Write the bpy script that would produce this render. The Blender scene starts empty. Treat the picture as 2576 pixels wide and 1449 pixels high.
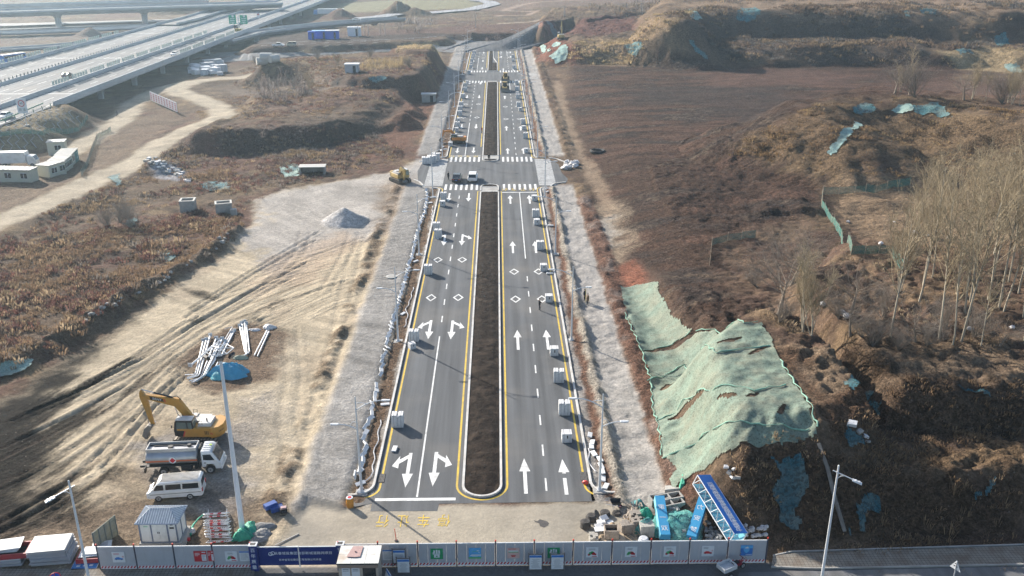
import bpy, bmesh, math, random
import numpy as np
from mathutils import Vector, Matrix
random.seed(7); RNG = np.random.default_rng(11)
SC = bpy.context.scene
COL = SC.collection
PI = math.pi

# ------------------------------------------------------------------ camera model (photo measured on a 2576 x 1449 sheet)
FPX, CAMH = 2290.0, 47.5
PITCH = math.atan2(889.5, FPX)
HEAD = math.atan2(40 * math.cos(PITCH), FPX)
FWD = Vector((math.sin(HEAD) * math.cos(PITCH), math.cos(HEAD) * math.cos(PITCH), -math.sin(PITCH)))
RGT = Vector((math.cos(HEAD), -math.sin(HEAD), 0))
UPV = RGT.cross(FWD)
CAM = Vector((0, 0, CAMH))

def ray(x, y):
    return RGT * (x - 1288) + UPV * (724.5 - y) + FWD * FPX

def P(x, y, z=0.0):
    """measured photo point -> ground coordinates at height z"""
    d = ray(x, y); t = (z - CAMH) / d.z
    p = CAM + d * t
    return Vector((p.x, p.y, z))

def W(pts, z=0.0):
    return [tuple(P(x, y, z)[:2]) for x, y in pts]

# ------------------------------------------------------------------ numpy noise
def _hash(ix, iy, seed):
    h = (ix.astype(np.int64) * 374761393 + iy.astype(np.int64) * 668265263 + seed * 974711) & 0xffffffff
    h = ((h ^ (h >> 13)) * 1274126177) & 0xffffffff
    h = h ^ (h >> 16)
    return (h & 0xffff) / 65535.0

def vnoise(x, y, seed=0):
    ix = np.floor(x); iy = np.floor(y); fx = x - ix; fy = y - iy
    fx = fx * fx * fx * (fx * (fx * 6 - 15) + 10); fy = fy * fy * fy * (fy * (fy * 6 - 15) + 10)
    a = _hash(ix, iy, seed); b = _hash(ix + 1, iy, seed); c = _hash(ix, iy + 1, seed); d = _hash(ix + 1, iy + 1, seed)
    return (a + (b - a) * fx + (c - a) * fy + (a - b - c + d) * fx * fy) * 2 - 1

def fbm(x, y, scale, oct=4, seed=0, gain=0.5):
    v = 0; amp = 1.0; tot = 0; f = 1.0 / scale
    for i in range(oct):
        ang = 0.6 * i + seed
        c, s = math.cos(ang), math.sin(ang)
        v = v + amp * vnoise((x * c - y * s) * f + 17.3 * i, (x * s + y * c) * f - 9.1 * i, seed + i)
        tot += amp; amp *= gain; f *= 2.03
    return v / tot

def sstep(a, b, x):
    t = np.clip((x - a) / (b - a), 0, 1)
    return t * t * (3 - 2 * t)

def sdist(poly, x, y):
    """signed distance to a polygon, positive inside"""
    d2 = np.full(x.shape, 1e12); ins = np.zeros(x.shape, bool)
    n = len(poly)
    for i in range(n):
        ax, ay = poly[i]; bx, by = poly[(i + 1) % n]
        ex, ey = bx - ax, by - ay
        t = np.clip(((x - ax) * ex + (y - ay) * ey) / (ex * ex + ey * ey + 1e-9), 0, 1)
        d2 = np.minimum(d2, (x - ax - t * ex) ** 2 + (y - ay - t * ey) ** 2)
        c = ((ay > y) != (by > y)) & (x < (bx - ax) * (y - ay) / ((by - ay) if by != ay else 1e-9) + ax)
        ins ^= c
    d = np.sqrt(d2)
    return np.where(ins, d, -d)

def ldist(line, x, y):
    d2 = np.full(x.shape, 1e12)
    for (ax, ay), (bx, by) in zip(line[:-1], line[1:]):
        ex, ey = bx - ax, by - ay
        t = np.clip(((x - ax) * ex + (y - ay) * ey) / (ex * ex + ey * ey + 1e-9), 0, 1)
        d2 = np.minimum(d2, (x - ax - t * ex) ** 2 + (y - ay - t * ey) ** 2)
    return np.sqrt(d2)

# ------------------------------------------------------------------ materials
MATS = {}
def _nt(name):
    m = bpy.data.materials.new(name); m.use_nodes = True
    nt = m.node_tree; b = nt.nodes['Principled BSDF']
    return m, nt, b

def mat(name, col, rough=0.6, metal=0.0, var=0.12, scale=3.0, bump=0.0, bscale=20.0, dirt=None, dirt_amt=0.35, spec=0.4, detail=6, coord='Object'):
    """painted / mineral surface: base colour broken up by noise, optional second (dirt) colour, bump"""
    if name in MATS: return MATS[name]
    m, nt, b = _nt(name); N, L = nt.nodes, nt.links
    tc = N.new('ShaderNodeTexCoord')
    n1 = N.new('ShaderNodeTexNoise'); n1.inputs['Scale'].default_value = scale; n1.inputs['Detail'].default_value = detail; n1.inputs['Roughness'].default_value = .65
    L.new(tc.outputs[coord], n1.inputs['Vector'])
    r = N.new('ShaderNodeMapRange'); r.inputs['From Min'].default_value = .3; r.inputs['From Max'].default_value = .7
    r.inputs['To Min'].default_value = 1 - var; r.inputs['To Max'].default_value = 1 + var
    L.new(n1.outputs['Fac'], r.inputs['Value'])
    mx = N.new('ShaderNodeMix'); mx.data_type = 'RGBA'; mx.blend_type = 'MULTIPLY'; mx.inputs['Factor'].default_value = 1
    mx.inputs[6].default_value = (*col, 1); L.new(r.outputs[0], mx.inputs[7])
    out = mx.outputs[2]
    if dirt:
        n2 = N.new('ShaderNodeTexNoise'); n2.inputs['Scale'].default_value = scale * .37; n2.inputs['Detail'].default_value = 8
        L.new(tc.outputs[coord], n2.inputs['Vector'])
        r2 = N.new('ShaderNodeMapRange'); r2.inputs['From Min'].default_value = .48; r2.inputs['From Max'].default_value = .68
        r2.inputs['To Max'].default_value = dirt_amt; L.new(n2.outputs['Fac'], r2.inputs['Value'])
        m2 = N.new('ShaderNodeMix'); m2.data_type = 'RGBA'; L.new(r2.outputs[0], m2.inputs['Factor'])
        L.new(out, m2.inputs[6]); m2.inputs[7].default_value = (*dirt, 1); out = m2.outputs[2]
    L.new(out, b.inputs['Base Color'])
    b.inputs['Roughness'].default_value = rough; b.inputs['Metallic'].default_value = metal
    b.inputs['Specular IOR Level'].default_value = spec
    if bump:
        n3 = N.new('ShaderNodeTexNoise'); n3.inputs['Scale'].default_value = bscale; n3.inputs['Detail'].default_value = 8
        L.new(tc.outputs[coord], n3.inputs['Vector'])
        bp = N.new('ShaderNodeBump'); bp.inputs['Strength'].default_value = bump; bp.inputs['Distance'].default_value = .1
        L.new(n3.outputs['Fac'], bp.inputs['Height']); L.new(bp.outputs['Normal'], b.inputs['Normal'])
    MATS[name] = m
    return m

def glass(name='dark_glass', col=(.02, .025, .03)):
    if name in MATS: return MATS[name]
    m, nt, b = _nt(name)
    b.inputs['Base Color'].default_value = (*col, 1); b.inputs['Roughness'].default_value = .08
    b.inputs['Specular IOR Level'].default_value = .8
    MATS[name] = m
    return m

def netmat(name, col, holes=.35, scale=2.0, alpha=1.0, dust=.42):
    """woven dust net: fine mesh let-through plus torn holes, wrinkles as bump"""
    if name in MATS: return MATS[name]
    m, nt, b = _nt(name); N, L = nt.nodes, nt.links
    tc = N.new('ShaderNodeTexCoord')
    n1 = N.new('ShaderNodeTexNoise'); n1.inputs['Scale'].default_value = scale; n1.inputs['Detail'].default_value = 9; n1.inputs['Roughness'].default_value = .7
    L.new(tc.outputs['Object'], n1.inputs['Vector'])
    cr = N.new('ShaderNodeValToRGB'); cr.color_ramp.elements[0].position = .3; cr.color_ramp.elements[1].position = .72
    cr.color_ramp.elements[0].color = tuple(c * .68 for c in col) + (1,); cr.color_ramp.elements[1].color = tuple(min(1, c * 1.3) for c in col) + (1,)
    L.new(n1.outputs['Fac'], cr.inputs['Fac'])
    nd = N.new('ShaderNodeTexNoise'); nd.inputs['Scale'].default_value = .3; nd.inputs['Detail'].default_value = 9; nd.inputs['Roughness'].default_value = .7; L.new(tc.outputs['Object'], nd.inputs['Vector'])
    rd = N.new('ShaderNodeMapRange'); rd.inputs[1].default_value = .42; rd.inputs[2].default_value = .62; rd.inputs[4].default_value = dust; L.new(nd.outputs['Fac'], rd.inputs[0])
    md = N.new('ShaderNodeMix'); md.data_type = 'RGBA'; L.new(rd.outputs[0], md.inputs[0]); L.new(cr.outputs[0], md.inputs[6]); md.inputs[7].default_value = (.25, .215, .155, 1); L.new(md.outputs[2], b.inputs['Base Color'])
    b.inputs['Roughness'].default_value = .8; b.inputs['Specular IOR Level'].default_value = .15
    n2 = N.new('ShaderNodeTexNoise'); n2.inputs['Scale'].default_value = scale * 6; n2.inputs['Detail'].default_value = 4
    L.new(tc.outputs['Object'], n2.inputs['Vector'])
    r = N.new('ShaderNodeMapRange'); r.inputs['From Min'].default_value = .3; r.inputs['From Max'].default_value = .55
    r.inputs['To Min'].default_value = alpha - holes; r.inputs['To Max'].default_value = alpha
    L.new(n2.outputs['Fac'], r.inputs['Value']); L.new(r.outputs[0], b.inputs['Alpha'])
    bp = N.new('ShaderNodeBump'); bp.inputs['Strength'].default_value = .6; bp.inputs['Distance'].default_value = .15
    L.new(n1.outputs['Fac'], bp.inputs['Height']); L.new(bp.outputs['Normal'], b.inputs['Normal'])
    MATS[name] = m
    return m

# ------------------------------------------------------------------ mesh builder
class MB:
    def __init__(s):
        s.v = []; s.f = []; s.mi = []; s.m = 0; s.M = Matrix.Identity(4)
    def at(s, M): s.M = M; return s
    def mt(s, i): s.m = i; return s
    def add(s, vs, fs):
        o = len(s.v)
        s.v.extend([tuple(s.M @ Vector(q)) for q in vs])
        for f in fs: s.f.append(tuple(o + i for i in f)); s.mi.append(s.m)
        return s
    def box(s, c, d, rz=0.0, taper=1.0, taper_y=None):
        hx, hy, hz = d[0] / 2, d[1] / 2, d[2] / 2
        ty = taper if taper_y is None else taper_y
        vs = []
        ca, sa = math.cos(rz), math.sin(rz)
        for z, tx, t2 in ((-hz, 1, 1), (hz, taper, ty)):
            for x, y in ((-hx, -hy), (hx, -hy), (hx, hy), (-hx, hy)):
                x2, y2 = x * tx, y * t2
                vs.append((c[0] + x2 * ca - y2 * sa, c[1] + x2 * sa + y2 * ca, c[2] + z))
        return s.add(vs, [(3, 2, 1, 0), (4, 5, 6, 7), (0, 1, 5, 4), (1, 2, 6, 5), (2, 3, 7, 6), (3, 0, 4, 7)])
    def tube(s, pts, r, n=6, caps=True):
        pts = [Vector(p) for p in pts]; k = len(pts)
        rs = r if isinstance(r, (list, tuple)) else [r] * k
        vs, fs = [], []
        for i, p in enumerate(pts):
            t = (pts[min(i + 1, k - 1)] - pts[max(i - 1, 0)])
            if t.length < 1e-9: t = Vector((0, 0, 1))
            t.normalize()
            a = Vector((0, 0, 1)) if abs(t.z) < .9 else Vector((1, 0, 0))
            u = t.cross(a).normalized(); w = t.cross(u)
            for j in range(n):
                an = 2 * PI * j / n
                vs.append(tuple(p + (u * math.cos(an) + w * math.sin(an)) * rs[i]))
        for i in range(k - 1):
            for j in range(n):
                j2 = (j + 1) % n
                fs.append((i * n + j, i * n + j2, (i + 1) * n + j2, (i + 1) * n + j))
        if caps:
            fs.append(tuple(range(n - 1, -1, -1))[::-1]); fs.append(tuple((k - 1) * n + j for j in range(n - 1, -1, -1)))
        return s.add(vs, fs)
    def cyl(s, p0, p1, r0, r1=None, n=16):
        return s.tube([p0, p1], [r0, r0 if r1 is None else r1], n)
    def prism(s, out, y0, y1, plane='xz', bevel=0.0):
        """extrude an outline (list of 2-tuples) along the third axis"""
        n = len(out)
        if plane == 'xz': mk = lambda a, b, t: (a, t, b)
        elif plane == 'xy': mk = lambda a, b, t: (a, b, t)
        else: mk = lambda a, b, t: (t, a, b)
        if bevel:
            cx = sum(a for a, b in out) / n; cy = sum(b for a, b in out) / n
            w = max(max(a for a, b in out) - min(a for a, b in out), 1e-6); h = max(max(b for a, b in out) - min(b for a, b in out), 1e-6)
            sx, sy = 1 - 2 * bevel / w, 1 - 2 * bevel / h
            ins = [(cx + (a - cx) * sx, cy + (b - cy) * sy) for a, b in out]
            dd = bevel if y1 > y0 else -bevel
            rings = [(ins, y0), (out, y0 + dd), (out, y1 - dd), (ins, y1)]
        else: rings = [(out, y0), (out, y1)]
        vs = [mk(a, b, t) for o, t in rings for a, b in o]; fs = []
        for k in range(len(rings) - 1):
            for i in range(n):
                j = (i + 1) % n
                fs.append((k * n + i, k * n + j, (k + 1) * n + j, (k + 1) * n + i))
        fs.append(tuple(range(n - 1, -1, -1))); fs.append(tuple((len(rings) - 1) * n + i for i in range(n)))
        return s.add(vs, fs)
    def quad(s, a, b, c, d): return s.add([a, b, c, d], [(0, 1, 2, 3)])
    def poly(s, pts): return s.add(pts, [tuple(range(len(pts)))])
    def ell(s, c, r, nu=10, nv=7, jit=0.0, rnd=random):
        vs = [(c[0], c[1], c[2] - r[2])]
        for i in range(1, nv):
            ph = -PI / 2 + PI * i / nv
            for j in range(nu):
                th = 2 * PI * j / nu; q = 1 + (rnd.random() - .5) * jit
                vs.append((c[0] + r[0] * math.cos(ph) * math.cos(th) * q, c[1] + r[1] * math.cos(ph) * math.sin(th) * q, c[2] + r[2] * math.sin(ph) * q))
        vs.append((c[0], c[1], c[2] + r[2])); fs = []
        for j in range(nu): fs.append((0, 1 + (j + 1) % nu, 1 + j))
        for i in range(nv - 2):
            for j in range(nu):
                a = 1 + i * nu + j; b = 1 + i * nu + (j + 1) % nu
                fs.append((a, b, b + nu, a + nu))
        t = len(vs) - 1
        for j in range(nu): fs.append((t, 1 + (nv - 2) * nu + j, 1 + (nv - 2) * nu + (j + 1) % nu))
        return s.add(vs, fs)
    def mesh(s, name, mats, smooth=False):
        me = bpy.data.meshes.new(name)
        me.from_pydata(s.v, [], s.f)
        for m in (mats if isinstance(mats, (list, tuple)) else [mats]): me.materials.append(m)
        if len(me.materials) > 1: me.polygons.foreach_set('material_index', s.mi)
        bm = bmesh.new(); bm.from_mesh(me); bmesh.ops.recalc_face_normals(bm, faces=bm.faces); bm.to_mesh(me); bm.free()
        if smooth:
            me.polygons.foreach_set('use_smooth', [True] * len(me.polygons)); me.set_sharp_from_angle(angle=math.radians(40))
        me.update()
        return me
    def build(s, name, mats, parent=None, smooth=False, loc=None, rz=0.0):
        o = bpy.data.objects.new(name, s.mesh(name, mats, smooth)); COL.objects.link(o)
        if parent is not None: o.parent = parent
        if loc is not None: o.location = loc
        if rz: o.rotation_euler = (0, 0, rz)
        return o

def fast_mesh(name, verts, faces, mats, attr=None, smooth=False):
    """verts (n,3), faces (m,k) all the same k"""
    me = bpy.data.meshes.new(name)
    n, (m, k) = len(verts), faces.shape
    me.vertices.add(n); me.vertices.foreach_set('co', np.asarray(verts, np.float32).ravel())
    me.loops.add(m * k); me.loops.foreach_set('vertex_index', faces.astype(np.int32).ravel())
    me.polygons.add(m); me.polygons.foreach_set('loop_start', np.arange(0, m * k, k, dtype=np.int32))
    me.update(calc_edges=True)
    for q in (mats if isinstance(mats, (list, tuple)) else [mats]): me.materials.append(q)
    if attr is not None:
        for an, av in attr.items():
            if av.ndim == 2:
                a = me.attributes.new(an, 'FLOAT_COLOR', 'POINT'); a.data.foreach_set('color', np.concatenate([av, np.ones((n, 1))], 1).astype(np.float32).ravel())
            else:
                a = me.attributes.new(an, 'FLOAT', 'POINT'); a.data.foreach_set('value', av.astype(np.float32))
    if smooth: me.polygons.foreach_set('use_smooth', np.ones(m, bool))
    me.validate()
    return me

def tag(o, label=None, cat=None, group=None, kind=None):
    if label: o['label'] = label
    if cat: o['category'] = cat
    if group: o['group'] = group
    if kind: o['kind'] = kind
    return o

def empty(name, loc=(0, 0, 0), rz=0.0, label=None, cat=None, group=None):
    o = bpy.data.objects.new(name, None); COL.objects.link(o); o.empty_display_size = .3
    o.location = loc; o.rotation_euler = (0, 0, rz)
    return tag(o, label, cat, group)

def link(name, me, parent=None, loc=None, rz=0.0):
    o = bpy.data.objects.new(name, me); COL.objects.link(o)
    if parent is not None: o.parent = parent
    if loc is not None: o.location = loc
    o.rotation_euler = (0, 0, rz)
    return o

def dup(root, loc=None, rz=None, label=None, scale=None):
    """copy of a thing with copies of its parts and sub-parts"""
    def cp(o, parent):
        c = o.copy(); COL.objects.link(c)
        if parent is not None: c.parent = parent
        for ch in list(KIDS.get(o.name, [])): cp(ch, c)
        return c
    if root.name not in KIDS:
        def reg(o):
            KIDS[o.name] = [q for q in COL.objects if q.parent == o]
            for q in KIDS[o.name]: reg(q)
        reg(root)
    c = cp(root, None)
    if loc is not None: c.location = loc
    if rz is not None: c.rotation_euler = (0, 0, rz)
    if label: c['label'] = label
    if scale: c.scale = (scale,) * 3 if not isinstance(scale, tuple) else scale
    return c
KIDS = {}

def text_part(txt, size, material, name, parent=None, extrude=0.004, M=None, align='CENTER', spacing=1.0):
    cu = bpy.data.curves.new(name, 'FONT'); cu.body = txt; cu.size = size; cu.extrude = extrude
    cu.align_x = align; cu.align_y = 'CENTER'; cu.space_character = spacing
    o = bpy.data.objects.new(name + '_tmp', cu); COL.objects.link(o)
    dg = bpy.context.evaluated_depsgraph_get()
    me = bpy.data.meshes.new_from_object(o.evaluated_get(dg))
    bpy.data.objects.remove(o); bpy.data.curves.remove(cu)
    me.materials.clear(); me.materials.append(material); me.name = name
    if M is not None: me.transform(M)
    return link(name, me, parent)

ORD = ['first', 'second', 'third', 'fourth', 'fifth', 'sixth', 'seventh', 'eighth', 'ninth', 'tenth', 'eleventh', 'twelfth', 'thirteenth',
       'fourteenth', 'fifteenth', 'sixteenth', 'seventeenth', 'eighteenth', 'nineteenth', 'twentieth']
ORD += ['twenty-' + o for o in ORD[:9]] + ['thirtieth'] + ['thirty-' + o for o in ORD[:9]] + ['fortieth']
HAZE = 0.00018
# ================================================================== TERRAIN
def _steps(a, b, s0, g, smax):
    out = [a]; s = s0; sg = 1 if b > a else -1
    while (out[-1] - b) * sg < 0:
        out.append(out[-1] + sg * s); s = min(s * g, smax)
    return out[1:]
_xs = np.arange(-62, 48, .3)
XS = np.array(_steps(-62, -420, .3, 1.03, 2.2)[::-1] + list(_xs) + _steps(_xs[-1], 420, .3, 1.03, 2.2))
XS = np.concatenate([[-3500, -1800, -1000, -650], XS, [650, 1000, 1800, 3500]])
YS = np.array(list(np.arange(54, 112, .3)) + _steps(112, 215, .35, 1.005, .6) + _steps(215, 460, .6, 1.006, 1.3) + _steps(460, 820, 1.3, 1.02, 4))
YS = np.concatenate([[-60, 0, 30, 45, 50], YS, [900, 1200, 1800, 3000, 4500]])
GX, GY = np.meshgrid(XS, YS)

def plateau(poly, z, w, px=True, zz=None):
    pl = W(poly, z if zz is None else zz) if px else poly
    wob = fbm(GX, GY, max(w * .8, 4), 3, 5) * w * .25
    return z * sstep(-w, 0, sdist(pl, GX, GY) + wob)

def vmax(*a):
    r = a[0]
    for q in a[1:]: r = np.maximum(r, q)
    return r

# ---- zones used by height and by colour (photo outline -> world outline)
Z_SITE = W([(-700, 1520), (-330, 1130), (-60, 1030), (60, 985), (180, 900), (330, 800), (450, 715), (560, 640), (630, 570), (650, 505), (720, 478), (860, 455), (990, 432),
            (1062, 402), (1100, 395), (1120, 480), (1060, 700), (985, 1000), (930, 1250), (930, 1520)])
Z_CONC = W([(770, 1262), (870, 1283), (935, 1280), (1500, 1262), (1545, 1262), (1600, 1310), (1640, 1400), (1700, 1520), (560, 1520), (690, 1385), (735, 1320)])
Z_ROAD = [(-12, 62), (9, 62), (9, 452), (-12.5, 452)]

d_site = sdist(Z_SITE, GX, GY); d_conc = sdist(Z_CONC, GX, GY)
nA = fbm(GX, GY, 9, 5, 1); nB = fbm(GX, GY, 2.6, 5, 2); nC = fbm(GX, GY, 30, 4, 3); nD = fbm(GX, GY, .9, 3, 4)
corr = np.exp(-np.maximum(np.abs(GX + 1.5) - 19, 0) ** 2 / 20.) * sstep(455, 440, GY)       # works corridor stays level

# ---- big forms
field = 2.6 * sstep(17, 34, GX) * sstep(66, 100, GY) * (1 - .5 * sstep(150, 260, GY))
emb = plateau([(1950, 818), (1915, 835), (1880, 880), (1850, 900), (1835, 985), (1848, 1060), (2060, 1085), (2200, 985), (2600, 975), (2900, 975), (3300, 600), (2900, 560), (2500, 590), (2150, 640)], 8.0, 9.5, zz=6.6)
bench = 4.4 * sstep(0, 1, (GY - 63.6) / 4.2) * sstep(24.5, 30.5, GX + .12 * (GY - 64)) * sstep(140, 100, GY)
emb_face = 8.2 * sstep(71.3, 75.6, GY + .35 * nA) * sstep(33, 39, GX)
emb = vmax(np.minimum(emb, np.where(GX > 34, np.maximum(emb_face, .01), emb)), bench)
emb = emb * sstep(62.6, 64.2, GY)
emb = np.where(GY > 110, emb * (1 - .35 * sstep(110, 165, GY)), emb)
hillM = plateau([(2085, 280), (2110, 264), (2150, 248), (2250, 246), (2400, 262), (2500, 280), (2700, 300), (2900, 310), (2950, 270), (2600, 240), (2300, 222), (2150, 222)], 12.0, 38)
hillM2 = plateau([(2170, 330), (2260, 305), (2500, 330), (2900, 360), (2900, 300), (2500, 285), (2150, 280)], 8.0, 34)
ridge = plateau([(1690, 46), (1720, 34), (1780, 27), (2000, 25), (2300, 27), (2576, 30), (3300, 40), (3300, -20), (1720, -20), (1690, 20)], 17.5, 28)
ridge2 = plateau([(1450, 108), (1490, 98), (1560, 108), (1700, 118), (2050, 112), (2300, 118), (2330, 60), (1700, 30), (1500, 50)], 7.5, 24)
spur = plateau([(2360, 128), (2450, 122), (2600, 132), (2900, 150), (2900, 90), (2400, 90)], 6.5, 14)
back = plateau([(1350, 62), (1388, 50), (1443, 41), (1475, 47), (1590, 32), (1700, 25), (1700, 5), (1400, 20)], 9.0, 9)
farbank = plateau([(640, 118), (800, 112), (1000, 104), (1180, 92), (1330, 88), (1340, 60), (1100, 62), (900, 66), (700, 80)], 3.2, 9)
ridgeL = plateau([(430, 318), (560, 322), (644, 315), (760, 306), (856, 291), (931, 279), (1000, 263), (1016, 240), (1000, 215), (900, 200), (760, 205), (600, 240), (480, 290)], 5.2, 9)
cornH = plateau([(794, 160), (861, 186), (919, 191), (1006, 188), (1044, 176), (1075, 165), (1060, 135), (919, 132), (799, 143), (681, 150)], 7.6, 13)
moundL = plateau([(1010, 118), (1030, 112), (1090, 112), (1112, 122), (1100, 128), (1020, 128)], 9.0, 11)
hway = plateau([(-160, 348), (0, 316), (110, 282), (130, 268), (40, 240), (-300, 240), (-700, 300)], 5.2, 14, zz=5.2)
H0 = vmax(field, emb, hillM, hillM2, ridge, ridge2, spur, back, farbank, ridgeL, cornH, moundL)
H0 = np.maximum(H0, hway)

# ---- brush land left of the site lies lower, spoil bank along its edge, gully beside the far road
brush = sstep(0, 9, -d_site) * sstep(-20, -34, GX) * sstep(330, 250, GY) * sstep(-112, -95, GX)
H0 = H0 + brush * (-1.1 + .9 * nA + .8 * nC)
L_BERM = W([(-500, 1160), (-200, 1015), (-60, 940), (40, 915), (130, 872), (240, 808), (340, 745), (450, 690), (545, 628), (600, 585)])
hb = np.interp(GX, [-75, -62, -50, -40, -30], [3.4, 2.4, 1.2, 1.0, .6])
H0 = np.maximum(H0, hb * np.exp(-((ldist(L_BERM, GX, GY) + .5 * nB) / 1.5) ** 2) * (1 + .6 * nB + .3 * nD))
L_GULLY = W([(1040, 262), (1010, 295), (960, 325), (905, 360), (850, 395)])
H0 = H0 - 2.4 * np.exp(-(ldist(L_GULLY, GX, GY) / 4.5) ** 2) * sstep(-13.5, -20, GX)
L_TRACK = W([(-300, 640), (-60, 585), (0, 560), (150, 497), (300, 430), (390, 378), (440, 345), (520, 318), (562, 296), (548, 268), (500, 250), (458, 238), (440, 225), (480, 208), (540, 200), (610, 196), (700, 178)], .4)
L_TRACK2 = W([(165, 385), (240, 340), (300, 305), (325, 275), (335, 255), (380, 232), (430, 215)], .4)
dt1 = ldist(L_TRACK, GX, GY); dt2 = ldist(L_TRACK2, GX, GY)
wt = .55 * sstep(9, 4, dt1)
H0 = H0 * (1 - .85 * sstep(10, 4, dt1)) + wt
pit = np.exp(-(ldist(W([(1985, 800), (2010, 835), (2035, 850)], 6), GX, GY) / 2.2) ** 2) * 2.2
H0 = H0 - pit
# ---- corridor details
H0 = H0 * (1 - corr * sstep(24, 15, np.abs(GX + 1.5)))
inY = sstep(66, 69, GY) * sstep(182, 178, GY)
inYfar = sstep(204, 208, GY) * sstep(430, 420, GY)
both = np.maximum(inY, inYfar)
H0 += .42 * both * sstep(-13.3, -14.2, GX) * sstep(-19.5, -17.8, GX)                         # gravel bank left
H0 -= .32 * both * np.exp(-((GX + 12.7) / .55) ** 2)
H0 += .5 * inY * np.exp(-((GX + 20.3 + 1.2 * nC) / .8) ** 2) * np.clip(.55 + 1.6 * nB, 0, 1.6)                 # spoil ridge left of gravel
H0 += .55 * both * np.exp(-((GX - 10.9 - .3 * nA) / .55) ** 2) * (1 + .9 * nB)                # gravel ridge right
H0 += .45 * both * sstep(15.0, 16.2, GX) * sstep(19, 17, GX) * (1 + 1.1 * nB)
# heap of crushed stone on the site, dark heaps far away
def heap(x, y, h, r, z=0):
    p = P(x, y, z); d = np.hypot(GX - p.x, GY - p.y)
    return np.maximum(0, h * (1 - d / r + .10 * nB) * (1 + .05 * nA))
HEAP = heap(868, 557, 2.6, 4.3)
H0 = np.maximum(H0, H0 * .3 + HEAP)
H0 = np.maximum(H0, heap(395, 425, 2.0, 6.5))
for q in ((855, 45, 6, 12), (1005, 36, 9, 14), (1045, 38, 5, 14), (690, 52, 4, 14), (228, 90, 4.5, 8), (435, 32, 8, 18)): H0 = np.maximum(H0, heap(*q))

# ---- roughness of the ground by zone
flat = np.maximum(sstep(-.5, .6, d_conc), sstep(.4, 0, np.maximum(np.abs(GX + 1.45) - 9.95, 62.5 - GY)) * sstep(455, 450, GY))
flat = np.maximum(flat, sstep(62.5, 61.5, GY))
side = np.maximum(sstep(177.5, 178.5, GY) * sstep(204.5, 203.5, GY) * sstep(-19, -18, GX) * sstep(16, 15, GX), 0)
flat = np.maximum(flat, side)
onsite = sstep(-1, 3, d_site)
amp = .26 * (1 - onsite) + .07 * onsite
amp = amp * (1 - .6 * sstep(17, 24, GX) * (H0 < 4))
amp = amp * (1 - .7 * sstep(6, 3, dt1)) * (1 - .7 * sstep(4, 2, dt2))
H1 = H0 + amp * (.7 * nB + .55 * nD) + (1 - onsite) * .35 * nA * (1 - corr)
slope_rough = (H0 > 2.2) * (GX > 15) * 1.0
netted = sdist(W([(1560, 722), (1656, 711), (1690, 800), (1748, 835), (1918, 810), (1962, 910), (2058, 1106), (1848, 1138), (1690, 1236), (1655, 1080), (1620, 905)], 4), GX, GY)
H1 += slope_rough * (1 - .8 * sstep(-1, 1.5, netted)) * (.34 * nB + .20 * nD)
H1 += slope_rough * np.clip(GX / 60, 0, 1) * (GY > 150) * (1.1 * fbm(GX, GY, 14, 4, 91) + .9 * fbm(GX * 1.0, GY * .45, 7, 3, 92))
hum = 1 - np.abs(fbm(GX, GY, 1.7, 3, 93)) * 2.2
H1 += slope_rough * (1 - sstep(-1.5, 1, netted)) * sstep(118, 100, GY) * .42 * (hum - .5)
H1 += .05 * sstep(24, 30, GX) * np.sin((GX * .2 + GY * .95) * 2.6 + 3 * nA) * (H0 < 3.2) * (GY > 95)  # dozer passes

# ---- vehicle ruts over the bare site
A = np.array([(30, 1035), (170, 960), (330, 880), (470, 800), (640, 690), (780, 610), (900, 560)], float)
B = np.array([(-40, 1420), (140, 1330), (260, 1215), (370, 1060), (480, 960), (620, 850), (860, 780)], float)
ruts = np.zeros_like(GX); rutcol = np.zeros_like(GX)
sy = np.where((YS > 60) & (YS < 150))[0]; sx = np.where((XS > -75) & (XS < -17))[0]
s0, s1, t0, t1 = sy[0], sy[-1] + 1, sx[0], sx[-1] + 1
lx, ly = GX[s0:s1, t0:t1], GY[s0:s1, t0:t1]
rr = random.Random(5)
def rut(line, w, dep):
    d = ldist(line, lx, ly)
    ruts[s0:s1, t0:t1] += -dep * np.exp(-(d / w) ** 2) + dep * .75 * np.exp(-((d - 1.9 * w) / (.7 * w)) ** 2)
    rutcol[s0:s1, t0:t1] = np.maximum(rutcol[s0:s1, t0:t1], np.exp(-(d / (w * 1.1)) ** 2))
for i in range(30):
    t = rr.random() ** .9; e = t + rr.uniform(-.2, .2); k0 = rr.choice([0, 0, 1, 2, 3]); k1 = rr.choice([4, 5, 6, 6, 7])
    if k1 - k0 < 3: k1 = k0 + 3
    px = [tuple(A[j] * (1 - (t + (e - t) * j / 6)) + B[j] * (t + (e - t) * j / 6) + np.array([rr.uniform(-9, 9), rr.uniform(-6, 6)])) for j in range(k0, min(k1, 7))]
    ln = W(px); dep = rr.uniform(.04, .13) * (1.3 if t < .35 else .8)
    rut(ln, rr.uniform(.22, .36), dep)
    if rr.random() < .6: rut([(x + 1.0, y + 1.7) for x, y in ln], rr.uniform(.2, .34), dep)
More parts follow.
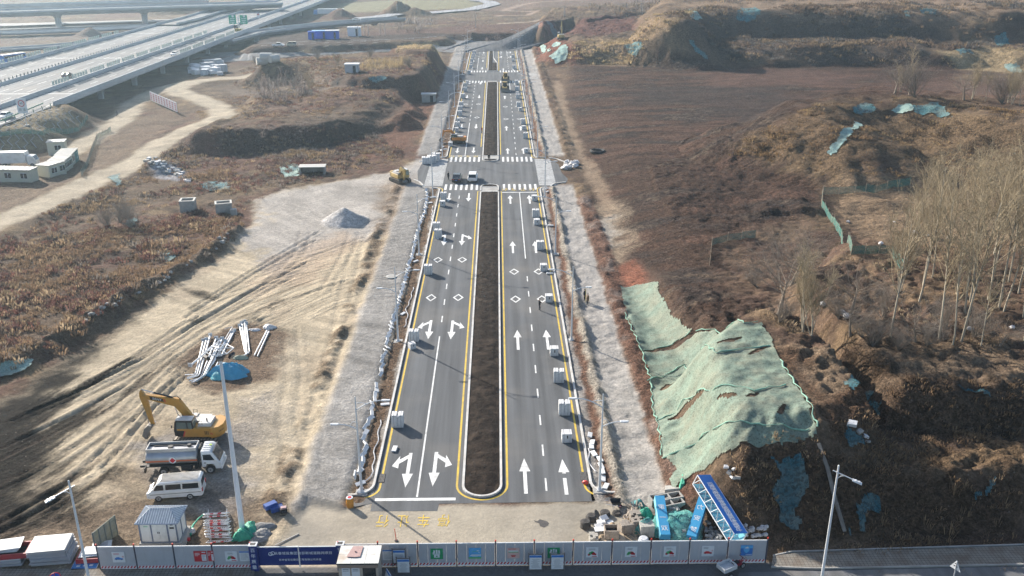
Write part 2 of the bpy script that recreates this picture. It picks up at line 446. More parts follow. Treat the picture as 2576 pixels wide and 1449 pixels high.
for pxl in ([(700, 790), (600, 830), (560, 850), (480, 920), (450, 985), (520, 1010), (640, 1000)], [(880, 640), (850, 760), (830, 860), (800, 960), (770, 1080), (760, 1200)],
            [(710, 830), (720, 950), (700, 1060), (720, 1200), (745, 1260)], [(60, 1280), (90, 1230), (150, 1210), (220, 1180)], [(0, 1350), (90, 1300), (150, 1310), (230, 1260)],
            [(650, 1150), (700, 1230), (690, 1330), (640, 1400)], [(960, 430), (900, 520), (860, 640), (800, 740)], [(700, 500), (760, 560), (740, 640), (660, 720)]):
    ln = W(pxl); rut(ln, .3, .06); rut([(x + 1.6, y + .8) for x, y in ln], .3, .06)
ruts *= onsite
H1 += ruts * (1 - flat)
GZ = H1 * (1 - flat)
GZ = np.where((GY < 50) | (GY > 830) | (np.abs(GX) > 430), np.minimum(GZ, 17.5), GZ)

def gz(x, y):
    i = min(max(np.searchsorted(XS, x) - 1, 0), len(XS) - 2); j = min(max(np.searchsorted(YS, y) - 1, 0), len(YS) - 2)
    u = (x - XS[i]) / (XS[i + 1] - XS[i]); v = (y - YS[j]) / (YS[j + 1] - YS[j])
    return float(GZ[j, i] * (1 - u) * (1 - v) + GZ[j, i + 1] * u * (1 - v) + GZ[j + 1, i] * (1 - u) * v + GZ[j + 1, i + 1] * u * v)

def gzv(x, y):
    i = np.clip(np.searchsorted(XS, x) - 1, 0, len(XS) - 2); j = np.clip(np.searchsorted(YS, y) - 1, 0, len(YS) - 2)
    u = (x - XS[i]) / (XS[i + 1] - XS[i]); v = (y - YS[j]) / (YS[j + 1] - YS[j])
    return GZ[j, i] * (1 - u) * (1 - v) + GZ[j, i + 1] * u * (1 - v) + GZ[j + 1, i] * (1 - u) * v + GZ[j + 1, i + 1] * u * v

_TS = np.concatenate([np.arange(.020, .12, .0001), np.arange(.12, .5, .0004)])
def T(x, y, dz=0.0):
    """measured photo point -> the terrain surface"""
    d = ray(x, y)
    px, py, pz = d.x * _TS, d.y * _TS, CAMH + d.z * _TS
    under = pz < gzv(px, py)
    k = int(np.argmax(under)) if under.any() else int(np.argmin(np.abs(pz)))
    return Vector((px[k], py[k], gz(px[k], py[k]) + dz))
def WT(pts): return [tuple(T(x, y)[:2]) for x, y in pts]

# ------------------------------------------------------------------ ground colour (albedo, plus shade painted into the blacks of the left site), painted zone by zone
ALB = np.empty(GX.shape + (3,)); ALB[:] = (.118, .083, .056)
GRN = np.full(GX.shape, .5)                     # grain of the relief: 0 smooth .. 1 coarse
nE = fbm(GX, GY, 4.5, 5, 21); nF = fbm(GX, GY, 1.2, 4, 22); nG = fbm(GX, GY, 60, 3, 23)
def paint(col, m, grain=None):
    global ALB, GRN
    m = np.clip(m, 0, 1)
    ALB = ALB * (1 - m[..., None]) + np.array(col) * m[..., None]
    if grain is not None: GRN = GRN * (1 - m) + grain * m
def zone(px, col, soft=1.5, rough=1.5, grain=None, amt=1.0, terr=True, world=None):
    pl = world if world is not None else (WT(px) if terr else W(px))
    m = sstep(-soft, soft, sdist(pl, GX, GY) + rough * (nE + .6 * nF)) * amt
    paint(col, m, grain); return m
def band(line, col, w, soft=1.0, rough=1.0, grain=None, amt=1.0, terr=True, world=None):
    pl = world if world is not None else (WT(line) if terr else W(line))
    m = sstep(w + soft, w - soft, ldist(pl, GX, GY) + rough * (nE + .6 * nF)) * amt
    paint(col, m, grain); return m
# mottling of the waste land: straw, rust, grey
paint((.205, .145, .085), sstep(.05, .55, nA + .5 * nF) * .75)
paint((.075, .050, .038), sstep(.05, .5, -nE + .3 * nC) * .8)
paint((.115, .060, .044), sstep(.0, .4, nC + .4 * nB) * np.where(GX > 15, .2, .75))
# right: bulldozed field, dark soil with red and black streaks
m = zone([(1440, 140), (1500, 165), (1640, 165), (1800, 168), (2100, 150), (2350, 140), (2420, 160), (2330, 240), (2090, 245), (1960, 300), (1850, 360), (1900, 400), (2060, 460), (2080, 520), (1800, 600), (1800, 690), (1860, 760), (1900, 815),
      (1760, 830), (1690, 770), (1650, 690), (1560, 640), (1520, 560), (1480, 400), (1430, 250)], (.070, .043, .031), 2, 2.5, 1)
strk = fbm(GX * .28 + GY * .05, GY * 1.0 - GX * .12, 4.0, 4, 31)
paint((.050, .038, .033), sstep(.0, .5, strk + .4 * nC) * m * .85)
paint((.122, .071, .051), sstep(.05, .55, -strk + .5 * nG + .2 * nE) * m * .75)
paint((.150, .110, .078), sstep(.25, .5, strk * .6 + nF * .6) * m * .6)
zone([(1560, 230), (1700, 215), (1960, 215), (2080, 235), (1960, 270), (1760, 262), (1600, 262)], (.048, .038, .034), 6, 5, .8, .7)
zone([(1740, 185), (2000, 172), (2200, 190), (2080, 214), (1800, 218)], (.112, .066, .050), 6, 4, .7, .8)
zone([(2150, 240), (2350, 200), (2576, 215), (2576, 245), (2300, 240)], (.13, .080, .060), 4, 3, .7, .7)
# right: hills and the ridge
zone([(1450, 150), (1500, 90), (1640, 50), (1720, 60), (1700, 100), (1620, 150), (1520, 165)], (.25, .175, .105), 5, 4, .8, .8)
zone([(1640, 20), (1750, 5), (2576, 0), (2576, 34), (1760, 30)], (.24, .170, .115), 4, 3, .8, .85)
zone([(2350, 128), (2450, 120), (2576, 130), (2576, 190), (2400, 165)], (.34, .255, .150), 3, 3, .7, .9)
zone([(1600, 150), (1700, 70), (1800, 38), (2300, 38), (2380, 110), (2300, 150)], (.085, .062, .048), 4, 5, 1, .8)
zone([(1860, 380), (2000, 290), (2120, 244), (2500, 290), (2576, 320), (2576, 430), (2250, 400), (2100, 460), (2060, 440)], (.155, .105, .062), 3, 4, 1, .75)
zone([(1350, 150), (1350, 115), (1420, 90), (1440, 110), (1470, 150), (1390, 170)], (.165, .066, .045), 3, 3, .8, .9)
zone([(1335, 95), (1345, 70), (1390, 55), (1600, 40), (1600, 70), (1480, 95)], (.115, .052, .042), 3, 3, .8, .85)
zone([(1335, 98), (1340, 82), (1370, 60), (1400, 75), (1380, 100)], (.24, .13, .10), 3, 4, .8, .8)
zone([(1530, 660), (1600, 650), (1640, 700), (1620, 720), (1560, 725)], (.215, .088, .055), 1.2, 1.2, .7, .9)
zone([(1480, 520), (1560, 500), (1590, 640), (1540, 680), (1500, 600)], (.27, .21, .15), 2, 3, .7, .75)
zone([(1485, 555), (1535, 550), (1550, 615), (1510, 640)], (.34, .31, .27), 1.5, 2, .5, .8)
zone([(2080, 470), (2290, 450), (2576, 470), (2576, 620), (2240, 620), (2150, 600)], (.235, .165, .105), 2, 2.5, .8, .85)
zone([(1930, 870), (2576, 850), (2576, 985), (2270, 985), (2060, 1000), (1950, 930)], (.20, .145, .098), 2, 2, .8, .8)
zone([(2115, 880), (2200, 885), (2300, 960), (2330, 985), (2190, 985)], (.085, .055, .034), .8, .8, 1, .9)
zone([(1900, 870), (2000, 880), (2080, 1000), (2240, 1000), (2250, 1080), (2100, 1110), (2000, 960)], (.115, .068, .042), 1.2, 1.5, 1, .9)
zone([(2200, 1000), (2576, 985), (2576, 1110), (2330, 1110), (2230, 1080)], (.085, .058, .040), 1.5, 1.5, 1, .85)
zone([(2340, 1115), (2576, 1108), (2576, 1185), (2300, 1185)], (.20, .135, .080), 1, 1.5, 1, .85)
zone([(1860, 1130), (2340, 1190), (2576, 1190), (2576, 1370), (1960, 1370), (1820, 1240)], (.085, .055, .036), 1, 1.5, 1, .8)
# left: ridge plateau, gully side, corn hill
zone([(650, 300), (850, 265), (1000, 240), (980, 215), (850, 225), (650, 245)], (.15, .094, .068), 4, 4, .6, .7)
zone([(560, 225), (760, 205), (900, 205), (900, 222), (700, 240)], (.17, .135, .11), 3, 4, .5, .6)
zone([(1030, 262), (1100, 240), (1080, 300), (1030, 370), (985, 400), (900, 395), (960, 340)], (.150, .075, .050), 3, 3, .7, .85)
zone([(400, 335), (640, 325), (900, 295), (1010, 270), (960, 320), (880, 380), (640, 395), (420, 360)], (.070, .050, .040), 3, 4, .9, .6)
zone([(880, 190), (1000, 192), (1050, 180), (1110, 190), (1060, 225), (960, 235), (860, 225)], (.085, .058, .045), 3, 3, .8, .7)
zone([(1000, 125), (1020, 110), (1090, 110), (1110, 120), (1100, 138), (1010, 136)], (.36, .27, .15), 2, 2, .8, .9)
zone([(980, 142), (1000, 132), (1100, 132), (1140, 148), (1080, 152)], (.12, .075, .05), 2, 2, .8, .7)
zone([(0, 470), (200, 400), (300, 330), (420, 265), (470, 290), (300, 400), (120, 480), (0, 530)], (.165, .120, .085), 2, 3, .6, .8)
zone([(0, 262), (150, 268), (220, 312), (100, 380), (-60, 420), (-60, 330)], (.21, .165, .10), 2, 1, .5, .9)
# far ground beyond the junction
zone([(640, 130), (900, 118), (1180, 92), (1340, 90), (1340, 70), (1000, 84), (640, 98)], (.062, .045, .038), 4, 4, .7, .9)
zone([(860, 92), (1100, 84), (1340, 70), (1340, 55), (1100, 70), (860, 80)], (.12, .068, .055), 5, 4, .7, .7)
zone([(840, 32), (860, 8), (1000, 0), (1230, 0), (1200, 20), (1000, 28)], (.205, .185, .11), 6, 5, .4, .95, terr=False)
zone([(1180, 30), (1400, 22), (1650, 10), (1650, 0), (1250, 0)], (.17, .115, .09), 8, 8, .5, .7, terr=False)
band([(1040, 78), (1130, 68), (1240, 62), (1400, 50)], (.30, .24, .185), 2.2, 1, 1.5, .4, .9, terr=False)
band([(1270, 26), (1310, 12), (1420, 6), (1500, 3)], (.30, .22, .17), 3, 1.5, 2, .4, .8, terr=False)
band([(1270, 26), (1350, 30), (1330, 38), (1250, 40)], (.30, .22, .17), 2.4, 1.5, 2, .4, .8, terr=False)
zone([(0, 110), (0, 74), (300, 66), (460, 60), (330, 85), (200, 100)], (.13, .095, .075), 8, 6, .4, .7, terr=False)
zone([(120, 92), (200, 78), (300, 80), (240, 96)], (.24, .18, .14), 8, 6, .4, .6, terr=False)
# left: tracks
tr = (.37, .315, .235)
paint(tr, sstep(4.6, 2.6, dt1 + 1.3 * nE), .3); paint((.28, .235, .175), sstep(.25, .6, fbm(GX, GY, 3, 4, 41) + .2) * sstep(3.5, 2, dt1 + nE) * .6)
paint(tr, sstep(4.2, 2.4, dt2 + 1.2 * nE) * .95, .3)
# the bare site
ms = sstep(-1.2, 1.6, d_site + 1.6 * (nE + .5 * nF))
paint((.42, .35, .25), ms, .3)
paint((.33, .265, .19), ms * sstep(.0, .5, fbm(GX, GY, 5, 5, 51)) * .7)
zs = lambda px, col, soft, rough, grain, amt: paint(col, ms * sstep(-soft, soft, sdist(W(px), GX, GY) + rough * (nE + .6 * nF)) * amt, grain)
zs([(640, 570), (650, 490), (860, 450), (1080, 400), (1090, 470), (1000, 560), (960, 600), (880, 600), (700, 680), (620, 650)], (.35, .325, .30), 2.5, 4.5, .4, .85)
zs([(690, 640), (860, 590), (900, 620), (760, 720), (640, 740)], (.40, .30, .215), 2.5, 3, .4, .6)
zs([(940, 470), (1040, 440), (1060, 480), (1000, 600), (940, 720), (910, 700), (960, 560)], (.225, .165, .115), 2, 2.5, .6, .7)
zs([(-300, 1120), (0, 960), (110, 905), (330, 800), (250, 900), (150, 985), (105, 1060), (110, 1200), (150, 1265), (70, 1340), (-200, 1449)], (.009, .007, .006), 2.5, 2.4, .6, .98)  # dark soil at the left edge, blackened further to include its self-shadow
zs([(0, 1350), (100, 1290), (330, 1240), (430, 1250), (620, 1260), (700, 1330), (600, 1449), (0, 1449)], (.150, .108, .076), 2, 2.5, .7, .85)
zs([(460, 920), (500, 850), (590, 815), (690, 815), (740, 850), (700, 960), (560, 990), (480, 970)], (.135, .090, .062), 1.2, 1.6, .7, .9)
zs([(320, 1120), (420, 1090), (600, 1080), (640, 1200), (560, 1300), (480, 1290), (380, 1220)], (.26, .245, .235), 1.5, 2.2, .5, .8)
zs([(580, 1000), (720, 960), (700, 1100), (600, 1130)], (.27, .245, .22), 1.5, 2, .5, .6)
zs([(715, 860), (790, 830), (760, 1000), (730, 1200), (690, 1240), (690, 1000)], (.40, .345, .26), 1.2, 2, .4, .6)
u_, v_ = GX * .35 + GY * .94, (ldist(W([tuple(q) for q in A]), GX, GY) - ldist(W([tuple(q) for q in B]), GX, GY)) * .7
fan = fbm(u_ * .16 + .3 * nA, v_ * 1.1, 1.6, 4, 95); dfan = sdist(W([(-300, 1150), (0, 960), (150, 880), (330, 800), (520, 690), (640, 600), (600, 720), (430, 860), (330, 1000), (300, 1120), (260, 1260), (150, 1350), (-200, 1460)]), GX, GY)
paint((.016, .0125, .010), ms * sstep(-.25, .12, fan + .06 * (dfan - 7.5) + .25 * nE) * sstep(-3, 1, dfan) * .9, .9)  # fanned dark soil furrows, self-shadow painted into the colour
paint((.13, .095, .065), ms * sstep(.1, .5, fan + .02 * dfan) * sstep(-26, -4, dfan) * sstep(3, -3, dfan) * .5, .6)
paint((.075, .055, .042), ms * np.clip(rutcol, 0, 1) * sstep(-.55, .25, nE) * np.interp(GX, [-70, -50, -38, -25], [.95, .6, .2, .08]), .6)
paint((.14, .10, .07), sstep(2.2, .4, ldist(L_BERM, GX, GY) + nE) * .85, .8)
paint((.045, .034, .027), ms * sstep(3.0, 1.0, ldist(L_BERM, GX, GY) + 1.4 * nE) * .85, .9)  # shaded site side of the spoil bank, painted dark
# gravel and soil strips beside the new road
cz = lambda col, a, b, s, amt, g, yy: paint(col, sstep(a - s, a + s, GX + .5 * nE + .25 * nF) * sstep(b + s, b - s, GX + .5 * nE + .25 * nF) * amt * yy, g)
cz((.272, .260, .245), -18.5 , -13.5, .6, .95, .38, both * sstep(-1.1, -.2, nE + .25 * (GX + 18.5)))
cz((.23, .215, .20), -18.4, -13.5, .5, .5, .65, both * sstep(0, .4, nC))
cz((.145, .093, .060), -13.4, -11.9, .3, .95, .9, both); cz((.30, .285, .265), -11.95, -11.3, .2, .8, .5, both)
cz((.165, .115, .075), -21.2 , -19.2, .5, .75, .9, inY * sstep(-.3, .2, nB + .5 * nC))
cz((.30, .285, .265), 8.4, 9.6, .25, .85, .5, both); cz((.155, .085, .058), 9.4, 10.4, .3, .9, .9, both)
cz((.33, .295, .245), 10.3, 11.6, .3, .95, .8, both); cz((.335, .315, .29), 11.4, 15.3, .45, .95, .32, both)
cz((.150, .082, .058), 15.3, 18.2, .4, .9, .95, both * sstep(175, 165, GY)); cz((.25, .215, .19), 15.6, 17.8, .3, .55, .8, both * sstep(.05, .4, nE) * sstep(175, 165, GY))
band([(1400, 205), (1412, 260), (1430, 330), (1450, 380), (1480, 420), (1510, 470), (1530, 540)], (.27, .20, .14), 1.4, 1.0, 1.2, .5, .7)
paint((.42, .40, .385), sstep(1.1, .85, HEAP * 0 + np.hypot((GX - P(868, 556).x) / 4.3, (GY - P(868, 556).y) / 4.3)), .5)
zone([(375, 420), (400, 398), (425, 400), (470, 445), (450, 455), (400, 450)], (.33, .32, .33), .8, 1.5, 1, .9)
# old dusty pavement in front of the new road, side junctions, street by the hoarding
mc = sstep(-.5, .5, d_conc + .6 * nE)
paint((.335, .295, .235), mc, .12); paint((.27, .245, .205), mc * sstep(-.1, .5, nA) * .7); paint((.39, .345, .27), mc * sstep(.1, .5, nC + .3 * nE) * .6)
paint((.42, .35, .25), mc * sstep(63.4, 62.4, GY + nE) * .5)
paint((.30, .285, .27), side * sstep(-11, -12.2, GX) * .6, .2)
paint((.115, .112, .11), sstep(60.6, 60.3, GY), .15)

dA, dB = ldist(W([tuple(q) for q in A]), GX, GY), ldist(W([tuple(q) for q in B]), GX, GY)
fieldm = sstep(20, 30, GX) * (GZ < 5.5)
FLOW = np.stack([np.where(GX < 0, GX * .35 + GY * .94, GX * .95 + GY * .3), np.where(GX < 0, (dA - dB) * .7 + .6 * nA, GY * .95 - GX * .3 + 1.5 * nC), np.clip(onsite * .9 * (1 - .4 * sstep(-.1, .4, nC)) + fieldm * .55, 0, 1) * (1 - flat)], -1)
NXG, NYG = len(XS), len(YS)
idx = np.arange(NXG * NYG).reshape(NYG, NXG)
FC = np.stack([idx[:-1, :-1], idx[:-1, 1:], idx[1:, 1:], idx[1:, :-1]], -1).reshape(-1, 4)

def ground_mat():
    m, nt, b = _nt('ground_soil'); N, L = nt.nodes, nt.links
    at = N.new('ShaderNodeAttribute'); at.attribute_name = 'albedo'
    gr = N.new('ShaderNodeAttribute'); gr.attribute_name = 'grain'
    tc = N.new('ShaderNodeTexCoord')
    def noise(s, d, r=.6):
        n = N.new('ShaderNodeTexNoise'); n.inputs['Scale'].default_value = s; n.inputs['Detail'].default_value = d; n.inputs['Roughness'].default_value = r
        L.new(tc.outputs['Object'], n.inputs['Vector']); return n
    n1 = noise(1.6, 10, .72); n2 = noise(.22, 6); n3 = noise(4.5, 8, .75)
    def mr(n, a, c, d, e):
        r = N.new('ShaderNodeMapRange'); r.inputs[1].default_value = a; r.inputs[2].default_value = c; r.inputs[3].default_value = d; r.inputs[4].default_value = e
        L.new(n.outputs['Fac'], r.inputs[0]); return r
    r1 = mr(n1, .39, .61, .58, 1.42); r3 = mr(n3, .40, .60, .42, 1.58); gx_ = N.new('ShaderNodeMix'); gx_.data_type = 'FLOAT'; gx_.inputs[2].default_value = 1; L.new(gr.outputs['Fac'], gx_.inputs[0]); pm = N.new('ShaderNodeMath'); pm.operation = 'MULTIPLY'; L.new(r3.outputs[0], pm.inputs[0]); L.new(r1.outputs[0], pm.inputs[1]); L.new(pm.outputs[0], gx_.inputs[3]); r2 = mr(n2, .3, .7, .82, 1.18)
    mu = N.new('ShaderNodeMath'); mu.operation = 'MULTIPLY'; mu.inputs[0].default_value = 1.0; L.new(r2.outputs[0], mu.inputs[1])
    mx = N.new('ShaderNodeMix'); mx.data_type = 'RGBA'; mx.blend_type = 'MULTIPLY'; mx.inputs[0].default_value = 1
    L.new(at.outputs['Color'], mx.inputs[6]); mg = N.new('ShaderNodeMath'); mg.operation = 'MULTIPLY'; L.new(mu.outputs[0], mg.inputs[0]); L.new(gx_.outputs[0], mg.inputs[1]); L.new(mg.outputs[0], mx.inputs[7])
    # wheel and blade tracks follow the flow of the traffic
    fl = N.new('ShaderNodeAttribute'); fl.attribute_name = 'flow'; sp = N.new('ShaderNodeSeparateXYZ'); L.new(fl.outputs['Vector'], sp.inputs[0])
    cm = N.new('ShaderNodeCombineXYZ'); m_u = N.new('ShaderNodeMath'); m_u.operation = 'MULTIPLY'; m_u.inputs[1].default_value = .11; L.new(sp.outputs[0], m_u.inputs[0]); L.new(m_u.outputs[0], cm.inputs[0]); L.new(sp.outputs[1], cm.inputs[1])
    ns = N.new('ShaderNodeTexNoise'); ns.inputs['Scale'].default_value = 1.05; ns.inputs['Detail'].default_value = 5; ns.inputs['Roughness'].default_value = .62; ns.inputs['Distortion'].default_value = .25; L.new(cm.outputs[0], ns.inputs['Vector'])
    rs = mr(ns, .34, .66, .66, 1.18); mk = N.new('ShaderNodeMix'); mk.data_type = 'FLOAT'; L.new(sp.outputs[2], mk.inputs[0]); mk.inputs[2].default_value = 1; L.new(rs.outputs[0], mk.inputs[3])
    m0 = N.new('ShaderNodeMix'); m0.data_type = 'RGBA'; m0.blend_type = 'MULTIPLY'; m0.inputs[0].default_value = 1; L.new(mx.outputs[2], m0.inputs[6]); L.new(mk.outputs[0], m0.inputs[7]); mx = m0
    # loose pale stones
    vo = N.new('ShaderNodeTexVoronoi'); vo.inputs['Scale'].default_value = 1.1; L.new(tc.outputs['Object'], vo.inputs['Vector'])
    r4 = N.new('ShaderNodeMapRange'); r4.inputs[1].default_value = .10; r4.inputs[2].default_value = .05; L.new(vo.outputs['Distance'], r4.inputs[0])
    gm = N.new('ShaderNodeMath'); gm.operation = 'MULTIPLY'; L.new(r4.outputs[0], gm.inputs[0]); L.new(gr.outputs['Fac'], gm.inputs[1])
    gm2 = N.new('ShaderNodeMath'); gm2.operation = 'MULTIPLY'; gm2.inputs[1].default_value = .55; L.new(gm.outputs[0], gm2.inputs[0])
    m2 = N.new('ShaderNodeMix'); m2.data_type = 'RGBA'; L.new(gm2.outputs[0], m2.inputs[0]); L.new(mx.outputs[2], m2.inputs[6]); m2.inputs[7].default_value = (.33, .29, .25, 1)
    L.new(m2.outputs[2], b.inputs['Base Color'])
    b.inputs['Roughness'].default_value = .95; b.inputs['Specular IOR Level'].default_value = .1
    ad = N.new('ShaderNodeMath'); ad.operation = 'MULTIPLY_ADD'; ad.inputs[1].default_value = .35
    L.new(n3.outputs['Fac'], ad.inputs[0]); L.new(n1.outputs['Fac'], ad.inputs[2])
    fm = N.new('ShaderNodeMath'); fm.operation = 'MULTIPLY'; L.new(ns.outputs['Fac'], fm.inputs[0]); L.new(sp.outputs[2], fm.inputs[1])
    f2 = N.new('ShaderNodeMath'); f2.operation = 'MULTIPLY_ADD'; f2.inputs[1].default_value = 1.6; L.new(fm.outputs[0], f2.inputs[0]); L.new(ad.outputs[0], f2.inputs[2]); ad = f2
    st = N.new('ShaderNodeMapRange'); st.inputs[3].default_value = .12; st.inputs[4].default_value = 1.0; L.new(gr.outputs['Fac'], st.inputs[0])
    bp = N.new('ShaderNodeBump'); bp.inputs['Distance'].default_value = .8
    L.new(st.outputs[0], bp.inputs['Strength']); L.new(ad.outputs[0], bp.inputs['Height']); L.new(bp.outputs['Normal'], b.inputs['Normal'])
    return m
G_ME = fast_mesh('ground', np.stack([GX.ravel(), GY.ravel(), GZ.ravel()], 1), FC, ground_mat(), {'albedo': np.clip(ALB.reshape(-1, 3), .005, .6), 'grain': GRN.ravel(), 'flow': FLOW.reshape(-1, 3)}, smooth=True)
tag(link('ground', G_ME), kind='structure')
# ================================================================== ROADS, KERBS, MARKINGS
def road_mat(name, col, streak=True, dust=(.27, .24, .20), dust_amt=.25):
    m, nt, b = _nt(name); N, L = nt.nodes, nt.links; b.inputs['Specular IOR Level'].default_value = .15
    tc = N.new('ShaderNodeTexCoord')
    mp = N.new('ShaderNodeMapping'); mp.inputs['Scale'].default_value = (1.1, .035, 1); L.new(tc.outputs['Object'], mp.inputs['Vector'])
    n1 = N.new('ShaderNodeTexNoise'); n1.inputs['Scale'].default_value = 1; n1.inputs['Detail'].default_value = 5; L.new(mp.outputs[0], n1.inputs['Vector'])
    n2 = N.new('ShaderNodeTexNoise'); n2.inputs['Scale'].default_value = 14; n2.inputs['Detail'].default_value = 6; n2.inputs['Roughness'].default_value = .8; L.new(tc.outputs['Object'], n2.inputs['Vector'])
    n3 = N.new('ShaderNodeTexNoise'); n3.inputs['Scale'].default_value = .12; n3.inputs['Detail'].default_value = 8; L.new(tc.outputs['Object'], n3.inputs['Vector'])
    def mr(n, a, c, d, e):
        r = N.new('ShaderNodeMapRange'); r.inputs[1].default_value = a; r.inputs[2].default_value = c; r.inputs[3].default_value = d; r.inputs[4].default_value = e
        L.new(n.outputs['Fac'], r.inputs[0]); return r
    a = mr(n1, .3, .7, .74, 1.28); c = mr(n2, .3, .7, .86, 1.14)
    mu = N.new('ShaderNodeMath'); mu.operation = 'MULTIPLY'; L.new(a.outputs[0], mu.inputs[0]); L.new(c.outputs[0], mu.inputs[1])
    mx = N.new('ShaderNodeMix'); mx.data_type = 'RGBA'; mx.blend_type = 'MULTIPLY'; mx.inputs[0].default_value = 1; mx.inputs[6].default_value = (*col, 1); L.new(mu.outputs[0], mx.inputs[7])
    d = mr(n3, .5, .72, 0, dust_amt)
    m2 = N.new('ShaderNodeMix'); m2.data_type = 'RGBA'; L.new(d.outputs[0], m2.inputs[0]); L.new(mx.outputs[2], m2.inputs[6]); m2.inputs[7].default_value = (*dust, 1)
    L.new(m2.outputs[2], b.inputs['Base Color']); b.inputs['Roughness'].default_value = .85
    bp = N.new('ShaderNodeBump'); bp.inputs['Strength'].default_value = .25; bp.inputs['Distance'].default_value = .03; L.new(n2.outputs['Fac'], bp.inputs['Height']); L.new(bp.outputs['Normal'], b.inputs['Normal'])
    MATS[name] = m; return m
M_ASPH = road_mat('asphalt', (.106, .110, .115), dust_amt=.25); M_ASPH2 = road_mat('asphalt_worn', (.135, .135, .138), dust_amt=.45)
M_WHITE = mat('road_paint_white', (.66, .66, .64), .6, var=.16, scale=2.5, dirt=(.2, .19, .18), dirt_amt=.45)
M_YEL = mat('road_paint_yellow', (.58, .40, .045), .6, var=.15, scale=2.5, dirt=(.2, .17, .10), dirt_amt=.4)
M_KERB = mat('kerb_granite', (.52, .51, .49), .75, var=.14, scale=1.5, dirt=(.36, .31, .25), dirt_amt=.5)
M_STONE = mat('cut_stone', (.62, .62, .62), .75, var=.12, scale=2.2, dirt=(.42, .40, .38), dirt_amt=.5)
M_CONCR = mat('concrete', (.33, .32, .30), .85, var=.18, scale=.8, bump=.3, bscale=9, dirt=(.19, .17, .15), dirt_amt=.55)
M_DARK = mat('dark_iron', (.035, .035, .037), .6, var=.2)
XL, XR = -11.42, 8.32; ML, MR = -3.5, .32       # kerb faces
RY0 = 69.2
def sheet(name, polys, m, z, kind='structure'):
    b = MB()
    for pl in polys: b.poly([(x, y, z) for x, y in pl])
    return tag(b.build(name, m), kind=kind)
road = [[(XL, RY0 - 1.2), (-5.5, RY0 - 1.25), (-5.4, RY0 - .15), (XR + .3, RY0), (XR, 100), (XR, 200), (XR, 330), (XR, 448), (XL, 448), (XL, 330), (XL, 200), (XL, 100)],
        [(XL + .02, RY0 + .02), (XL + .02, 74), (XL - .2, 71.3), (XL - .9, 70.4), (XL - 2.2, 70.0), (XL - 2.3, RY0 - .8)][::-1],
        [(XR, RY0 + .05), (XR + 3.6, RY0 + .2), (XR + 2.3, 70.0), (XR + 1, 70.4), (XR + .3, 71.3), (XR, 74)]]
road += [[(XR, 178.6), (XR + 3.4, 178.8), (XR + 4.2, 180.5), (XR + 6.0, 182.6), (XR + 6.3, 185), (XR + 5.4, 190), (XR + 5.2, 197), (XR + 4.5, 201), (XR, 203.5)],
         [(XL, 178.6), (XL, 203), (XL - 2.8, 202.5), (XL - 5.4, 199), (XL - 5.8, 192), (XL - 5.0, 184), (XL - 3.2, 179.6)],
         [(XR, 324), (XR + 2, 325), (XR + 2, 341), (XR, 342)], [(XL, 324), (XL, 342), (XL - 1.8, 341), (XL - 1.8, 325)]]
sheet('road', road, M_ASPH, .012)
cross = W([(-120, 222), (300, 176), (644, 152), (760, 141), (1000, 129), (1060, 128), (1140, 133), (1180, 131), (1290, 128), (1345, 122), (1420, 114), (1420, 104), (1330, 102), (1250, 103), (1100, 108), (1004, 117), (800, 121), (644, 128), (300, 146), (-120, 180)])
cx = MB()
for i in range(9):
    a, b_, c, d = cross[i], cross[i + 1], cross[-2 - i], cross[-1 - i]
    ns = 16
    for k in range(ns):
        f = lambda p, q, t: (p[0] + (q[0] - p[0]) * t, p[1] + (q[1] - p[1]) * t)
        a1, b1, d1, c1 = f(a, b_, k / ns), f(a, b_, (k + 1) / ns), f(d, c, k / ns), f(d, c, (k + 1) / ns)
        zz = lambda p: max(gz(*p), 0) + .10
        cx.quad((*a1, zz(a1)), (*b1, zz(b1)), (*c1, zz(c1)), (*d1, zz(d1)))
tag(cx.build('cross_road', M_ASPH2), kind='structure')
# -------- markings
mw = MB(); my = MB(); ZM = .018
def strip(mb, x, y0, y1, w, z=ZM):
    n = max(1, int((y1 - y0) / 12))
    for i in range(n):
        a, c = y0 + (y1 - y0) * i / n, y0 + (y1 - y0) * (i + 1) / n
        mb.quad((x - w / 2, a, z), (x + w / 2, a, z), (x + w / 2, c, z), (x - w / 2, c, z))
def bar(mb, x0, x1, y, w, z=ZM): mb.quad((x0, y - w / 2, z), (x1, y - w / 2, z), (x1, y + w / 2, z), (x0, y + w / 2, z))
CL, CR = (XL + ML) / 2, (XR + MR) / 2
def dashes(x, ya, yb, ph=0):
    y = ya + ph
    while y < yb - 2: strip(mw, x, y, y + 2.1, .16); y += 6.0
strip(mw, CL, 70.1, 105.5, .16); bar(mw, XL + .2, ML - .45, 69.75, .42); dashes(CL, 110, 177)
dashes(CR, 70.8, 131, .1); strip(mw, CR, 135, 174, .16); bar(mw, MR + .3, XR - .2, 174.4, .4)
strip(mw, CL, 206.5, 246, .16); bar(mw, XL + .2, ML - .4, 206.2, .4); dashes(CL, 249, 318)
dashes(CR, 207, 300); strip(mw, CR, 302, 318, .16)
strip(mw, CL, 346, 385, .16); dashes(CL, 388, 410); dashes(CR, 346, 385); strip(mw, CR, 390, 410, .16); strip(mw, CR - 2.6, 395, 410, .16)
for x0, x1 in ((XL, ML), (MR, XR)):
    for yy, ln in ((176.4, 4.3), (200.5, 4.6), (317.0, 4.5), (342.5, 4.5), (413, 5)):
        n = 7; sp = (x1 - x0 - .6) / n
        for i in range(n): strip(mw, x0 + .45 + sp * (i + .5), yy, yy + ln, .46)
for a, c in ((XL - 3.5, XL + .25), (XR + .1, XR + 3.6)):
    for i in range(24): bar(mw, a, c, 180.2 + i * .98, .42)
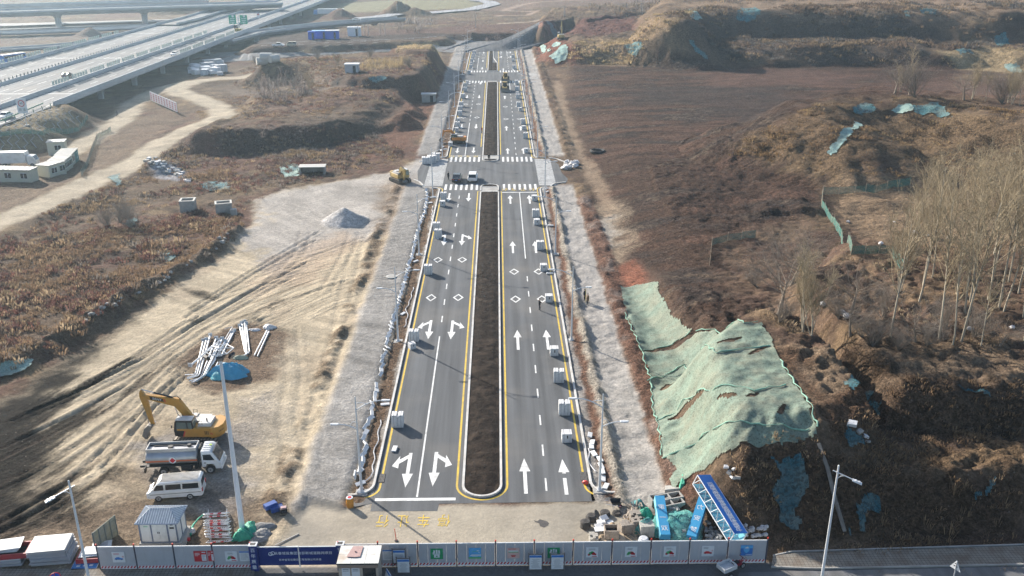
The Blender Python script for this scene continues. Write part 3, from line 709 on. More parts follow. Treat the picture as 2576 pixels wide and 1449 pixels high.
def arrow(x, y, d=1, L=6.0, turn=0, gap=None):
    """d=+1 points away from the viewer; turn -1/+1 adds a side branch"""
    def q(pts): mw.poly([(x + px * d, y + py * d, ZM) for px, py in pts])
    s0 = -L / 2; hl = 2.3; hy = L / 2 - hl
    if gap: q([(-.17, s0), (.17, s0), (.17, gap[0]), (-.17, gap[0])]); q([(-.17, gap[1]), (.17, gap[1]), (.17, hy), (-.17, hy)])
    else: q([(-.17, s0), (.17, s0), (.17, hy), (-.17, hy)])
    q([(-.52, hy), (.52, hy), (0, L / 2)])
    if turn:
        t = turn
        q([(.17 * t, s0 + .35), (1.0 * t, s0 + 1.25), (1.0 * t, s0 + 2.0), (.17 * t, s0 + 1.0)])
        q([(.98 * t, s0 + .55), (1.62 * t, s0 + 2.35), (.98 * t, s0 + 2.75)])
def diamond(x, y):
    o = [(0, -1.35), (.76, 0), (0, 1.35), (-.76, 0)]; i_ = [(0, -.95), (.5, 0), (0, .95), (-.5, 0)]
    for k in range(4):
        j = (k + 1) % 4
        mw.quad(*[(x + a, y + b, ZM) for a, b in (o[k], o[j], i_[j], i_[k])])
def yat(py): return P(1248, py).y
la, lb, ra, rb = XL + 2.0, CL + 1.85, MR + 2.1, CR + 1.8
arrow(la + .75, yat(1180), -1, turn=1); arrow(lb - .55, yat(1178), -1, turn=-1)
arrow(la + .55, yat(828), -1, turn=1); arrow(lb - .4, yat(829), -1, turn=-1)
arrow(la + .5, yat(603), -1, turn=1); arrow(lb - .35, yat(603), -1, turn=-1)
arrow(la, yat(496), -1); arrow(lb, yat(496), -1)
for py in (748, 653): diamond(la, yat(py)); diamond(lb, yat(py))
arrow(ra, yat(1197)); arrow(rb, yat(1200), gap=(-.3, .45))
for py in (855, 622, 502): arrow(ra, yat(py)); arrow(rb, yat(py))
for py in (753, 684): diamond(ra, yat(py)); diamond(rb, yat(py))
for py in (378, 318, 243, 209, 172, 153, 132.5): arrow(la, yat(py), -1); arrow(lb, yat(py), -1)
for py in (295.5, 262, 146, 138): diamond(la, yat(py)); diamond(lb, yat(py))
for py in (380, 323, 245, 211, 175): arrow(ra, yat(py)); arrow(rb, yat(py))
for py in (299.5, 268.5): diamond(ra, yat(py)); diamond(rb, yat(py))
for py in (132, 143): arrow(ra - .6, yat(py), 1, turn=-1); arrow(rb - .3, yat(py), 1, turn=-1)
# worn crossing on the old pavement by the gate
mo = MB()
for i in range(27):
    x = -17.5 + i * 1.42
    mo.quad((x, 60.95, .012), (x + .62, 60.95, .012), (x + .70, 63.3 - .25 * (i % 3), .012), (x + .12, 63.2, .012))
tag(mo.build('worn_crossing', mat('worn_road_paint', (.43, .40, .35), .8, var=.3, scale=1.2, dirt=(.30, .27, .22), dirt_amt=.9)), kind='structure')
# lane lines of the cross road
for px0, px1, py0, py1 in ((660, 1000, 142.5, 122.5), (660, 1000, 135.5, 119), (740, 900, 146, 134)):
    n = 11
    for i in range(n):
        a = P(px0 + (px1 - px0) * i / n, py0 + (py1 - py0) * i / n); c = P(px0 + (px1 - px0) * (i + .45) / n, py0 + (py1 - py0) * (i + .45) / n)
        z0 = max(gz(a.x, a.y), 0) + .12; z1 = max(gz(c.x, c.y), 0) + .12; dv = Vector((a.y - c.y, c.x - a.x, 0)).normalized() * .14
        mw.quad((a.x - dv.x, a.y - dv.y, z0), (a.x + dv.x, a.y + dv.y, z0), (c.x + dv.x, c.y + dv.y, z1), (c.x - dv.x, c.y - dv.y, z1))
# yellow edge lines
def arc(cx_, cy, r, a0, a1, n=8): return [(cx_ + r * math.cos(math.radians(a0 + (a1 - a0) * i / n)), cy + r * math.sin(math.radians(a0 + (a1 - a0) * i / n))) for i in range(n + 1)]
def ribbon(mb, pts, w, z):
    pts = [Vector((x, y, 0)) for x, y in pts]; L_, R_ = [], []
    for i, p in enumerate(pts):
        t = (pts[min(i + 1, len(pts) - 1)] - pts[max(i - 1, 0)]).normalized(); nrm = Vector((-t.y, t.x, 0)) * w / 2
        L_.append((p.x + nrm.x, p.y + nrm.y, z)); R_.append((p.x - nrm.x, p.y - nrm.y, z))
    for i in range(len(pts) - 1): mb.quad(L_[i], R_[i], R_[i + 1], L_[i + 1])
def vline(x, y0, y1, st=8):
    n = max(1, int(abs(y1 - y0) / st)); return [(x, y0 + (y1 - y0) * i / n) for i in range(n + 1)]
def side_path(x, s, ya, yb, ra_=1.7, rb_=1.5):
    """kerb line with an outward round corner at both ends; s=-1 left road edge, +1 right"""
    o = x + s * ra_
    a = [(x + s * (ra_ + .9), ya)] + ([(o + -s * ra_ * math.sin(math.radians(t)), ya + ra_ - ra_ * math.cos(math.radians(t))) for t in range(0, 91, 15)])
    o2 = x + s * rb_
    b = [(o2 - s * rb_ * math.cos(math.radians(t)), yb - rb_ + rb_ * math.sin(math.radians(t))) for t in range(0, 91, 15)]
    return a + vline(x, ya + ra_, yb - rb_)[1:-1] + b
segs = [(70.4, 177.8), (204.2, 321), (345.5, 412)]
med = [(70.0, 175.2, True), (207.5, 318.0, False), (346, 411, False)]
def med_path(ya, yb, inset=0.0, rnd=True):
    c = (ML + MR) / 2; r = (MR - ML) / 2 + inset
    lo = [(c + r * math.cos(t), ya + r + r * math.sin(t) - inset * 0) for t in [PI + PI * i / 14 for i in range(15)]] if rnd else [(c - r, ya), (c + r, ya)]
    return lo + vline(c + r, (ya + r) if rnd else ya, yb)[1:] + [(c - r, yb)] + vline(c - r, yb, (ya + r) if rnd else ya)[1:]
for ya, yb in segs:
    ribbon(my, side_path(XL + .42, -1, ya - .42, yb + .4), .2, ZM); ribbon(my, side_path(XR - .42, 1, ya - .42, yb + .4), .2, ZM)
for ya, yb, rn in med:
    p = med_path(ya - (.42 if rn else 0), yb, .42, rn)
    ribbon(my, p if rn else p[1:-1], .2, ZM)
def road_text(chars, px, py, mirror, w=1.05, dep=2.0, sp=1.8):
    c = P(px, py)
    for i, ch in enumerate(chars):
        dx = (i - (len(chars) - 1) / 2) * sp
        M_ = Matrix.Translation((c.x + (-dx if mirror else dx), c.y, ZM)) @ Matrix.Rotation(PI if mirror else 0, 4, 'Z') @ Matrix.Diagonal((w, dep, 1, 1))
        tag(text_part(ch, 1.0, M_YEL, 'road_lettering', None, 0, M_), kind='structure')
road_text('停车让行', 1040, 1308, True, 1.15, 1.9, 1.78)
road_text('停车让行', 1304, 477.6, False, 1.25, 2.2, 1.8)
road_text('停车让行', 1167, 393, True, 1.25, 2.2, 1.8)
tag(mw.build('lane_markings', M_WHITE), kind='structure'); tag(my.build('edge_lines', M_YEL), kind='structure')
# -------- kerbs
kb = MB()
def kerb(pts, w=.22, h=.2, closed=False, blk=1.0):
    P2 = [Vector((x, y, 0)) for x, y in pts]
    dense = []
    for a, c in zip(P2[:-1], P2[1:]):
        n = max(1, round((c - a).length / blk)); dense += [a + (c - a) * i / n for i in range(n)]
    dense.append(P2[-1])
    for a, c in zip(dense[:-1], dense[1:]):
        t = (c - a)
        if t.length < .05: continue
        ang = math.atan2(t.y, t.x); mid = (a + c) / 2
        kb.box((mid.x, mid.y, h / 2), (t.length + (.0 if blk > .9 else .02) - .012, w, h), ang)
for ya, yb in segs:
    kerb(side_path(XL - .16, -1, ya, yb)); kerb(side_path(XR + .16, 1, ya, yb))
kerb(med_path(70.0, 174.5, -.16) + [med_path(70.0, 174.5, -.16)[0]])
kerb([(ML + .16, 175.4), (ML + .16, 178.4)] + arc((ML + MR) / 2, 178.6, (MR - ML) / 2 - .16, 180, 0, 8) + [(MR - .16, 175.4)]); kerb([(ML + .2, 174.9), (MR - .2, 174.9)])
kerb([(ML + .2, 178.3), (MR - .2, 178.3)], .22)
kerb([(ML + .16, 205.6), (ML + .16, 202.6)] + arc((ML + MR) / 2, 202.4, (MR - ML) / 2 - .16, 180, 360, 8) + [(MR - .16, 205.6)]); kerb(med_path(206, 318, -.16, False) + [(ML + .16, 206)])
kerb([(ML + .2, 202.8), (MR - .2, 202.8)], .22)
p3 = [(ML + .16, 346), (MR - .16, 346), (MR - .16, 368), (MR - 1.7, 384), (MR - 1.9, 411), (ML + .16, 411), (ML + .16, 346)]
kerb(p3); kerb([(ML + .2, 320.4), (MR - .2, 320.4)])
kerb(arc(XR + 6.0, 178.2, 3.6, 95, 178, 7)); kerb([(XR + 3.4, 204), (XR + 5.2, 202.5), (XR + 6.8, 199.6)]); kerb([(XL - 3.2, 177.6), (XL - 3.8, 180.2), (XL - 4.6, 182.5), (XL - 6, 184.6)])
tag(kb.build('kerb', M_KERB), kind='structure')
# median soil and slabs
def soil_sheet(name, x0, x1, y0, y1, h, rnd=False, m=None, base=.14):
    xs = np.arange(x0, x1 + .01, .2); ys = np.arange(y0, y1 + .01, .25 if y1 - y0 < 130 else .4); gx, gy = np.meshgrid(xs, ys)
    c = (x0 + x1) / 2; r = (x1 - x0) / 2
    e = np.minimum(np.minimum(gx - x0, x1 - gx), np.minimum(gy - y0, y1 - gy))
    if rnd: e = np.where(gy < y0 + r, np.minimum(e, r - np.hypot(gx - c, gy - y0 - r)), e)
    z = base + h * sstep(0, .9, e) + (.10 * fbm(gx, gy, .9, 4, 61) + .05 * vnoise(gx * 4, gy * 4, 62)) * sstep(0, .4, e)
    n, k = gx.shape; idn = np.arange(n * k).reshape(n, k); f = np.stack([idn[:-1, :-1], idn[:-1, 1:], idn[1:, 1:], idn[1:, :-1]], -1).reshape(-1, 4)
    if rnd:
        ec = e.ravel()[f].max(1); f = f[ec > -.05]
    me = fast_mesh(name, np.stack([gx.ravel(), gy.ravel(), z.ravel()], 1), f, m, smooth=True)
    return tag(link(name, me), kind='structure')
M_SOIL = mat('planting_soil', (.019, .0135, .0105), .95, var=.55, scale=2.2, bump=1.0, bscale=5, dirt=(.055, .040, .030), dirt_amt=.8, spec=.1)
soil_sheet('median_soil', ML + .3, MR - .3, 70.3, 174.7, .14, True, M_SOIL); soil_sheet('median_soil', ML + .3, MR - .3, 206.2, 317.8, .14, False, M_SOIL)
soil_sheet('median_soil', ML + .3, MR - 2.0, 346.2, 410.8, .12, False, M_SOIL); soil_sheet('median_soil', MR - 2.1, MR - .3, 346.2, 369, .12, False, M_SOIL)
soil_sheet('median_soil', ML + .6, MR - .6, 178.5, 180.1, .06, False, M_SOIL); soil_sheet('median_soil', ML + .6, MR - .6, 200.9, 202.6, .06, False, M_SOIL)
sl = MB()
sl.box(((ML + MR) / 2, 176.55, .06), (MR - ML - .6, 3.1, .12)); sl.box(((ML + MR) / 2, 204.3, .06), (MR - ML - .6, 2.7, .12)); sl.box((XR + 4.2, 333, .02), (4.2, 15, .06)); sl.box((XL - 3.6, 333, .02), (3, 15, .06))
sl.box((XR + 1.8, 176.6, .05), (2.6, 1.6, .1)); sl.box((ML / 2 + MR / 2, 319.3, .05), (MR - ML - .5, 2, .1))
tag(sl.build('concrete_slab', M_CONCR), kind='structure')
# drains
def grate(x, y, lab):
    b = MB(); b.box((0, 0, .016), (.62, 1.5, .03))
    b2 = MB()
    for i in range(5): b2.box((-.24 + i * .12, 0, .036), (.05, 1.4, .012))
    for i in range(6): b2.box((0, -.65 + i * .26, .034), (.56, .05, .012))
    e = empty('storm_drain', (x, y, .01), 0, lab, 'drain'); b.build('pit', mat('drain_pit', (.02, .02, .02), .9), e); b2.build('grate', mat('cast_iron', (.16, .15, .14), .6, .3), e)
grate(XL + .40, 73.2, 'iron storm drain grate set in the asphalt at the left kerb bend'); grate(XR - .40, 73.2, 'iron storm drain grate beside the right kerb, above the red bag')
b = MB(); b.ell((0, 0, .16), (.3, .28, .18), 9, 6, .3)
tag(b.build('plastic_bag', mat('red_plastic', (.5, .045, .03), .4), loc=(XR - .35, 72.0, 0)), 'small red plastic bag lying on the drain at the right kerb bend', 'bag')

# ================================================================== STREET LAMPS
M_POLE = mat('pole_paint', (.56, .58, .60), .45, var=.06, dirt=(.4, .4, .4), dirt_amt=.3); M_LENS = mat('lamp_lens', (.30, .33, .36), .25)
def arm_pts(x1, z0, z1, n=8):
    return [(x1 * t, 0, z0 + (z1 - z0) * math.sin(t * PI / 2) ** .9) for t in [i / n for i in range(n + 1)]]
def make_lamp():
    r = empty('street_lamp', (0, 0, 0))
    b = MB(); b.tube([(0, 0, 0), (0, 0, 1.2), (0, 0, 9.8)], [.13, .12, .055], 10); b.ell((0, 0, 9.82), (.06, .06, .06), 8, 5); b.build('pole', M_POLE, r, True)
    b = MB(); b.box((0, 0, .03), (.5, .5, .06)); b.cyl((0, 0, .06), (0, 0, .35), .2, .14, 10)
    for sx in (-1, 1):
        for sy in (-1, 1): b.cyl((sx * .19, sy * .19, .06), (sx * .19, sy * .19, .14), .03, None, 6)
    b.build('base_plate', M_POLE, r)
    b = MB(); b.box((0, 0, -.18), (1.1, 1.1, .4)); b.build('footing', M_CONCR, r)
    def arm(s, L_, z0, z1):
        b = MB(); b.tube([(s * x, y, z) for x, y, z in arm_pts(L_, z0, z1)], [.055] * 5 + [.045] * 4, 8); b.tube([(0, 0, z0 + .7), (s * L_ * .22, 0, z0 + .75), (s * L_ * .42, 0, z0 + (z1 - z0) * .66)], .03, 6)
        a = b.build('arm', M_POLE, r, True)
        b = MB(); b.prism([(s * L_, -.13), (s * (L_ + .25), -.15), (s * (L_ + .72), -.10), (s * (L_ + .78), 0), (s * (L_ + .72), .10), (s * (L_ + .25), .15), (s * L_, .13)], z1 - .05, z1 + .07, 'xy', .02)
        b.mt(1); b.box((s * (L_ + .42), 0, z1 - .06), (.5, .2, .025))
        b.build('lamp_head', [M_POLE, M_LENS], a)
    arm(1, 2.3, 8.5, 9.45); arm(-1, 1.6, 6.6, 7.1)
    return r
lampP = make_lamp(); LAMPN = 0
lys = [70.8, 104.0, 137.2, 171.0, 204.6, 237.5, 270.5, 303.5, 336.5, 369.5, 402.5]
for s, x, nm in ((1, -12.55, 'left'), (-1, 9.15, 'right')):
    for i, y in enumerate(lys):
        lab = 'grey twin-arm street lamp on the %s verge, %s from the near end' % (nm, ORD[i])
        z = gz(x, y)
        if LAMPN == 0: o = lampP; o.location = (x, y, z); o['label'] = lab
        else: o = dup(lampP, (x, y, z), 0 if s > 0 else PI, lab)
        o['category'] = 'street lamp'; o['group'] = 'street lamps along the new road'; LAMPN += 1

# ================================================================== PALLETS OF KERB STONE
M_STRAP = mat('strap_plastic', (.10, .10, .11), .5)
def make_pallet(plain=False, layers=6, wd=1.22, dp=1.0, lh=.2):
    r = empty('stone_pallet', (0, 0, 0))
    b = MB(); rnd = random.Random(3 + layers)
    b.box((0, 0, .07), (wd * .96, dp * .96, .1))
    for k in range(layers):
        z = .14 + lh * k + lh / 2
        if plain:
            for j in range(2): b.box((rnd.uniform(-.01, .01), (j - .5) * dp / 2, z), (wd - .012 - rnd.random() * .015, dp / 2 - .012, lh - .010))
        else:
            hw = .10
            for sx in (-1, 1):
                for j in range(2): b.box((sx * (wd / 4 + hw / 4), (j - .5) * dp / 2, z + rnd.uniform(-.004, .004)), (wd / 2 - hw / 2 - .012 - rnd.random() * .02, dp / 2 - .012, lh - .012))
            b.box((0, 0, .14 + lh * k + lh * .25), (hw + .02, dp * .985, lh * .55))
    if not plain:
        z = .14 + lh * layers; b.box((-.33, 0, z + .055), (.5, dp - .04, .1)); b.box((.35, 0, z + .055), (.46, dp - .06, .1))
    b.build('block_stack', M_STONE, r)
    b = MB()
    top = .14 + lh * layers + (.112 if not plain else .004)
    for x in ((-.36, .36) if not plain else (-.3, .3)):
        for sy in (-1, 1): b.box((x, sy * (dp / 2 + .003), top / 2 + .03), (.025, .006, top))
        b.box((x, 0, top + .004), (.025, dp, .006))
    b.build('strap', M_STRAP, r)
    if plain:
        b = MB(); b.box((.05, -dp / 2 - .004, .85), (.14, .006, .42)); b.build('slot', M_DARK, r)
    return r
palA, palB = make_pallet(), make_pallet(True, 6, 1.02, 1.0, .19)
# measured foot points of every pallet: (x, y, kind)
palL = [(1000, 1077, 0), (1041, 861, 0), (1077, 692, 0), (1102, 600, 0), (1098, 582, 0), (1113, 520, 1), (1115.5, 504, 0), (1133, 369, 1), (1139, 361, 0), (1143, 352, 0), (1148.5, 332, 1), (1151, 321, 0), (1153.5, 307, 1),
        (1157, 292, 0), (1158.5, 280, 0), (1160.5, 269, 0), (1164.5, 248, 0), (1170, 231, 0), (1171, 220, 0), (1174.5, 211.5, 1), (1179.5, 187.5, 0), (1184, 172, 0), (1185.5, 164, 1), (1187, 157.5, 0), (1189, 150.5, 0), (1191, 143.5, 0), (1193.5, 136.5, 0)]
palR = [(1426, 1115, 1), (1420, 1046, 0), (1406, 964, 0), (1394.5, 897, 1), (1381, 762, 1), (1367.5, 683, 1), (1359, 630, 0), (1350.5, 567, 1), (1347.5, 548, 0), (1344.5, 506, 1), (1323.5, 385, 1), (1322.5, 349, 0), (1317.5, 327, 1),
        (1316, 313, 0), (1309, 280, 1), (1304.5, 269.5, 0), (1302.5, 249, 0), (1301.5, 240, 1), (1300.5, 229, 0), (1299.5, 213, 0), (1293, 174, 0), (1291, 155, 1), (1290.5, 147, 0)]
usedA = usedB = False
for lst, nm in ((palL, 'left'), (palR, 'right')):
    for i, (px, py, k) in enumerate(lst):
        p = P(px, py); p.y += .5; rz = random.uniform(-.05, .05)
        lab = '%s pallet of white kerb stone on the %s lane edge, %s from the near end' % ('plain-faced' if k else 'slotted', nm, ORD[i])
        src = palB if k else palA
        if not (usedB if k else usedA):
            o = src; o.location = (p.x, p.y, .012); o.rotation_euler.z = rz; o['label'] = lab
            if k: usedB = True
            else: usedA = True
        else: o = dup(src, (p.x, p.y, .012), rz, lab)
        o['category'] = 'stone pallet'; o['group'] = 'pallets of kerb stone along the road'
        if nm == 'left' and i in (5,): o.scale = (1, 1, .8)
small = dup(palB, tuple(P(1036, 879) + Vector((0, .3, .012))), .5, 'low tilted stack of white slabs on the left lane, in front of the second pallet', (.75, .8, .6)); small['group'] = 'pallets of kerb stone along the road'
for i, (px, py, s, rz) in enumerate(((1072, 412, 1.5, .1), (1086, 408, 1.5, .2), (1096, 402, 1.4, -.1))):
    p = T(px, py); o = dup(palA, p, rz, ['outermost big stack of kerb stone by the side crossing, far from the road', 'middle big stack of kerb stone by the side crossing', 'inner big stack of kerb stone on the side crossing, nearest the lamp'][i], (s, s, 1.05)); o['group'] = 'stacks at the side crossing'
# loose slabs laid along the left verge
M_SLAB = mat('slab_stone', (.60, .61, .62), .8, var=.1, scale=3, dirt=(.40, .38, .36), dirt_amt=.6)
def slab_mesh(l, w, h, seed):
    b = MB(); b.prism([(-l / 2, -w / 2), (l / 2, -w / 2), (l / 2, w / 2), (-l / 2, w / 2)], -h / 2, h / 2, 'xy', .012); return b.mesh('kerb_stone', M_SLAB)
SLM = [slab_mesh(1.0, .46, .13, 0), slab_mesh(.95, .4, .13, 1), slab_mesh(1.0, .34, .18, 2)]
def slab(p, rz, tilt, lab, grp, i, cat='kerb stone'):
    o = link('kerb_stone', SLM[i % 3], None, p, 0); o.rotation_euler = (tilt[0], tilt[1], rz); tag(o, lab, cat, grp); return o
ROWL = [(1073, 479), (1075, 498), (1073, 512), (1069, 535), (1059, 560), (1054, 575), (1046.5, 602), (1041.5, 625), (1038, 642), (1029, 670), (1025, 690), (1016.5, 717), (1013, 737), (1006, 757), (999, 779.5), (993, 797), (986.5, 817), (981.5, 844.5), (975, 862), (971.5, 884.5),
        (965, 904.5), (961.5, 924.5), (955, 946), (952, 965), (949, 979.5), (945, 992), (943, 1009.5), (938, 1019.5), (938, 1032), (935, 1044.5), (929, 1059.5), (921.5, 1079.5), (919, 1094), (915, 1109), (920, 1124), (918, 1142), (914, 1159), (904, 1192)]
rw = [T(*q) for q in ROWL]; acc = 0.0; cnt = 0
for a, c in zip(rw[:-1], rw[1:]):
    L_ = (c - a).length; t = acc
    while t < L_:
        p = a + (c - a) * (t / L_); dr = c - a
        if abs(p.y - 92.5) > 1.0:
            rz = math.atan2(dr.y, dr.x) + random.uniform(-.45, .45); p.x += random.uniform(-.12, .12)
            slab((p.x, p.y, gz(p.x, p.y) + .20), rz, (random.uniform(-.75, -.35), random.uniform(-.15, .15)), 'white kerb slab leaning in the row along the left gravel bank', 'slabs in a row along the left gravel bank', cnt); cnt += 1
        t += 1.02
    acc = t - L_
for (px, py) in ((1115, 372), (1110, 380), (1106, 388), (1103, 396), (1117, 362), (1119, 352)):
    p = T(px, py); slab((p.x, p.y, p.z + .2), 1.4 + random.uniform(-.4, .4), (-.5, 0), 'white kerb slab in the short row beyond the side crossing', 'slabs in a row beyond the side crossing', cnt); cnt += 1
for (px, py, rz, tl, lb) in ((904, 1192, 1.5, 1.3, 'white slab standing on edge left of the near left lamp'), (894, 1203, 1.6, 1.35, 'outermost white slab on edge at the foot of the left gravel bank'), (907, 1219, .6, .3, 'white slab tipped against the near left lamp post'), (906, 1238, 1.4, .4, 'nearest white slab at the rounded left kerb end'),
                             (993, 1132, 1.45, .0, 'single white slab lying on the asphalt beside the first left arrow'), (1014, 791, 1.1, .1, 'single white slab on the left verge beside the cable'), (1046, 660, .9, .1, 'single white slab on the left verge by the third lamp'), (1081, 512, .4, .1, 'single white slab near the fourth left lamp'), (969, 1020, .2, .1, 'half-buried white slab in the brown left verge')):
    p = T(px, py); slab((p.x, p.y, p.z + (.13 if tl < .5 else .26)), rz, (tl, 0), lb, None, cnt); cnt += 1
for (px, py, rz) in ((1484, 1098, 1.4), (1490, 1117, 1.35), (1488, 1129, 1.5), (1494, 1145, 1.8), (1509, 1161, 1.75), (1512, 1175, 1.7), (1515, 1192, 1.6), (1517, 1208, 1.45), (1524, 1228, 1.2)):
    p = T(px, py); slab((p.x, p.y, p.z + .16), rz, (random.uniform(-.2, .2), .05), 'white kerb slab in the curved line beside the near right lamp', 'slabs beside the near right lamp', 0); cnt += 1
for (px, py, rz, lb) in ((1383, 690, .1, 'white slab on the right verge beyond the path'), (1385, 570, .1, 'pale slab on the soil by the right kerb'), (1378, 476, .3, 'white block at the corner of the right side crossing, upper one'), (1377, 484, .9, 'white block at the corner of the right side crossing, lower one')):
    p = T(px, py); slab((p.x, p.y, p.z + .15), rz, (.05, .05), lb, None, cnt)
# cables on the verges
def cable(px, r, col, lab, name='cable'):
    pts = []
    q = [T(*a) for a in px]
    for a, c in zip(q[:-1], q[1:]):
        n = max(2, int((c - a).length / .6))
        pts += [a + (c - a) * i / n for i in range(n)]
    pts = [(p.x + .1 * math.sin(i * 1.3), p.y, gz(p.x, p.y) + r + .05) for i, p in enumerate(pts)]
    b = MB(); b.tube(pts, r, 5); tag(b.build(name, mat('hose_' + lab[:5], col, .5), smooth=True), lab, 'cable')
cable([(958, 1060), (950, 1110), (942, 1140), (938, 1190), (925, 1210), (914, 1222)], .05, (.55, .56, .58), 'grey conduit snaking down the left verge to the near lamp')
cable([(1040, 725), (1032, 757), (1022, 780), (1026, 800), (1015, 830)], .05, (.55, .56, .58), 'grey conduit loop on the left verge by the second lamp')
cable([(1088, 520), (1087, 560), (1078, 600), (1068, 640)], .05, (.5, .5, .52), 'grey conduit on the left verge between third and fourth lamps')
cable([(1480, 1130), (1481, 1160), (1490, 1180), (1501, 1200)], .05, (.6, .6, .62), 'pale conduit curling to the near right lamp')
cable([(1404, 745), (1413, 770), (1416, 800), (1421, 830), (1431, 850)], .05, (.15, .15, .16), 'dark cable on the right verge by the second right lamp')
# ================================================================== MACHINES AND VEHICLES
M_RUB = mat('rubber', (.022, .022, .024), .85, var=.3, dirt=(.16, .13, .10), dirt_amt=.45)
M_GLS = glass(); M_GLSL = glass('cabin_glass', (.10, .14, .13))
M_STEEL = mat('worn_steel', (.22, .21, .20), .55, .4, var=.2, dirt=(.24, .18, .12), dirt_amt=.6)
M_CHROME = mat('cylinder_rod', (.6, .6, .62), .2, .9)
M_BLACK = mat('black_paint', (.022, .022, .024), .4)
M_WCAR = mat('white_car_paint', (.70, .70, .69), .3, var=.05, dirt=(.42, .38, .32), dirt_amt=.35); M_BLKCAR = mat('dark_car_paint', (.018, .020, .024), .22)
M_SILV = mat('silver_car_paint', (.42, .43, .45), .3, .3); M_RED = mat('red_lamp', (.45, .02, .02), .3); M_LAMPW = mat('headlamp', (.75, .76, .78), .15); M_RIM = mat('wheel_rim', (.42, .42, .42), .4, .5)
M_PLATE = mat('blue_plate', (.03, .10, .45), .4)

def wheel(r, w, parent, x, y, name='wheel', rim=M_RIM):
    b = MB(); t = w / 2
    b.tube([(0, -t, 0), (0, -t * .8, 0), (0, t * .8, 0), (0, t, 0)], [r * .9, r, r, r * .9], 18)
    b.mt(1); b.cyl((0, -t - .012, 0), (0, t + .012, 0), r * .58, None, 14); b.mt(0); b.cyl((0, -t - .02, 0), (0, t + .02, 0), r * .18, None, 8)
    return b.build(name, [M_RUB, rim], parent, True, (x, y, r))

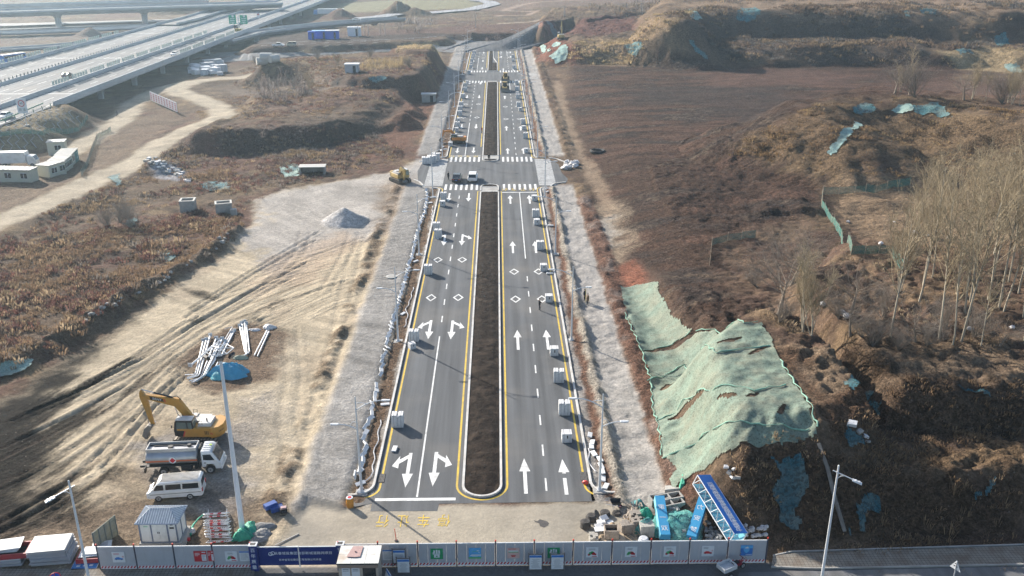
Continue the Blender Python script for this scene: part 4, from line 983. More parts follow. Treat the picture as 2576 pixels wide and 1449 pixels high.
def excavator(name, loc, rz, body, s, label, low=0.0, sign=False, cabmat=None, boom=None, mesh_only=False):
    """tracked digger, boom to +x, cab on the +y side of its own frame (left of the driver)"""
    M_Y = body; e = empty(name, loc, rz, label, 'excavator')
    for sy in (-1, 1):
        y = sy * 1.3; b = MB()
        o = []
        for i in range(9): o.append((1.75 + .43 * math.cos(-PI / 2 + PI * i / 8), .45 + .43 * math.sin(-PI / 2 + PI * i / 8)))
        for i in range(9): o.append((-1.75 + .43 * math.cos(PI / 2 + PI * i / 8), .45 + .43 * math.sin(PI / 2 + PI * i / 8)))
        b.prism(o, y - .3, y + .3, 'xz'); b.mt(1)
        n = 30
        for i in range(n):                                    # shoe plates around the chain
            u = i / n * (7.0 + 2.7)
            if u < 3.5: x, z, a = -1.75 + u, .9, 0
            elif u < 4.85: q = (u - 3.5) / 1.35 * PI; x, z, a = 1.75 + .46 * math.sin(q), .45 + .46 * math.cos(q), -q
            elif u < 8.35: x, z, a = 1.75 - (u - 4.85), .0 + .02, 0
            else: q = (u - 8.35) / 1.35 * PI; x, z, a = -1.75 - .46 * math.sin(q), .45 - .46 * math.cos(q), -q
            b.at(Matrix.Translation((x, y, z)) @ Matrix.Rotation(-a, 4, 'Y')); b.box((0, 0, 0), (.22, .62, .05))
        b.at(Matrix.Identity(4)); b.mt(0)
        for i in range(5): b.cyl((-1.2 + i * .6, y + sy * .30, .3), (-1.2 + i * .6, y + sy * .33, .3), .14, None, 10)
        b.build('track', [M_RUB, mat('track_shoe', (.20, .17, .14), .7, .3, var=.3)], e)
    b = MB(); b.box((0, 0, .62), (2.6, 2.0, .4)); b.cyl((0, 0, .8), (0, 0, 1.05), .75, None, 20); b.build('undercarriage', M_BLACK, e)
    # house with rounded counterweight
    b = MB(); b.prism([(1.55, -1.38), (1.55, 1.38), (-1.9, 1.38), (-2.45, 1.1), (-2.75, .5), (-2.75, -.5), (-2.45, -1.1), (-1.9, -1.38)], 1.08, 2.05, 'xy', .06)
    b.mt(1); b.box((-.2, -.55, 2.15), (2.0, 1.4, .22)); b.box((.7, -1.0, 2.2), (1.0, .6, .3)); b.mt(2); b.box((-1.05, .1, 2.22), (1.3, 1.7, .36), 0, .92); b.mt(0)
    hs = b.build('house', [M_Y, mat('deck_plate', (.45, .43, .40), .6, .2, dirt=(.2, .17, .14)), mat('engine_hood', (.55, .54, .52), .5, .1, dirt=(.3, .27, .24))], e, True)
    b = MB(); b.prism([(-1.9, 1.4), (-2.48, 1.12), (-2.79, .51), (-2.79, -.51), (-2.48, -1.12), (-1.9, -1.4), (-1.75, -1.4), (-1.75, 1.4)], 1.0, 2.12, 'xy', .05); b.build('counterweight', M_Y, e, True)
    b = MB(); b.tube([(.2, -.9, 2.3), (.2, -.9, 2.95), (.6, -.9, 2.95), (.6, -.9, 2.3)], .025, 5); b.tube([(-.9, 1.1, 2.3), (-.9, 1.1, 2.75), (-.5, 1.1, 2.75), (-.5, 1.1, 2.3)], .025, 5); b.build('handrail', M_BLACK, e)
    b = MB(); b.cyl((-1.2, .5, 2.35), (-1.2, .5, 2.75), .07, None, 10); b.build('exhaust', M_BLACK, e)
    for i in range(3):
        b = MB(); b.box((-1.5 + i * .15, 1.385, 1.6), (.06, .02, .4)); b.build('vent', M_BLACK, e)
    # cab
    b = MB(); out = [(1.85, 1.15), (1.9, 1.75), (1.72, 2.75), (1.55, 2.92), (.0, 2.92), (-.05, 1.9), (-.05, 1.15)]
    b.prism(out, .42, 1.36, 'xz', .04)
    cb = b.build('cab', cabmat or M_BLACK, e, True)
    b = MB(); b.box((.83, .89, 2.94), (1.62, .9, .06)); b.build('cab_roof', mat('cab_roof_panel', (.48, .48, .47), .5, dirt=(.3, .28, .25)), cb)
    b = MB()
    b.quad((.55, 1.372, 1.75), (1.62, 1.372, 1.75), (1.55, 1.372, 2.72), (.62, 1.372, 2.72)); b.quad((.05, 1.372, 1.95), (.45, 1.372, 1.95), (.47, 1.372, 2.7), (.08, 1.372, 2.7))
    b.quad((1.915, .52, 1.8), (1.915, 1.28, 1.8), (1.755, 1.28, 2.72), (1.755, .52, 2.72)); b.quad((-.066, .55, 2.0), (-.066, 1.25, 2.0), (-.03, 1.25, 2.75), (-.03, .55, 2.75))
    b.build('window', M_GLSL, cb)
    b = MB(); b.box((2.0, 1.5, 2.3), (.06, .14, .28)); b.tube([(1.75, 1.36, 2.2), (2.0, 1.5, 2.3)], .02, 5); b.build('mirror', M_BLACK, cb)
    # boom, stick, bucket
    if boom is None: boom = dict(root=(.45, 1.9), knee=(1.75, 4.05), tip=(5.1, 4.75), top=(5.25, 5.45), end=(4.62, 1.55), buck=(5.35, .12))
    R_, K, Tp, tt, En, Bk = [Vector((boom[k][0], 0, boom[k][1])) for k in ('root', 'knee', 'tip', 'top', 'end', 'buck')]
    y0, y1 = -.55, -.15
    def beam(p, q, w0, w1):
        d = (q - p).normalized(); n = Vector((-d.z, 0, d.x)); return [(p + n * w0), (q + n * w1), (q - n * w1), (p - n * w0)]
    b = MB()
    o = [R_ + Vector((-.3, 0, .1)), K + Vector((-.15, 0, .42)), Tp + Vector((-.1, 0, .2)), Tp + Vector((.12, 0, -.1)), Tp + Vector((-.1, 0, -.22)), K + Vector((.35, 0, -.38)), R_ + Vector((.35, 0, -.1))]
    b.prism([(p.x, p.z) for p in o], y0, y1, 'xz', .03); bo = b.build('boom', M_Y, e)
    for yy in (-.75, .05):
        b = MB(); a = Vector((1.45, yy, 1.5)); c = Vector((K.x + .25, yy, K.z - .3)); m_ = a + (c - a) * .6
        b.cyl(a, m_, .09, None, 10); b.mt(1); b.cyl(m_, c, .05, None, 8); b.build('cylinder', [M_BLACK, M_CHROME], bo)
    b = MB(); a = Vector((K.x + .55, -.35, K.z + .55)); c = Vector((tt.x, -.35, tt.z)); m_ = a + (c - a) * .6
    b.cyl(a, m_, .09, None, 10); b.mt(1); b.cyl(m_, c, .05, None, 8); b.mt(0); b.tube([a, a + Vector((-.5, 0, .15)), K + Vector((-.3, -.35, .3))], .04, 5); b.build('cylinder', [M_BLACK, M_CHROME], bo)
    b = MB(); d = (En - Tp).normalized(); n = Vector((-d.z, 0, d.x))
    if n.x < 0: n = -n
    o = [tt + Vector((.02, 0, .05)), tt + n * .22 - Vector((0, 0, .25)), Tp + n * .42, En + n * .16, En - n * .14, Tp - n * .25 + d * .25, Tp - n * .20]
    b.prism([(p.x, p.z) for p in o], y0 + .05, y1 - .05, 'xz', .02); st = b.build('stick', M_Y, e)
    b = MB(); m_ = En + (Bk - En) * .5
    bx = [En + Vector((-.12, 0, .05)), En + Vector((.35, 0, .12)), En + Vector((.75, 0, -.25)), Bk + Vector((.35, 0, .35)), Bk + Vector((.05, 0, -.02)), Bk + Vector((-.05, 0, .02)), Bk + Vector((.05, 0, .4)), En + Vector((.15, 0, -.45))]
    b.prism([(p.x, p.z) for p in bx], -.9, .2, 'xz')
    bk = b.build('bucket', M_STEEL, e)
    for i in range(5):
        b = MB(); b.box((Bk.x - .06, -.85 + i * .25, Bk.z + .02), (.26, .09, .08)); b.build('tooth', mat('tooth_steel', (.36, .31, .24), .5, .5), bk)
    b = MB(); b.tube([(En.x + .4, -.35, En.z + 1.3), (En.x + .45, -.35, En.z + .1)], .05, 6); b.build('linkage', M_STEEL, e)
    if sign:
        wm = mat('white_decal', (.7, .7, .7), .5); rm = mat('red_decal', (.5, .03, .04), .5)
        d = (Tp - K); ang = math.atan2(d.z, -d.x)          # seen from the cab side x runs right to left
        c = K + d * .60 + Vector((0, 0, .0)); yf = y1 + .012
        b = MB(); b.prism([(c.x + .75, c.z + .16), (c.x - .58, c.z - .10), (c.x - .44, c.z + .13 - .3), (c.x + .58, c.z - .05)], y1 + .002, y1 + .006, 'xz')
        b = MB(); dn = d.normalized(); nn = Vector((-dn.z, 0, dn.x))
        pt = lambda u, v, y: tuple(c + dn * u + nn * v + Vector((0, y, 0)))
        b.quad(pt(-.72, -.17, y1 + .006), pt(.62, -.17, y1 + .006), pt(.80, .17, y1 + .006), pt(-.56, .17, y1 + .006)); b.mt(1)
        b.quad(pt(-.92, -.17, y1 + .006), pt(-.80, -.17, y1 + .006), pt(-.62, .17, y1 + .006), pt(-.74, .17, y1 + .006))
        b.build('decal', [M_BLACK, rm], bo)
        Mx = Matrix(((-dn.x, nn.x, 0, c.x), (0, 0, 1, y1 + .010), (-dn.z, nn.z, 0, c.z), (0, 0, 0, 1)))
        text_part('SANY', .36, wm, 'lettering', bo, .001, Mx)
        t = Vector((2.48 - 1.9, 0, 0)); n2 = Vector((.29, .58 * 0 + .5, 0))
        p0, p1 = Vector((-1.9, 1.4, 1.55)), Vector((-2.48, 1.12, 1.55)); p2 = Vector((-2.79, .51, 1.55))
        u = (p2 - p1).normalized(); nrm = Vector((u.y, -u.x, 0)); nrm = nrm if nrm.x < 0 else -nrm
        cc = (p1 + p2) / 2 + nrm * .012
        Mx = Matrix(((u.x, 0, nrm.x, cc.x), (u.y, 0, nrm.y, cc.y), (0, 1, 0, 1.62), (0, 0, 0, 1)))
        text_part('SANY', .30, M_BLACK, 'lettering', e, .001, Mx)
        b = MB(); b.quad((-1.70, 1.405, 1.5), (-1.95, 1.405, 1.4), (-1.95, 1.405, 1.5), (-1.7, 1.405, 1.6)); b.quad((.95, 1.385, 1.12), (1.06, 1.385, 1.12), (.83, 1.385, 1.75), (.72, 1.385, 1.75)); b.build('decal', rm, e)
        b = MB(); b.quad((1.55, 1.388, 1.12), (1.06, 1.388, 1.12), (.83, 1.388, 1.80), (1.55, 1.388, 1.80)); b.build('door_panel', M_BLACK, e)
    e.scale = (s,) * 3
    return e
M_DIG = mat('digger_yellow', (.46, .235, .045), .4, var=.06, dirt=(.33, .21, .09), dirt_amt=.4)
M_DIG2 = mat('old_digger_yellow', (.42, .30, .10), .6, var=.1, dirt=(.24, .17, .10), dirt_amt=.6)
M_DIG3 = mat('orange_digger', (.52, .20, .03), .4, var=.06, dirt=(.35, .17, .06), dirt_amt=.3)
p = P(490.6, 1127); yd = p.y + 1.55
ex = excavator('excavator', (p.x, yd, gz(p.x, yd) + .02), PI - .03, M_DIG, 1.0, 'big yellow excavator with black cab, boom and bucket reaching left, beside the tank truck', sign=True)
q = T(1151, 361)
excavator('excavator', (q.x, q.y + .4, .02), PI - .15, M_DIG3, .78, 'small orange excavator with black cab standing on the far left lane', boom=dict(root=(.45, 1.9), knee=(1.9, 3.6), tip=(4.3, 3.55), top=(4.5, 4.15), end=(5.0, 1.5), buck=(5.6, .25)))
q = T(1006, 459)
excavator('excavator', (q.x, q.y + .6, gz(q.x, q.y)), -.95, M_DIG2, .92, 'old yellow excavator with folded arm beside the side crossing', cabmat=M_DIG2, boom=dict(root=(.45, 1.9), knee=(1.3, 3.3), tip=(2.7, 3.1), top=(2.95, 3.5), end=(2.4, .8), buck=(2.0, .1)))
q = T(1411, 100)
excavator('excavator', (q.x, q.y, q.z + .1), PI / 2, M_DIG2, 1.0, 'distant yellow excavator on top of the red slope by the ridge', boom=dict(root=(.45, 1.9), knee=(1.2, 4.6), tip=(2.6, 7.0), top=(2.8, 7.5), end=(3.6, 4.8), buck=(4.2, 3.7)))

def loader(loc, rz, label):
    e = empty('wheel_loader', loc, rz, label, 'wheel loader', 'wheel loaders on the road')
    for sx in (-1, 1):
        for sy in (-1, 1): wheel(.72, .55, e, sx * 1.45, sy * 1.05, rim=M_DIG2)
    b = MB(); b.box((-1.55, 0, 1.35), (2.2, 1.7, 1.1), 0, .92); b.box((-1.4, 0, .75), (2.6, 1.0, .4)); b.box((1.3, 0, .95), (1.6, 1.1, .7)); b.build('body', M_DIG2, e)
    b = MB(); b.box((-.15, 0, 2.0), (1.3, 1.4, 1.5), 0, .9); c = b.build('cab', M_GLS, e)
    b = MB(); b.box((-.15, 0, 2.8), (1.45, 1.5, .12)); b.build('cab_roof', M_DIG2, c)
    b = MB()
    for x in (-.72, .42):
        for y in (-.64, .64): b.tube([(x, y, 1.3), (x * .9 - .02, y * .92, 2.76)], .05, 5)
    b.build('cab_frame', M_DIG2, c)
    for y in (-.55, .55):
        b = MB(); b.tube([(.7, y, 1.55), (1.9, y, 1.3), (2.9, y, .55)], .13, 6); b.build('lift_arm', M_DIG2, e)
    b = MB(); b.prism([(2.85, .15), (3.9, .08), (3.95, .16), (3.15, .35), (3.05, .85), (3.3, 1.2), (3.22, 1.26), (2.9, .95)], -1.4, 1.4, 'xz'); b.build('bucket', M_STEEL, e)
    b = MB(); b.cyl((-1.8, .4, 1.9), (-1.8, .4, 2.5), .07, None, 8); b.build('exhaust', M_BLACK, e)
    return e
loader(P(1270, 229) + Vector((0, .5, .02)), -PI / 2, 'nearer yellow wheel loader on the right lane'); loader(P(1271.5, 205) + Vector((0, 1, .02)), -PI / 2, 'farther yellow wheel loader on the right lane, behind the other one')

def car(loc, rz, paint, label, cat='car', kind='sedan', name='parked_car', grp=None, rear_plate=True):
    D = {'sedan': (4.8, 1.82, [(2.4, .45), (2.36, .72), (1.35, .95), (-1.7, 1.0), (-2.38, .92), (-2.42, .45), (-1.9, .28), (1.9, .28)], [(1.25, .93), (.45, 1.42), (-.85, 1.44), (-1.95, .98)]),
         'suv': (4.7, 1.9, [(2.35, .5), (2.3, .85), (1.25, 1.08), (-2.2, 1.1), (-2.38, .95), (-2.38, .5), (-2.2, .33), (2.0, .33)], [(1.2, 1.06), (.5, 1.66), (-1.9, 1.68), (-2.28, 1.08)]),
         'pickup': (5.2, 1.85, [(2.6, .55), (2.55, .95), (1.5, 1.1), (-2.55, 1.1), (-2.6, .55), (-2.4, .4), (2.3, .4)], [(1.35, 1.08), (.75, 1.72), (-.55, 1.74), (-.7, 1.08)]),
         'van': (4.4, 1.7, [(2.2, .5), (2.15, .95), (1.7, 1.12), (-2.15, 1.15), (-2.2, .5), (-2.0, .35), (2.0, .35)], [(1.7, 1.1), (1.1, 1.84), (-1.95, 1.86), (-2.15, 1.12)])}[kind]
    L_, W_, prof, cab = D
    e = empty(name, loc, rz, label, cat, grp)
    b = MB(); b.prism(prof, -W_ / 2, W_ / 2, 'xz', .07); b.build('body', paint, e, True)
    b = MB(); b.prism(cab, -W_ * .41, W_ * .41, 'xz', .05); g = b.build('cabin', M_GLS, e)
    b = MB(); zt = max(z for _, z in cab); xs = [x for x, z in cab if z > zt - .1]
    b.box(((xs[0] + xs[1]) / 2, 0, zt + .012), (abs(xs[0] - xs[1]) + .14, W_ * .78, .05)); b.build('roof', paint, g)
    b = MB()
    for sy in (-1, 1):
        for (xa, za), (xb, zb) in ((cab[0], cab[1]), (cab[3], cab[2])): b.tube([(xa, sy * W_ * .41, za), (xb, sy * W_ * .41, zb)], .04, 5)
        xm = (cab[1][0] + cab[2][0]) / 2; b.box((xm, sy * W_ * .412, (zt + 1) / 2), (.09, .03, zt - 1.0))
    b.build('pillar', paint, g)
    for sx in (-1, 1):
        for sy in (-1, 1): wheel(.33 if kind != 'pickup' else .37, .22, e, sx * L_ * .29, sy * (W_ / 2 - .1))
    for sy in (-1, 1):
        b = MB(); b.box((L_ / 2 - .04, sy * W_ * .34, .70 + (.12 if kind != 'sedan' else 0)), (.08, .36, .14)); b.build('headlight', M_LAMPW, e)
        b = MB(); b.box((-L_ / 2 + .02, sy * W_ * .36, .80 + (.12 if kind != 'sedan' else 0)), (.06, .32, .14)); b.build('tail_light', M_RED, e)
    b = MB(); b.box((-L_ / 2 - .012, 0, .62), (.02, .44, .14)); b.build('number_plate', M_PLATE, e)
    if kind == 'pickup':
        b = MB(); b.box((-1.65, 0, 1.105), (1.7, 1.5, .02)); b.build('cargo_bed', M_DARK, e)
    return e
car(P(1149, 461) + Vector((0, 2.2, .02)), PI / 2 - .05, M_BLKCAR, 'black sedan with glowing tail lamp stopped at the crossing beside a standing man', rear_plate=True)
car(P(1189, 460) + Vector((0, 2.2, .02)), PI / 2 - .03, M_WCAR, 'white hatchback SUV stopped at the crossing beside the median nose', kind='suv')
q = T(1317, 111); car((q.x, q.y, max(q.z, .1) + .05), .05, M_SILV, 'silver SUV parked at the far end of the new road', kind='suv')
q = P(702, 137); car((q.x, q.y, max(gz(q.x, q.y), 0) + .12), .05, M_WCAR, 'white pickup truck parked on the cross road', 'pickup', 'pickup', 'pickup_truck')
q = P(735, 135); car((q.x, q.y, max(gz(q.x, q.y), 0) + .12), PI + .1, mat('cream_paint', (.45, .42, .34), .4), 'cream minivan parked behind the pickup on the cross road', 'van', 'van', 'minivan')

# --- white minibus by the kiosk
def minibus(loc, rz):
    e = empty('minibus', loc, rz, 'white minibus with stained ribbed roof parked behind the grey kiosk', 'minibus')
    W2 = .86
    b = MB(); b.prism([(2.42, .42), (2.40, .80), (2.05, 1.08), (-2.4, 1.12), (-2.45, .45), (-2.3, .32), (2.2, .32)], -W2, W2, 'xz', .07); b.build('body', M_WCAR, e, True)
    b = MB(); b.prism([(2.05, 1.06), (1.45, 1.80), (1.2, 1.93), (-2.2, 1.95), (-2.36, 1.8), (-2.42, 1.08)], -W2 * .95, W2 * .95, 'xz', .08); up = b.build('cabin', M_WCAR, e, True)
    b = MB()
    for i in range(7): b.box((-.45, -.62 + i * .205, 1.962), (3.3, .05, .03))
    b.build('roof', mat('stained_roof', (.42, .36, .27), .7, var=.3, dirt=(.65, .64, .61), dirt_amt=.7), up)
    for sy in (-1, 1):
        y = sy * (W2 * .95 + .004)
        for xa, xb in ((1.78, .88), (.72, -.62), (-.74, -2.15)):
            b = MB(); s = .32 if xa > 1.5 else .04
            b.quad((xa, y, 1.16), (xb, y, 1.16), (xb, y, 1.70), (xa - s, y, 1.70)); b.build('window', M_GLSL if sy < 0 else M_GLS, up)
    b = MB(); b.quad((2.02, -.7, 1.13), (2.02, .7, 1.13), (1.50, .66, 1.78), (1.50, -.66, 1.78)); b.build('windscreen', M_GLS, up)
    b = MB(); b.quad((-2.428, -.62, 1.2), (-2.428, .62, 1.2), (-2.385, .6, 1.76), (-2.385, -.6, 1.76)); b.build('rear_window', M_GLS, up)
    for sx in (-1, 1):
        for sy in (-1, 1): wheel(.33, .2, e, 1.42 if sx > 0 else -1.32, sy * .76)
    for sy in (-1, 1):
        b = MB(); b.box((2.37, sy * .62, .78), (.1, .3, .2)); b.build('headlight', M_LAMPW, e)
        b = MB(); b.box((-2.44, sy * .74, .95), (.06, .16, .34)); b.build('tail_light', M_RED, e)
        b = MB(); b.box((-.1, sy * (W2 + .004), .78), (4.4, .012, .06)); b.build('side_trim', mat('grey_trim', (.22, .2, .17), .6), e)
    b = MB(); b.box((1.75, .98, 1.3), (.08, .14, .2)); b.build('mirror', M_WCAR, e)
pv = (P(402.9, 1262) + P(477.8, 1256.3)) / 2
minibus((pv.x - .05, pv.y + .80, gz(pv.x, pv.y + .8) + .02), PI + .118)

# --- fuel tanker
def tanker(loc, rz):
    e = empty('tank_truck', loc, rz, 'silver fuel tank truck with white cab, orange stripe and red hazard diamond', 'truck')
    mt_ = mat('tank_metal', (.40, .41, .43), .38, .55, var=.12, scale=1.2, dirt=(.26, .24, .22), dirt_amt=.5)
    b = MB(); prof = [(1.08 * math.cos(t) * (abs(math.cos(t)) ** -.15 if abs(math.cos(t)) > .05 else 1), 1.72 + .74 * math.sin(t)) for t in [2 * PI * i / 28 for i in range(28)]]
    b.prism(prof, -2.75, 2.05, 'yz', .12)
    tk = b.build('tank', mt_, e, True)
    b = MB()
    for y in (-.66, .66): b.box((-.4, y, 2.52), (4.6, .05, .34))
    for x in (-2.65, 1.85): b.box((x, 0, 2.52), (.05, 1.3, .34))
    b.build('trough', mat('trough_metal', (.46, .47, .48), .45, .4), tk)
    b = MB(); b.box((-.4, 0, 2.42), (4.4, 1.24, .04)); b.tube([(-2.2, .3, 2.5), (.2, .25, 2.5), (1.4, .1, 2.55)], .05, 6); b.cyl((-.6, 0, 2.44), (-.6, 0, 2.6), .25, None, 12); b.cyl((1.1, .1, 2.44), (1.1, .1, 2.66), .18, None, 10); b.build('hatch', M_DARK, tk)
    for sy in (-1, 1):
        o = [1.08 * 1.012, 1.72]
        b = MB(); b.box((-.35, sy * 1.086, 1.62), (4.7, .012, .13)); b.build('stripe', mat('orange_stripe', (.62, .14, .04), .5), tk)
        b = MB(); b.cyl((-.25, sy * 1.088, 1.68), (-.25, sy * 1.098, 1.68), .33, None, 20); b.mt(1)
        y = sy * 1.102; b.quad((-.25, y, 1.40), (.03, y, 1.68), (-.25, y, 1.96), (-.53, y, 1.68)); b.build('hazard_sign', [mat('sign_white', (.72, .72, .72), .5), mat('sign_red', (.5, .02, .035), .5)], tk)
    b = MB()
    for y in (-.42, .42): b.box((-.2, y, .78), (6.6, .1, .22))
    for i in range(5): b.box((-2.7 + i * 1.2, 0, .78), (.1, .9, .14))
    b.box((-.4, 0, .98), (4.7, 1.9, .08)); b.box((.9, -.75, .68), (1.0, .5, .45)); b.box((.6, .75, .68), (1.2, .5, .45)); b.cyl((1.7, -.7, .6), (1.7, -.2, .6), .2, None, 10); b.build('chassis', M_DARK, e)
    b = MB(); b.box((-2.95, -.75, .6), (.08, .5, .5)); b.box((-2.95, .75, .6), (.08, .5, .5)); b.box((-3.0, 0, .5), (.08, 2.0, .1)); b.build('mudguard', M_BLACK, e)
    b = MB(); b.tube([(2.15, -1.0, .7), (2.12, -1.05, 1.9), (2.15, -.5, 2.45), (2.15, .5, 2.45), (2.12, 1.05, 1.9)], .12, 8); b.build('hose', M_RUB, e)
    b = MB(); b.prism([(4.05, .55), (4.1, 1.15), (3.85, 1.35), (3.35, 2.28), (3.1, 2.42), (2.35, 2.42), (2.3, .75), (2.6, .75), (2.75, 1.05), (3.4, 1.05), (3.55, .75), (3.6, .5)], -.98, .98, 'xz', .06); cb = b.build('cab', M_WCAR, e, True)
    for sy in (-1, 1):
        y = sy * .986; b = MB(); b.quad((3.55, y, 1.45), (2.5, y, 1.5), (2.5, y, 2.08), (3.22, y, 2.1)); b.build('window', M_GLS, cb)
        b = MB(); b.box((2.65, sy * .99, 1.2), (.2, .03, .08)); b.build('handle', M_BLACK, cb)
        b = MB(); b.box((4.08, sy * .75, .85), (.08, .3, .18)); b.build('headlight', M_LAMPW, cb)
    b = MB(); b.quad((3.99, -.84, 1.26), (3.99, .84, 1.26), (3.42, .8, 2.24), (3.42, -.8, 2.24)); b.build('windscreen', M_GLS, cb)
    b = MB(); b.tube([(3.5, -.9, 2.3), (3.5, .9, 2.3)], .07, 6); b.tube([(3.85, -.8, 1.5), (3.7, .0, 1.75), (3.85, .8, 1.5)], .03, 5); b.build('visor', M_BLACK, cb)
    b = MB(); b.box((4.1, 0, .62), (.14, 1.9, .26)); b.build('bumper', M_WCAR, cb)
    b = MB()
    for i in range(4): b.box((2.8, -.6 + .4 * i, 2.45), (.7, .08, .03))
    b.build('roof_rib', M_WCAR, cb)
    b = MB(); b.quad((2.95, .05, 2.475), (3.2, .1, 2.475), (3.1, .35, 2.475), (2.9, .25, 2.475)); b.build('cloth', mat('green_cloth', (.35, .5, .05), .8), cb)
    for x, r in ((3.05, .42), (-1.25, .42)):
        for sy in (-1, 1): wheel(r, .26 if x > 0 else .5, e, x, sy * (.86 if x > 0 else .78))
pt_ = (P(420.9, 1197.8) + P(520.7, 1193.4)) / 2
tanker((pt_.x - .92, pt_.y + .95, gz(pt_.x, pt_.y + .95) + .02), .065)

# --- people
M_SKIN = mat('skin', (.45, .28, .2), .6); M_HAIR = mat('hair', (.012, .010, .009), .6); M_JEANS = mat('dark_trousers', (.025, .028, .04), .8); M_SHOE = mat('shoe', (.02, .02, .02), .6)
def person(loc, rz, label, coat, legs=None, h=1.72, pose='stand', long_=False):
    k = h / 1.72
    V = [(0, 0, .95), (0, 0, 1.12), (0, 0, 1.30), (0, 0, 1.44), (0, 0, 1.52), (.02, 0, 1.60), (.02, 0, 1.68)]
    R_ = [.155, .15, .17, .12, .055, .088, .07]
    E = [(0, 1), (1, 2), (2, 3), (3, 4), (4, 5), (5, 6)]
    def chain(root, pts, rs):
        i = root
        for p_, r_ in zip(pts, rs): V.append(p_); R_.append(r_); E.append((i, len(V) - 1)); i = len(V) - 1
    st = .16 if pose == 'walk' else 0.0
    for sy in (-1, 1):
        sw = st * sy
        chain(0, [(0, sy * .10, .88), (.05 + sw * .6, sy * .11, .48), (sw, sy * .11, .09), (sw + .14, sy * .12, .045)], [.105, .07, .05, .042])
        if pose == 'hold': arm = [(0, sy * .19, 1.40), (.02, sy * .25, 1.13), (.26, sy * .12, 1.12), (.33, sy * .06, 1.14)]
        else: arm = [(0, sy * .19, 1.40), (-.02 - sw * .3, sy * .25, 1.12), (.06 - sw * .5, sy * .25, .86), (.08 - sw * .5, sy * .24, .78)]
        chain(3, arm, [.075, .055, .042, .035])
    me = bpy.data.meshes.new('person'); me.from_pydata([tuple(k * c for c in v) for v in V], E, [])
    o = bpy.data.objects.new('person_tmp', me); COL.objects.link(o)
    o.modifiers.new('skin', 'SKIN'); o.modifiers.new('ss', 'SUBSURF').levels = 1; o.modifiers['ss'].render_levels = 1
    for i, sv in enumerate(me.skin_vertices[0].data): sv.radius = (R_[i] * k * (1.0 if i > 6 else .8), R_[i] * k * (1.0 if i in (4, 5, 6) or i > 6 else 1.2)); sv.use_root = i == 0
    dg = bpy.context.evaluated_depsgraph_get(); m2 = bpy.data.meshes.new_from_object(o.evaluated_get(dg)); bpy.data.objects.remove(o)
    m2.materials.clear()
    for q in (coat, legs or M_JEANS, M_SKIN, M_SHOE): m2.materials.append(q)
    hem = .62 if long_ else .88
    for f in m2.polygons:
        z = f.center.z / k; f.use_smooth = True; lat = abs(f.center.y) / k
        f.material_index = 2 if z > 1.50 or (lat > .17 and z < .83) or (pose == 'hold' and f.center.x / k > .27 and z > 1.0) else 3 if z < .08 else 1 if z < hem else 0
    m2.name = 'person'
    r = link('person', m2, None, loc, rz); tag(r, label, 'person')
    b = MB(); b.ell((.0, 0, 1.665 * k), (.105 * k, .092 * k, .085 * k), 10, 7); b.build('hair', M_HAIR, r, True)
    if long_:
        b = MB(); b.tube([(0, 0, 1.28 * k), (0, 0, .95 * k), (0, 0, .6 * k)], [.17, .2, .23], 10); b.build('coat', coat, r, True)
    b = MB(); b.ell((.105 * k, 0, 1.60 * k), (.02, .015, .02), 6, 4); b.build('nose', M_SKIN, r)
    return r
M_CB = mat('black_coat', (.014, .015, .019), .8); M_CN = mat('navy_coat', (.02, .026, .045), .8); M_CT = mat('camel_coat', (.21, .14, .085), .85); M_CR = mat('red_jacket', (.36, .02, .025), .8)
person(P(1357, 781) + Vector((0, 0, .02)), .5, 'man in a black padded coat looking at something in his hands on the right lane', M_CB, pose='hold')
q = T(1470, 757); person(q, -.6, 'person in a dark coat standing on the gravel path, behind the one in camel coat', M_CN)
q = T(1478, 767); person(q, PI + .6, 'person in a long camel coat standing on the gravel path', M_CT, long_=True, h=1.66)
b = MB(); q = T(1473, 762); b.cyl((0, 0, 0), (0, 0, 2.0), .03, None, 8); tag(b.build('survey_staff', mat('staff_yellow', (.5, .42, .1), .5), loc=q), 'thin yellow survey staff upright between two people on the gravel path', 'survey staff')
person(P(1128, 453) + Vector((0, 0, .02)), -.6, 'man in a long black coat standing left of the black sedan', M_CB, long_=True, h=1.78)
person(T(1230, 406), PI / 2, 'person in dark clothes standing on the far median nose', M_CB)
person(P(1212, 336) + Vector((0, 0, .02)), -.5, 'worker in a red jacket at the left edge of the far median', M_CR, pose='hold')
q = T(1128, 401); person(q, 0, 'person in brown clothes at the left kerb beyond the crossing', mat('brown_coat', (.12, .08, .05), .8))
q = T(296, 293); person(q, PI, 'lone walker in dark clothes on the pale dirt track below the overpass', M_CN, pose='walk')
# ================================================================== HOARDING, GATE, BOOTH AND FRONT CLUTTER
M_PANEL = mat('hoarding_panel', (.40, .41, .44), .55, var=.06, scale=1.2, dirt=(.33, .32, .31), dirt_amt=.3)
M_POST = mat('hoarding_post', (.06, .07, .10), .5); M_CAPR = mat('red_cap', (.55, .05, .03), .4)
M_PW = mat('poster_white', (.62, .64, .66), .6, var=.05); M_PB = mat('poster_blue', (.04, .17, .48), .5); M_PG = mat('poster_green', (.02, .27, .11), .5); M_PR = mat('poster_red', (.48, .03, .04), .5)
M_PK = mat('poster_pink', (.58, .40, .36), .5); M_INK = mat('poster_ink', (.12, .13, .15), .6); M_SKYB = mat('poster_sky', (.10, .36, .66), .5); M_GRS = mat('poster_grass', (.10, .40, .16), .5)
M_WS = mat('white_steel', (.66, .67, .68), .4)
FY = 60.4
def XP(px, py=1372, z=2.2):
    d = ray(px, py); return d.x * FY / d.y
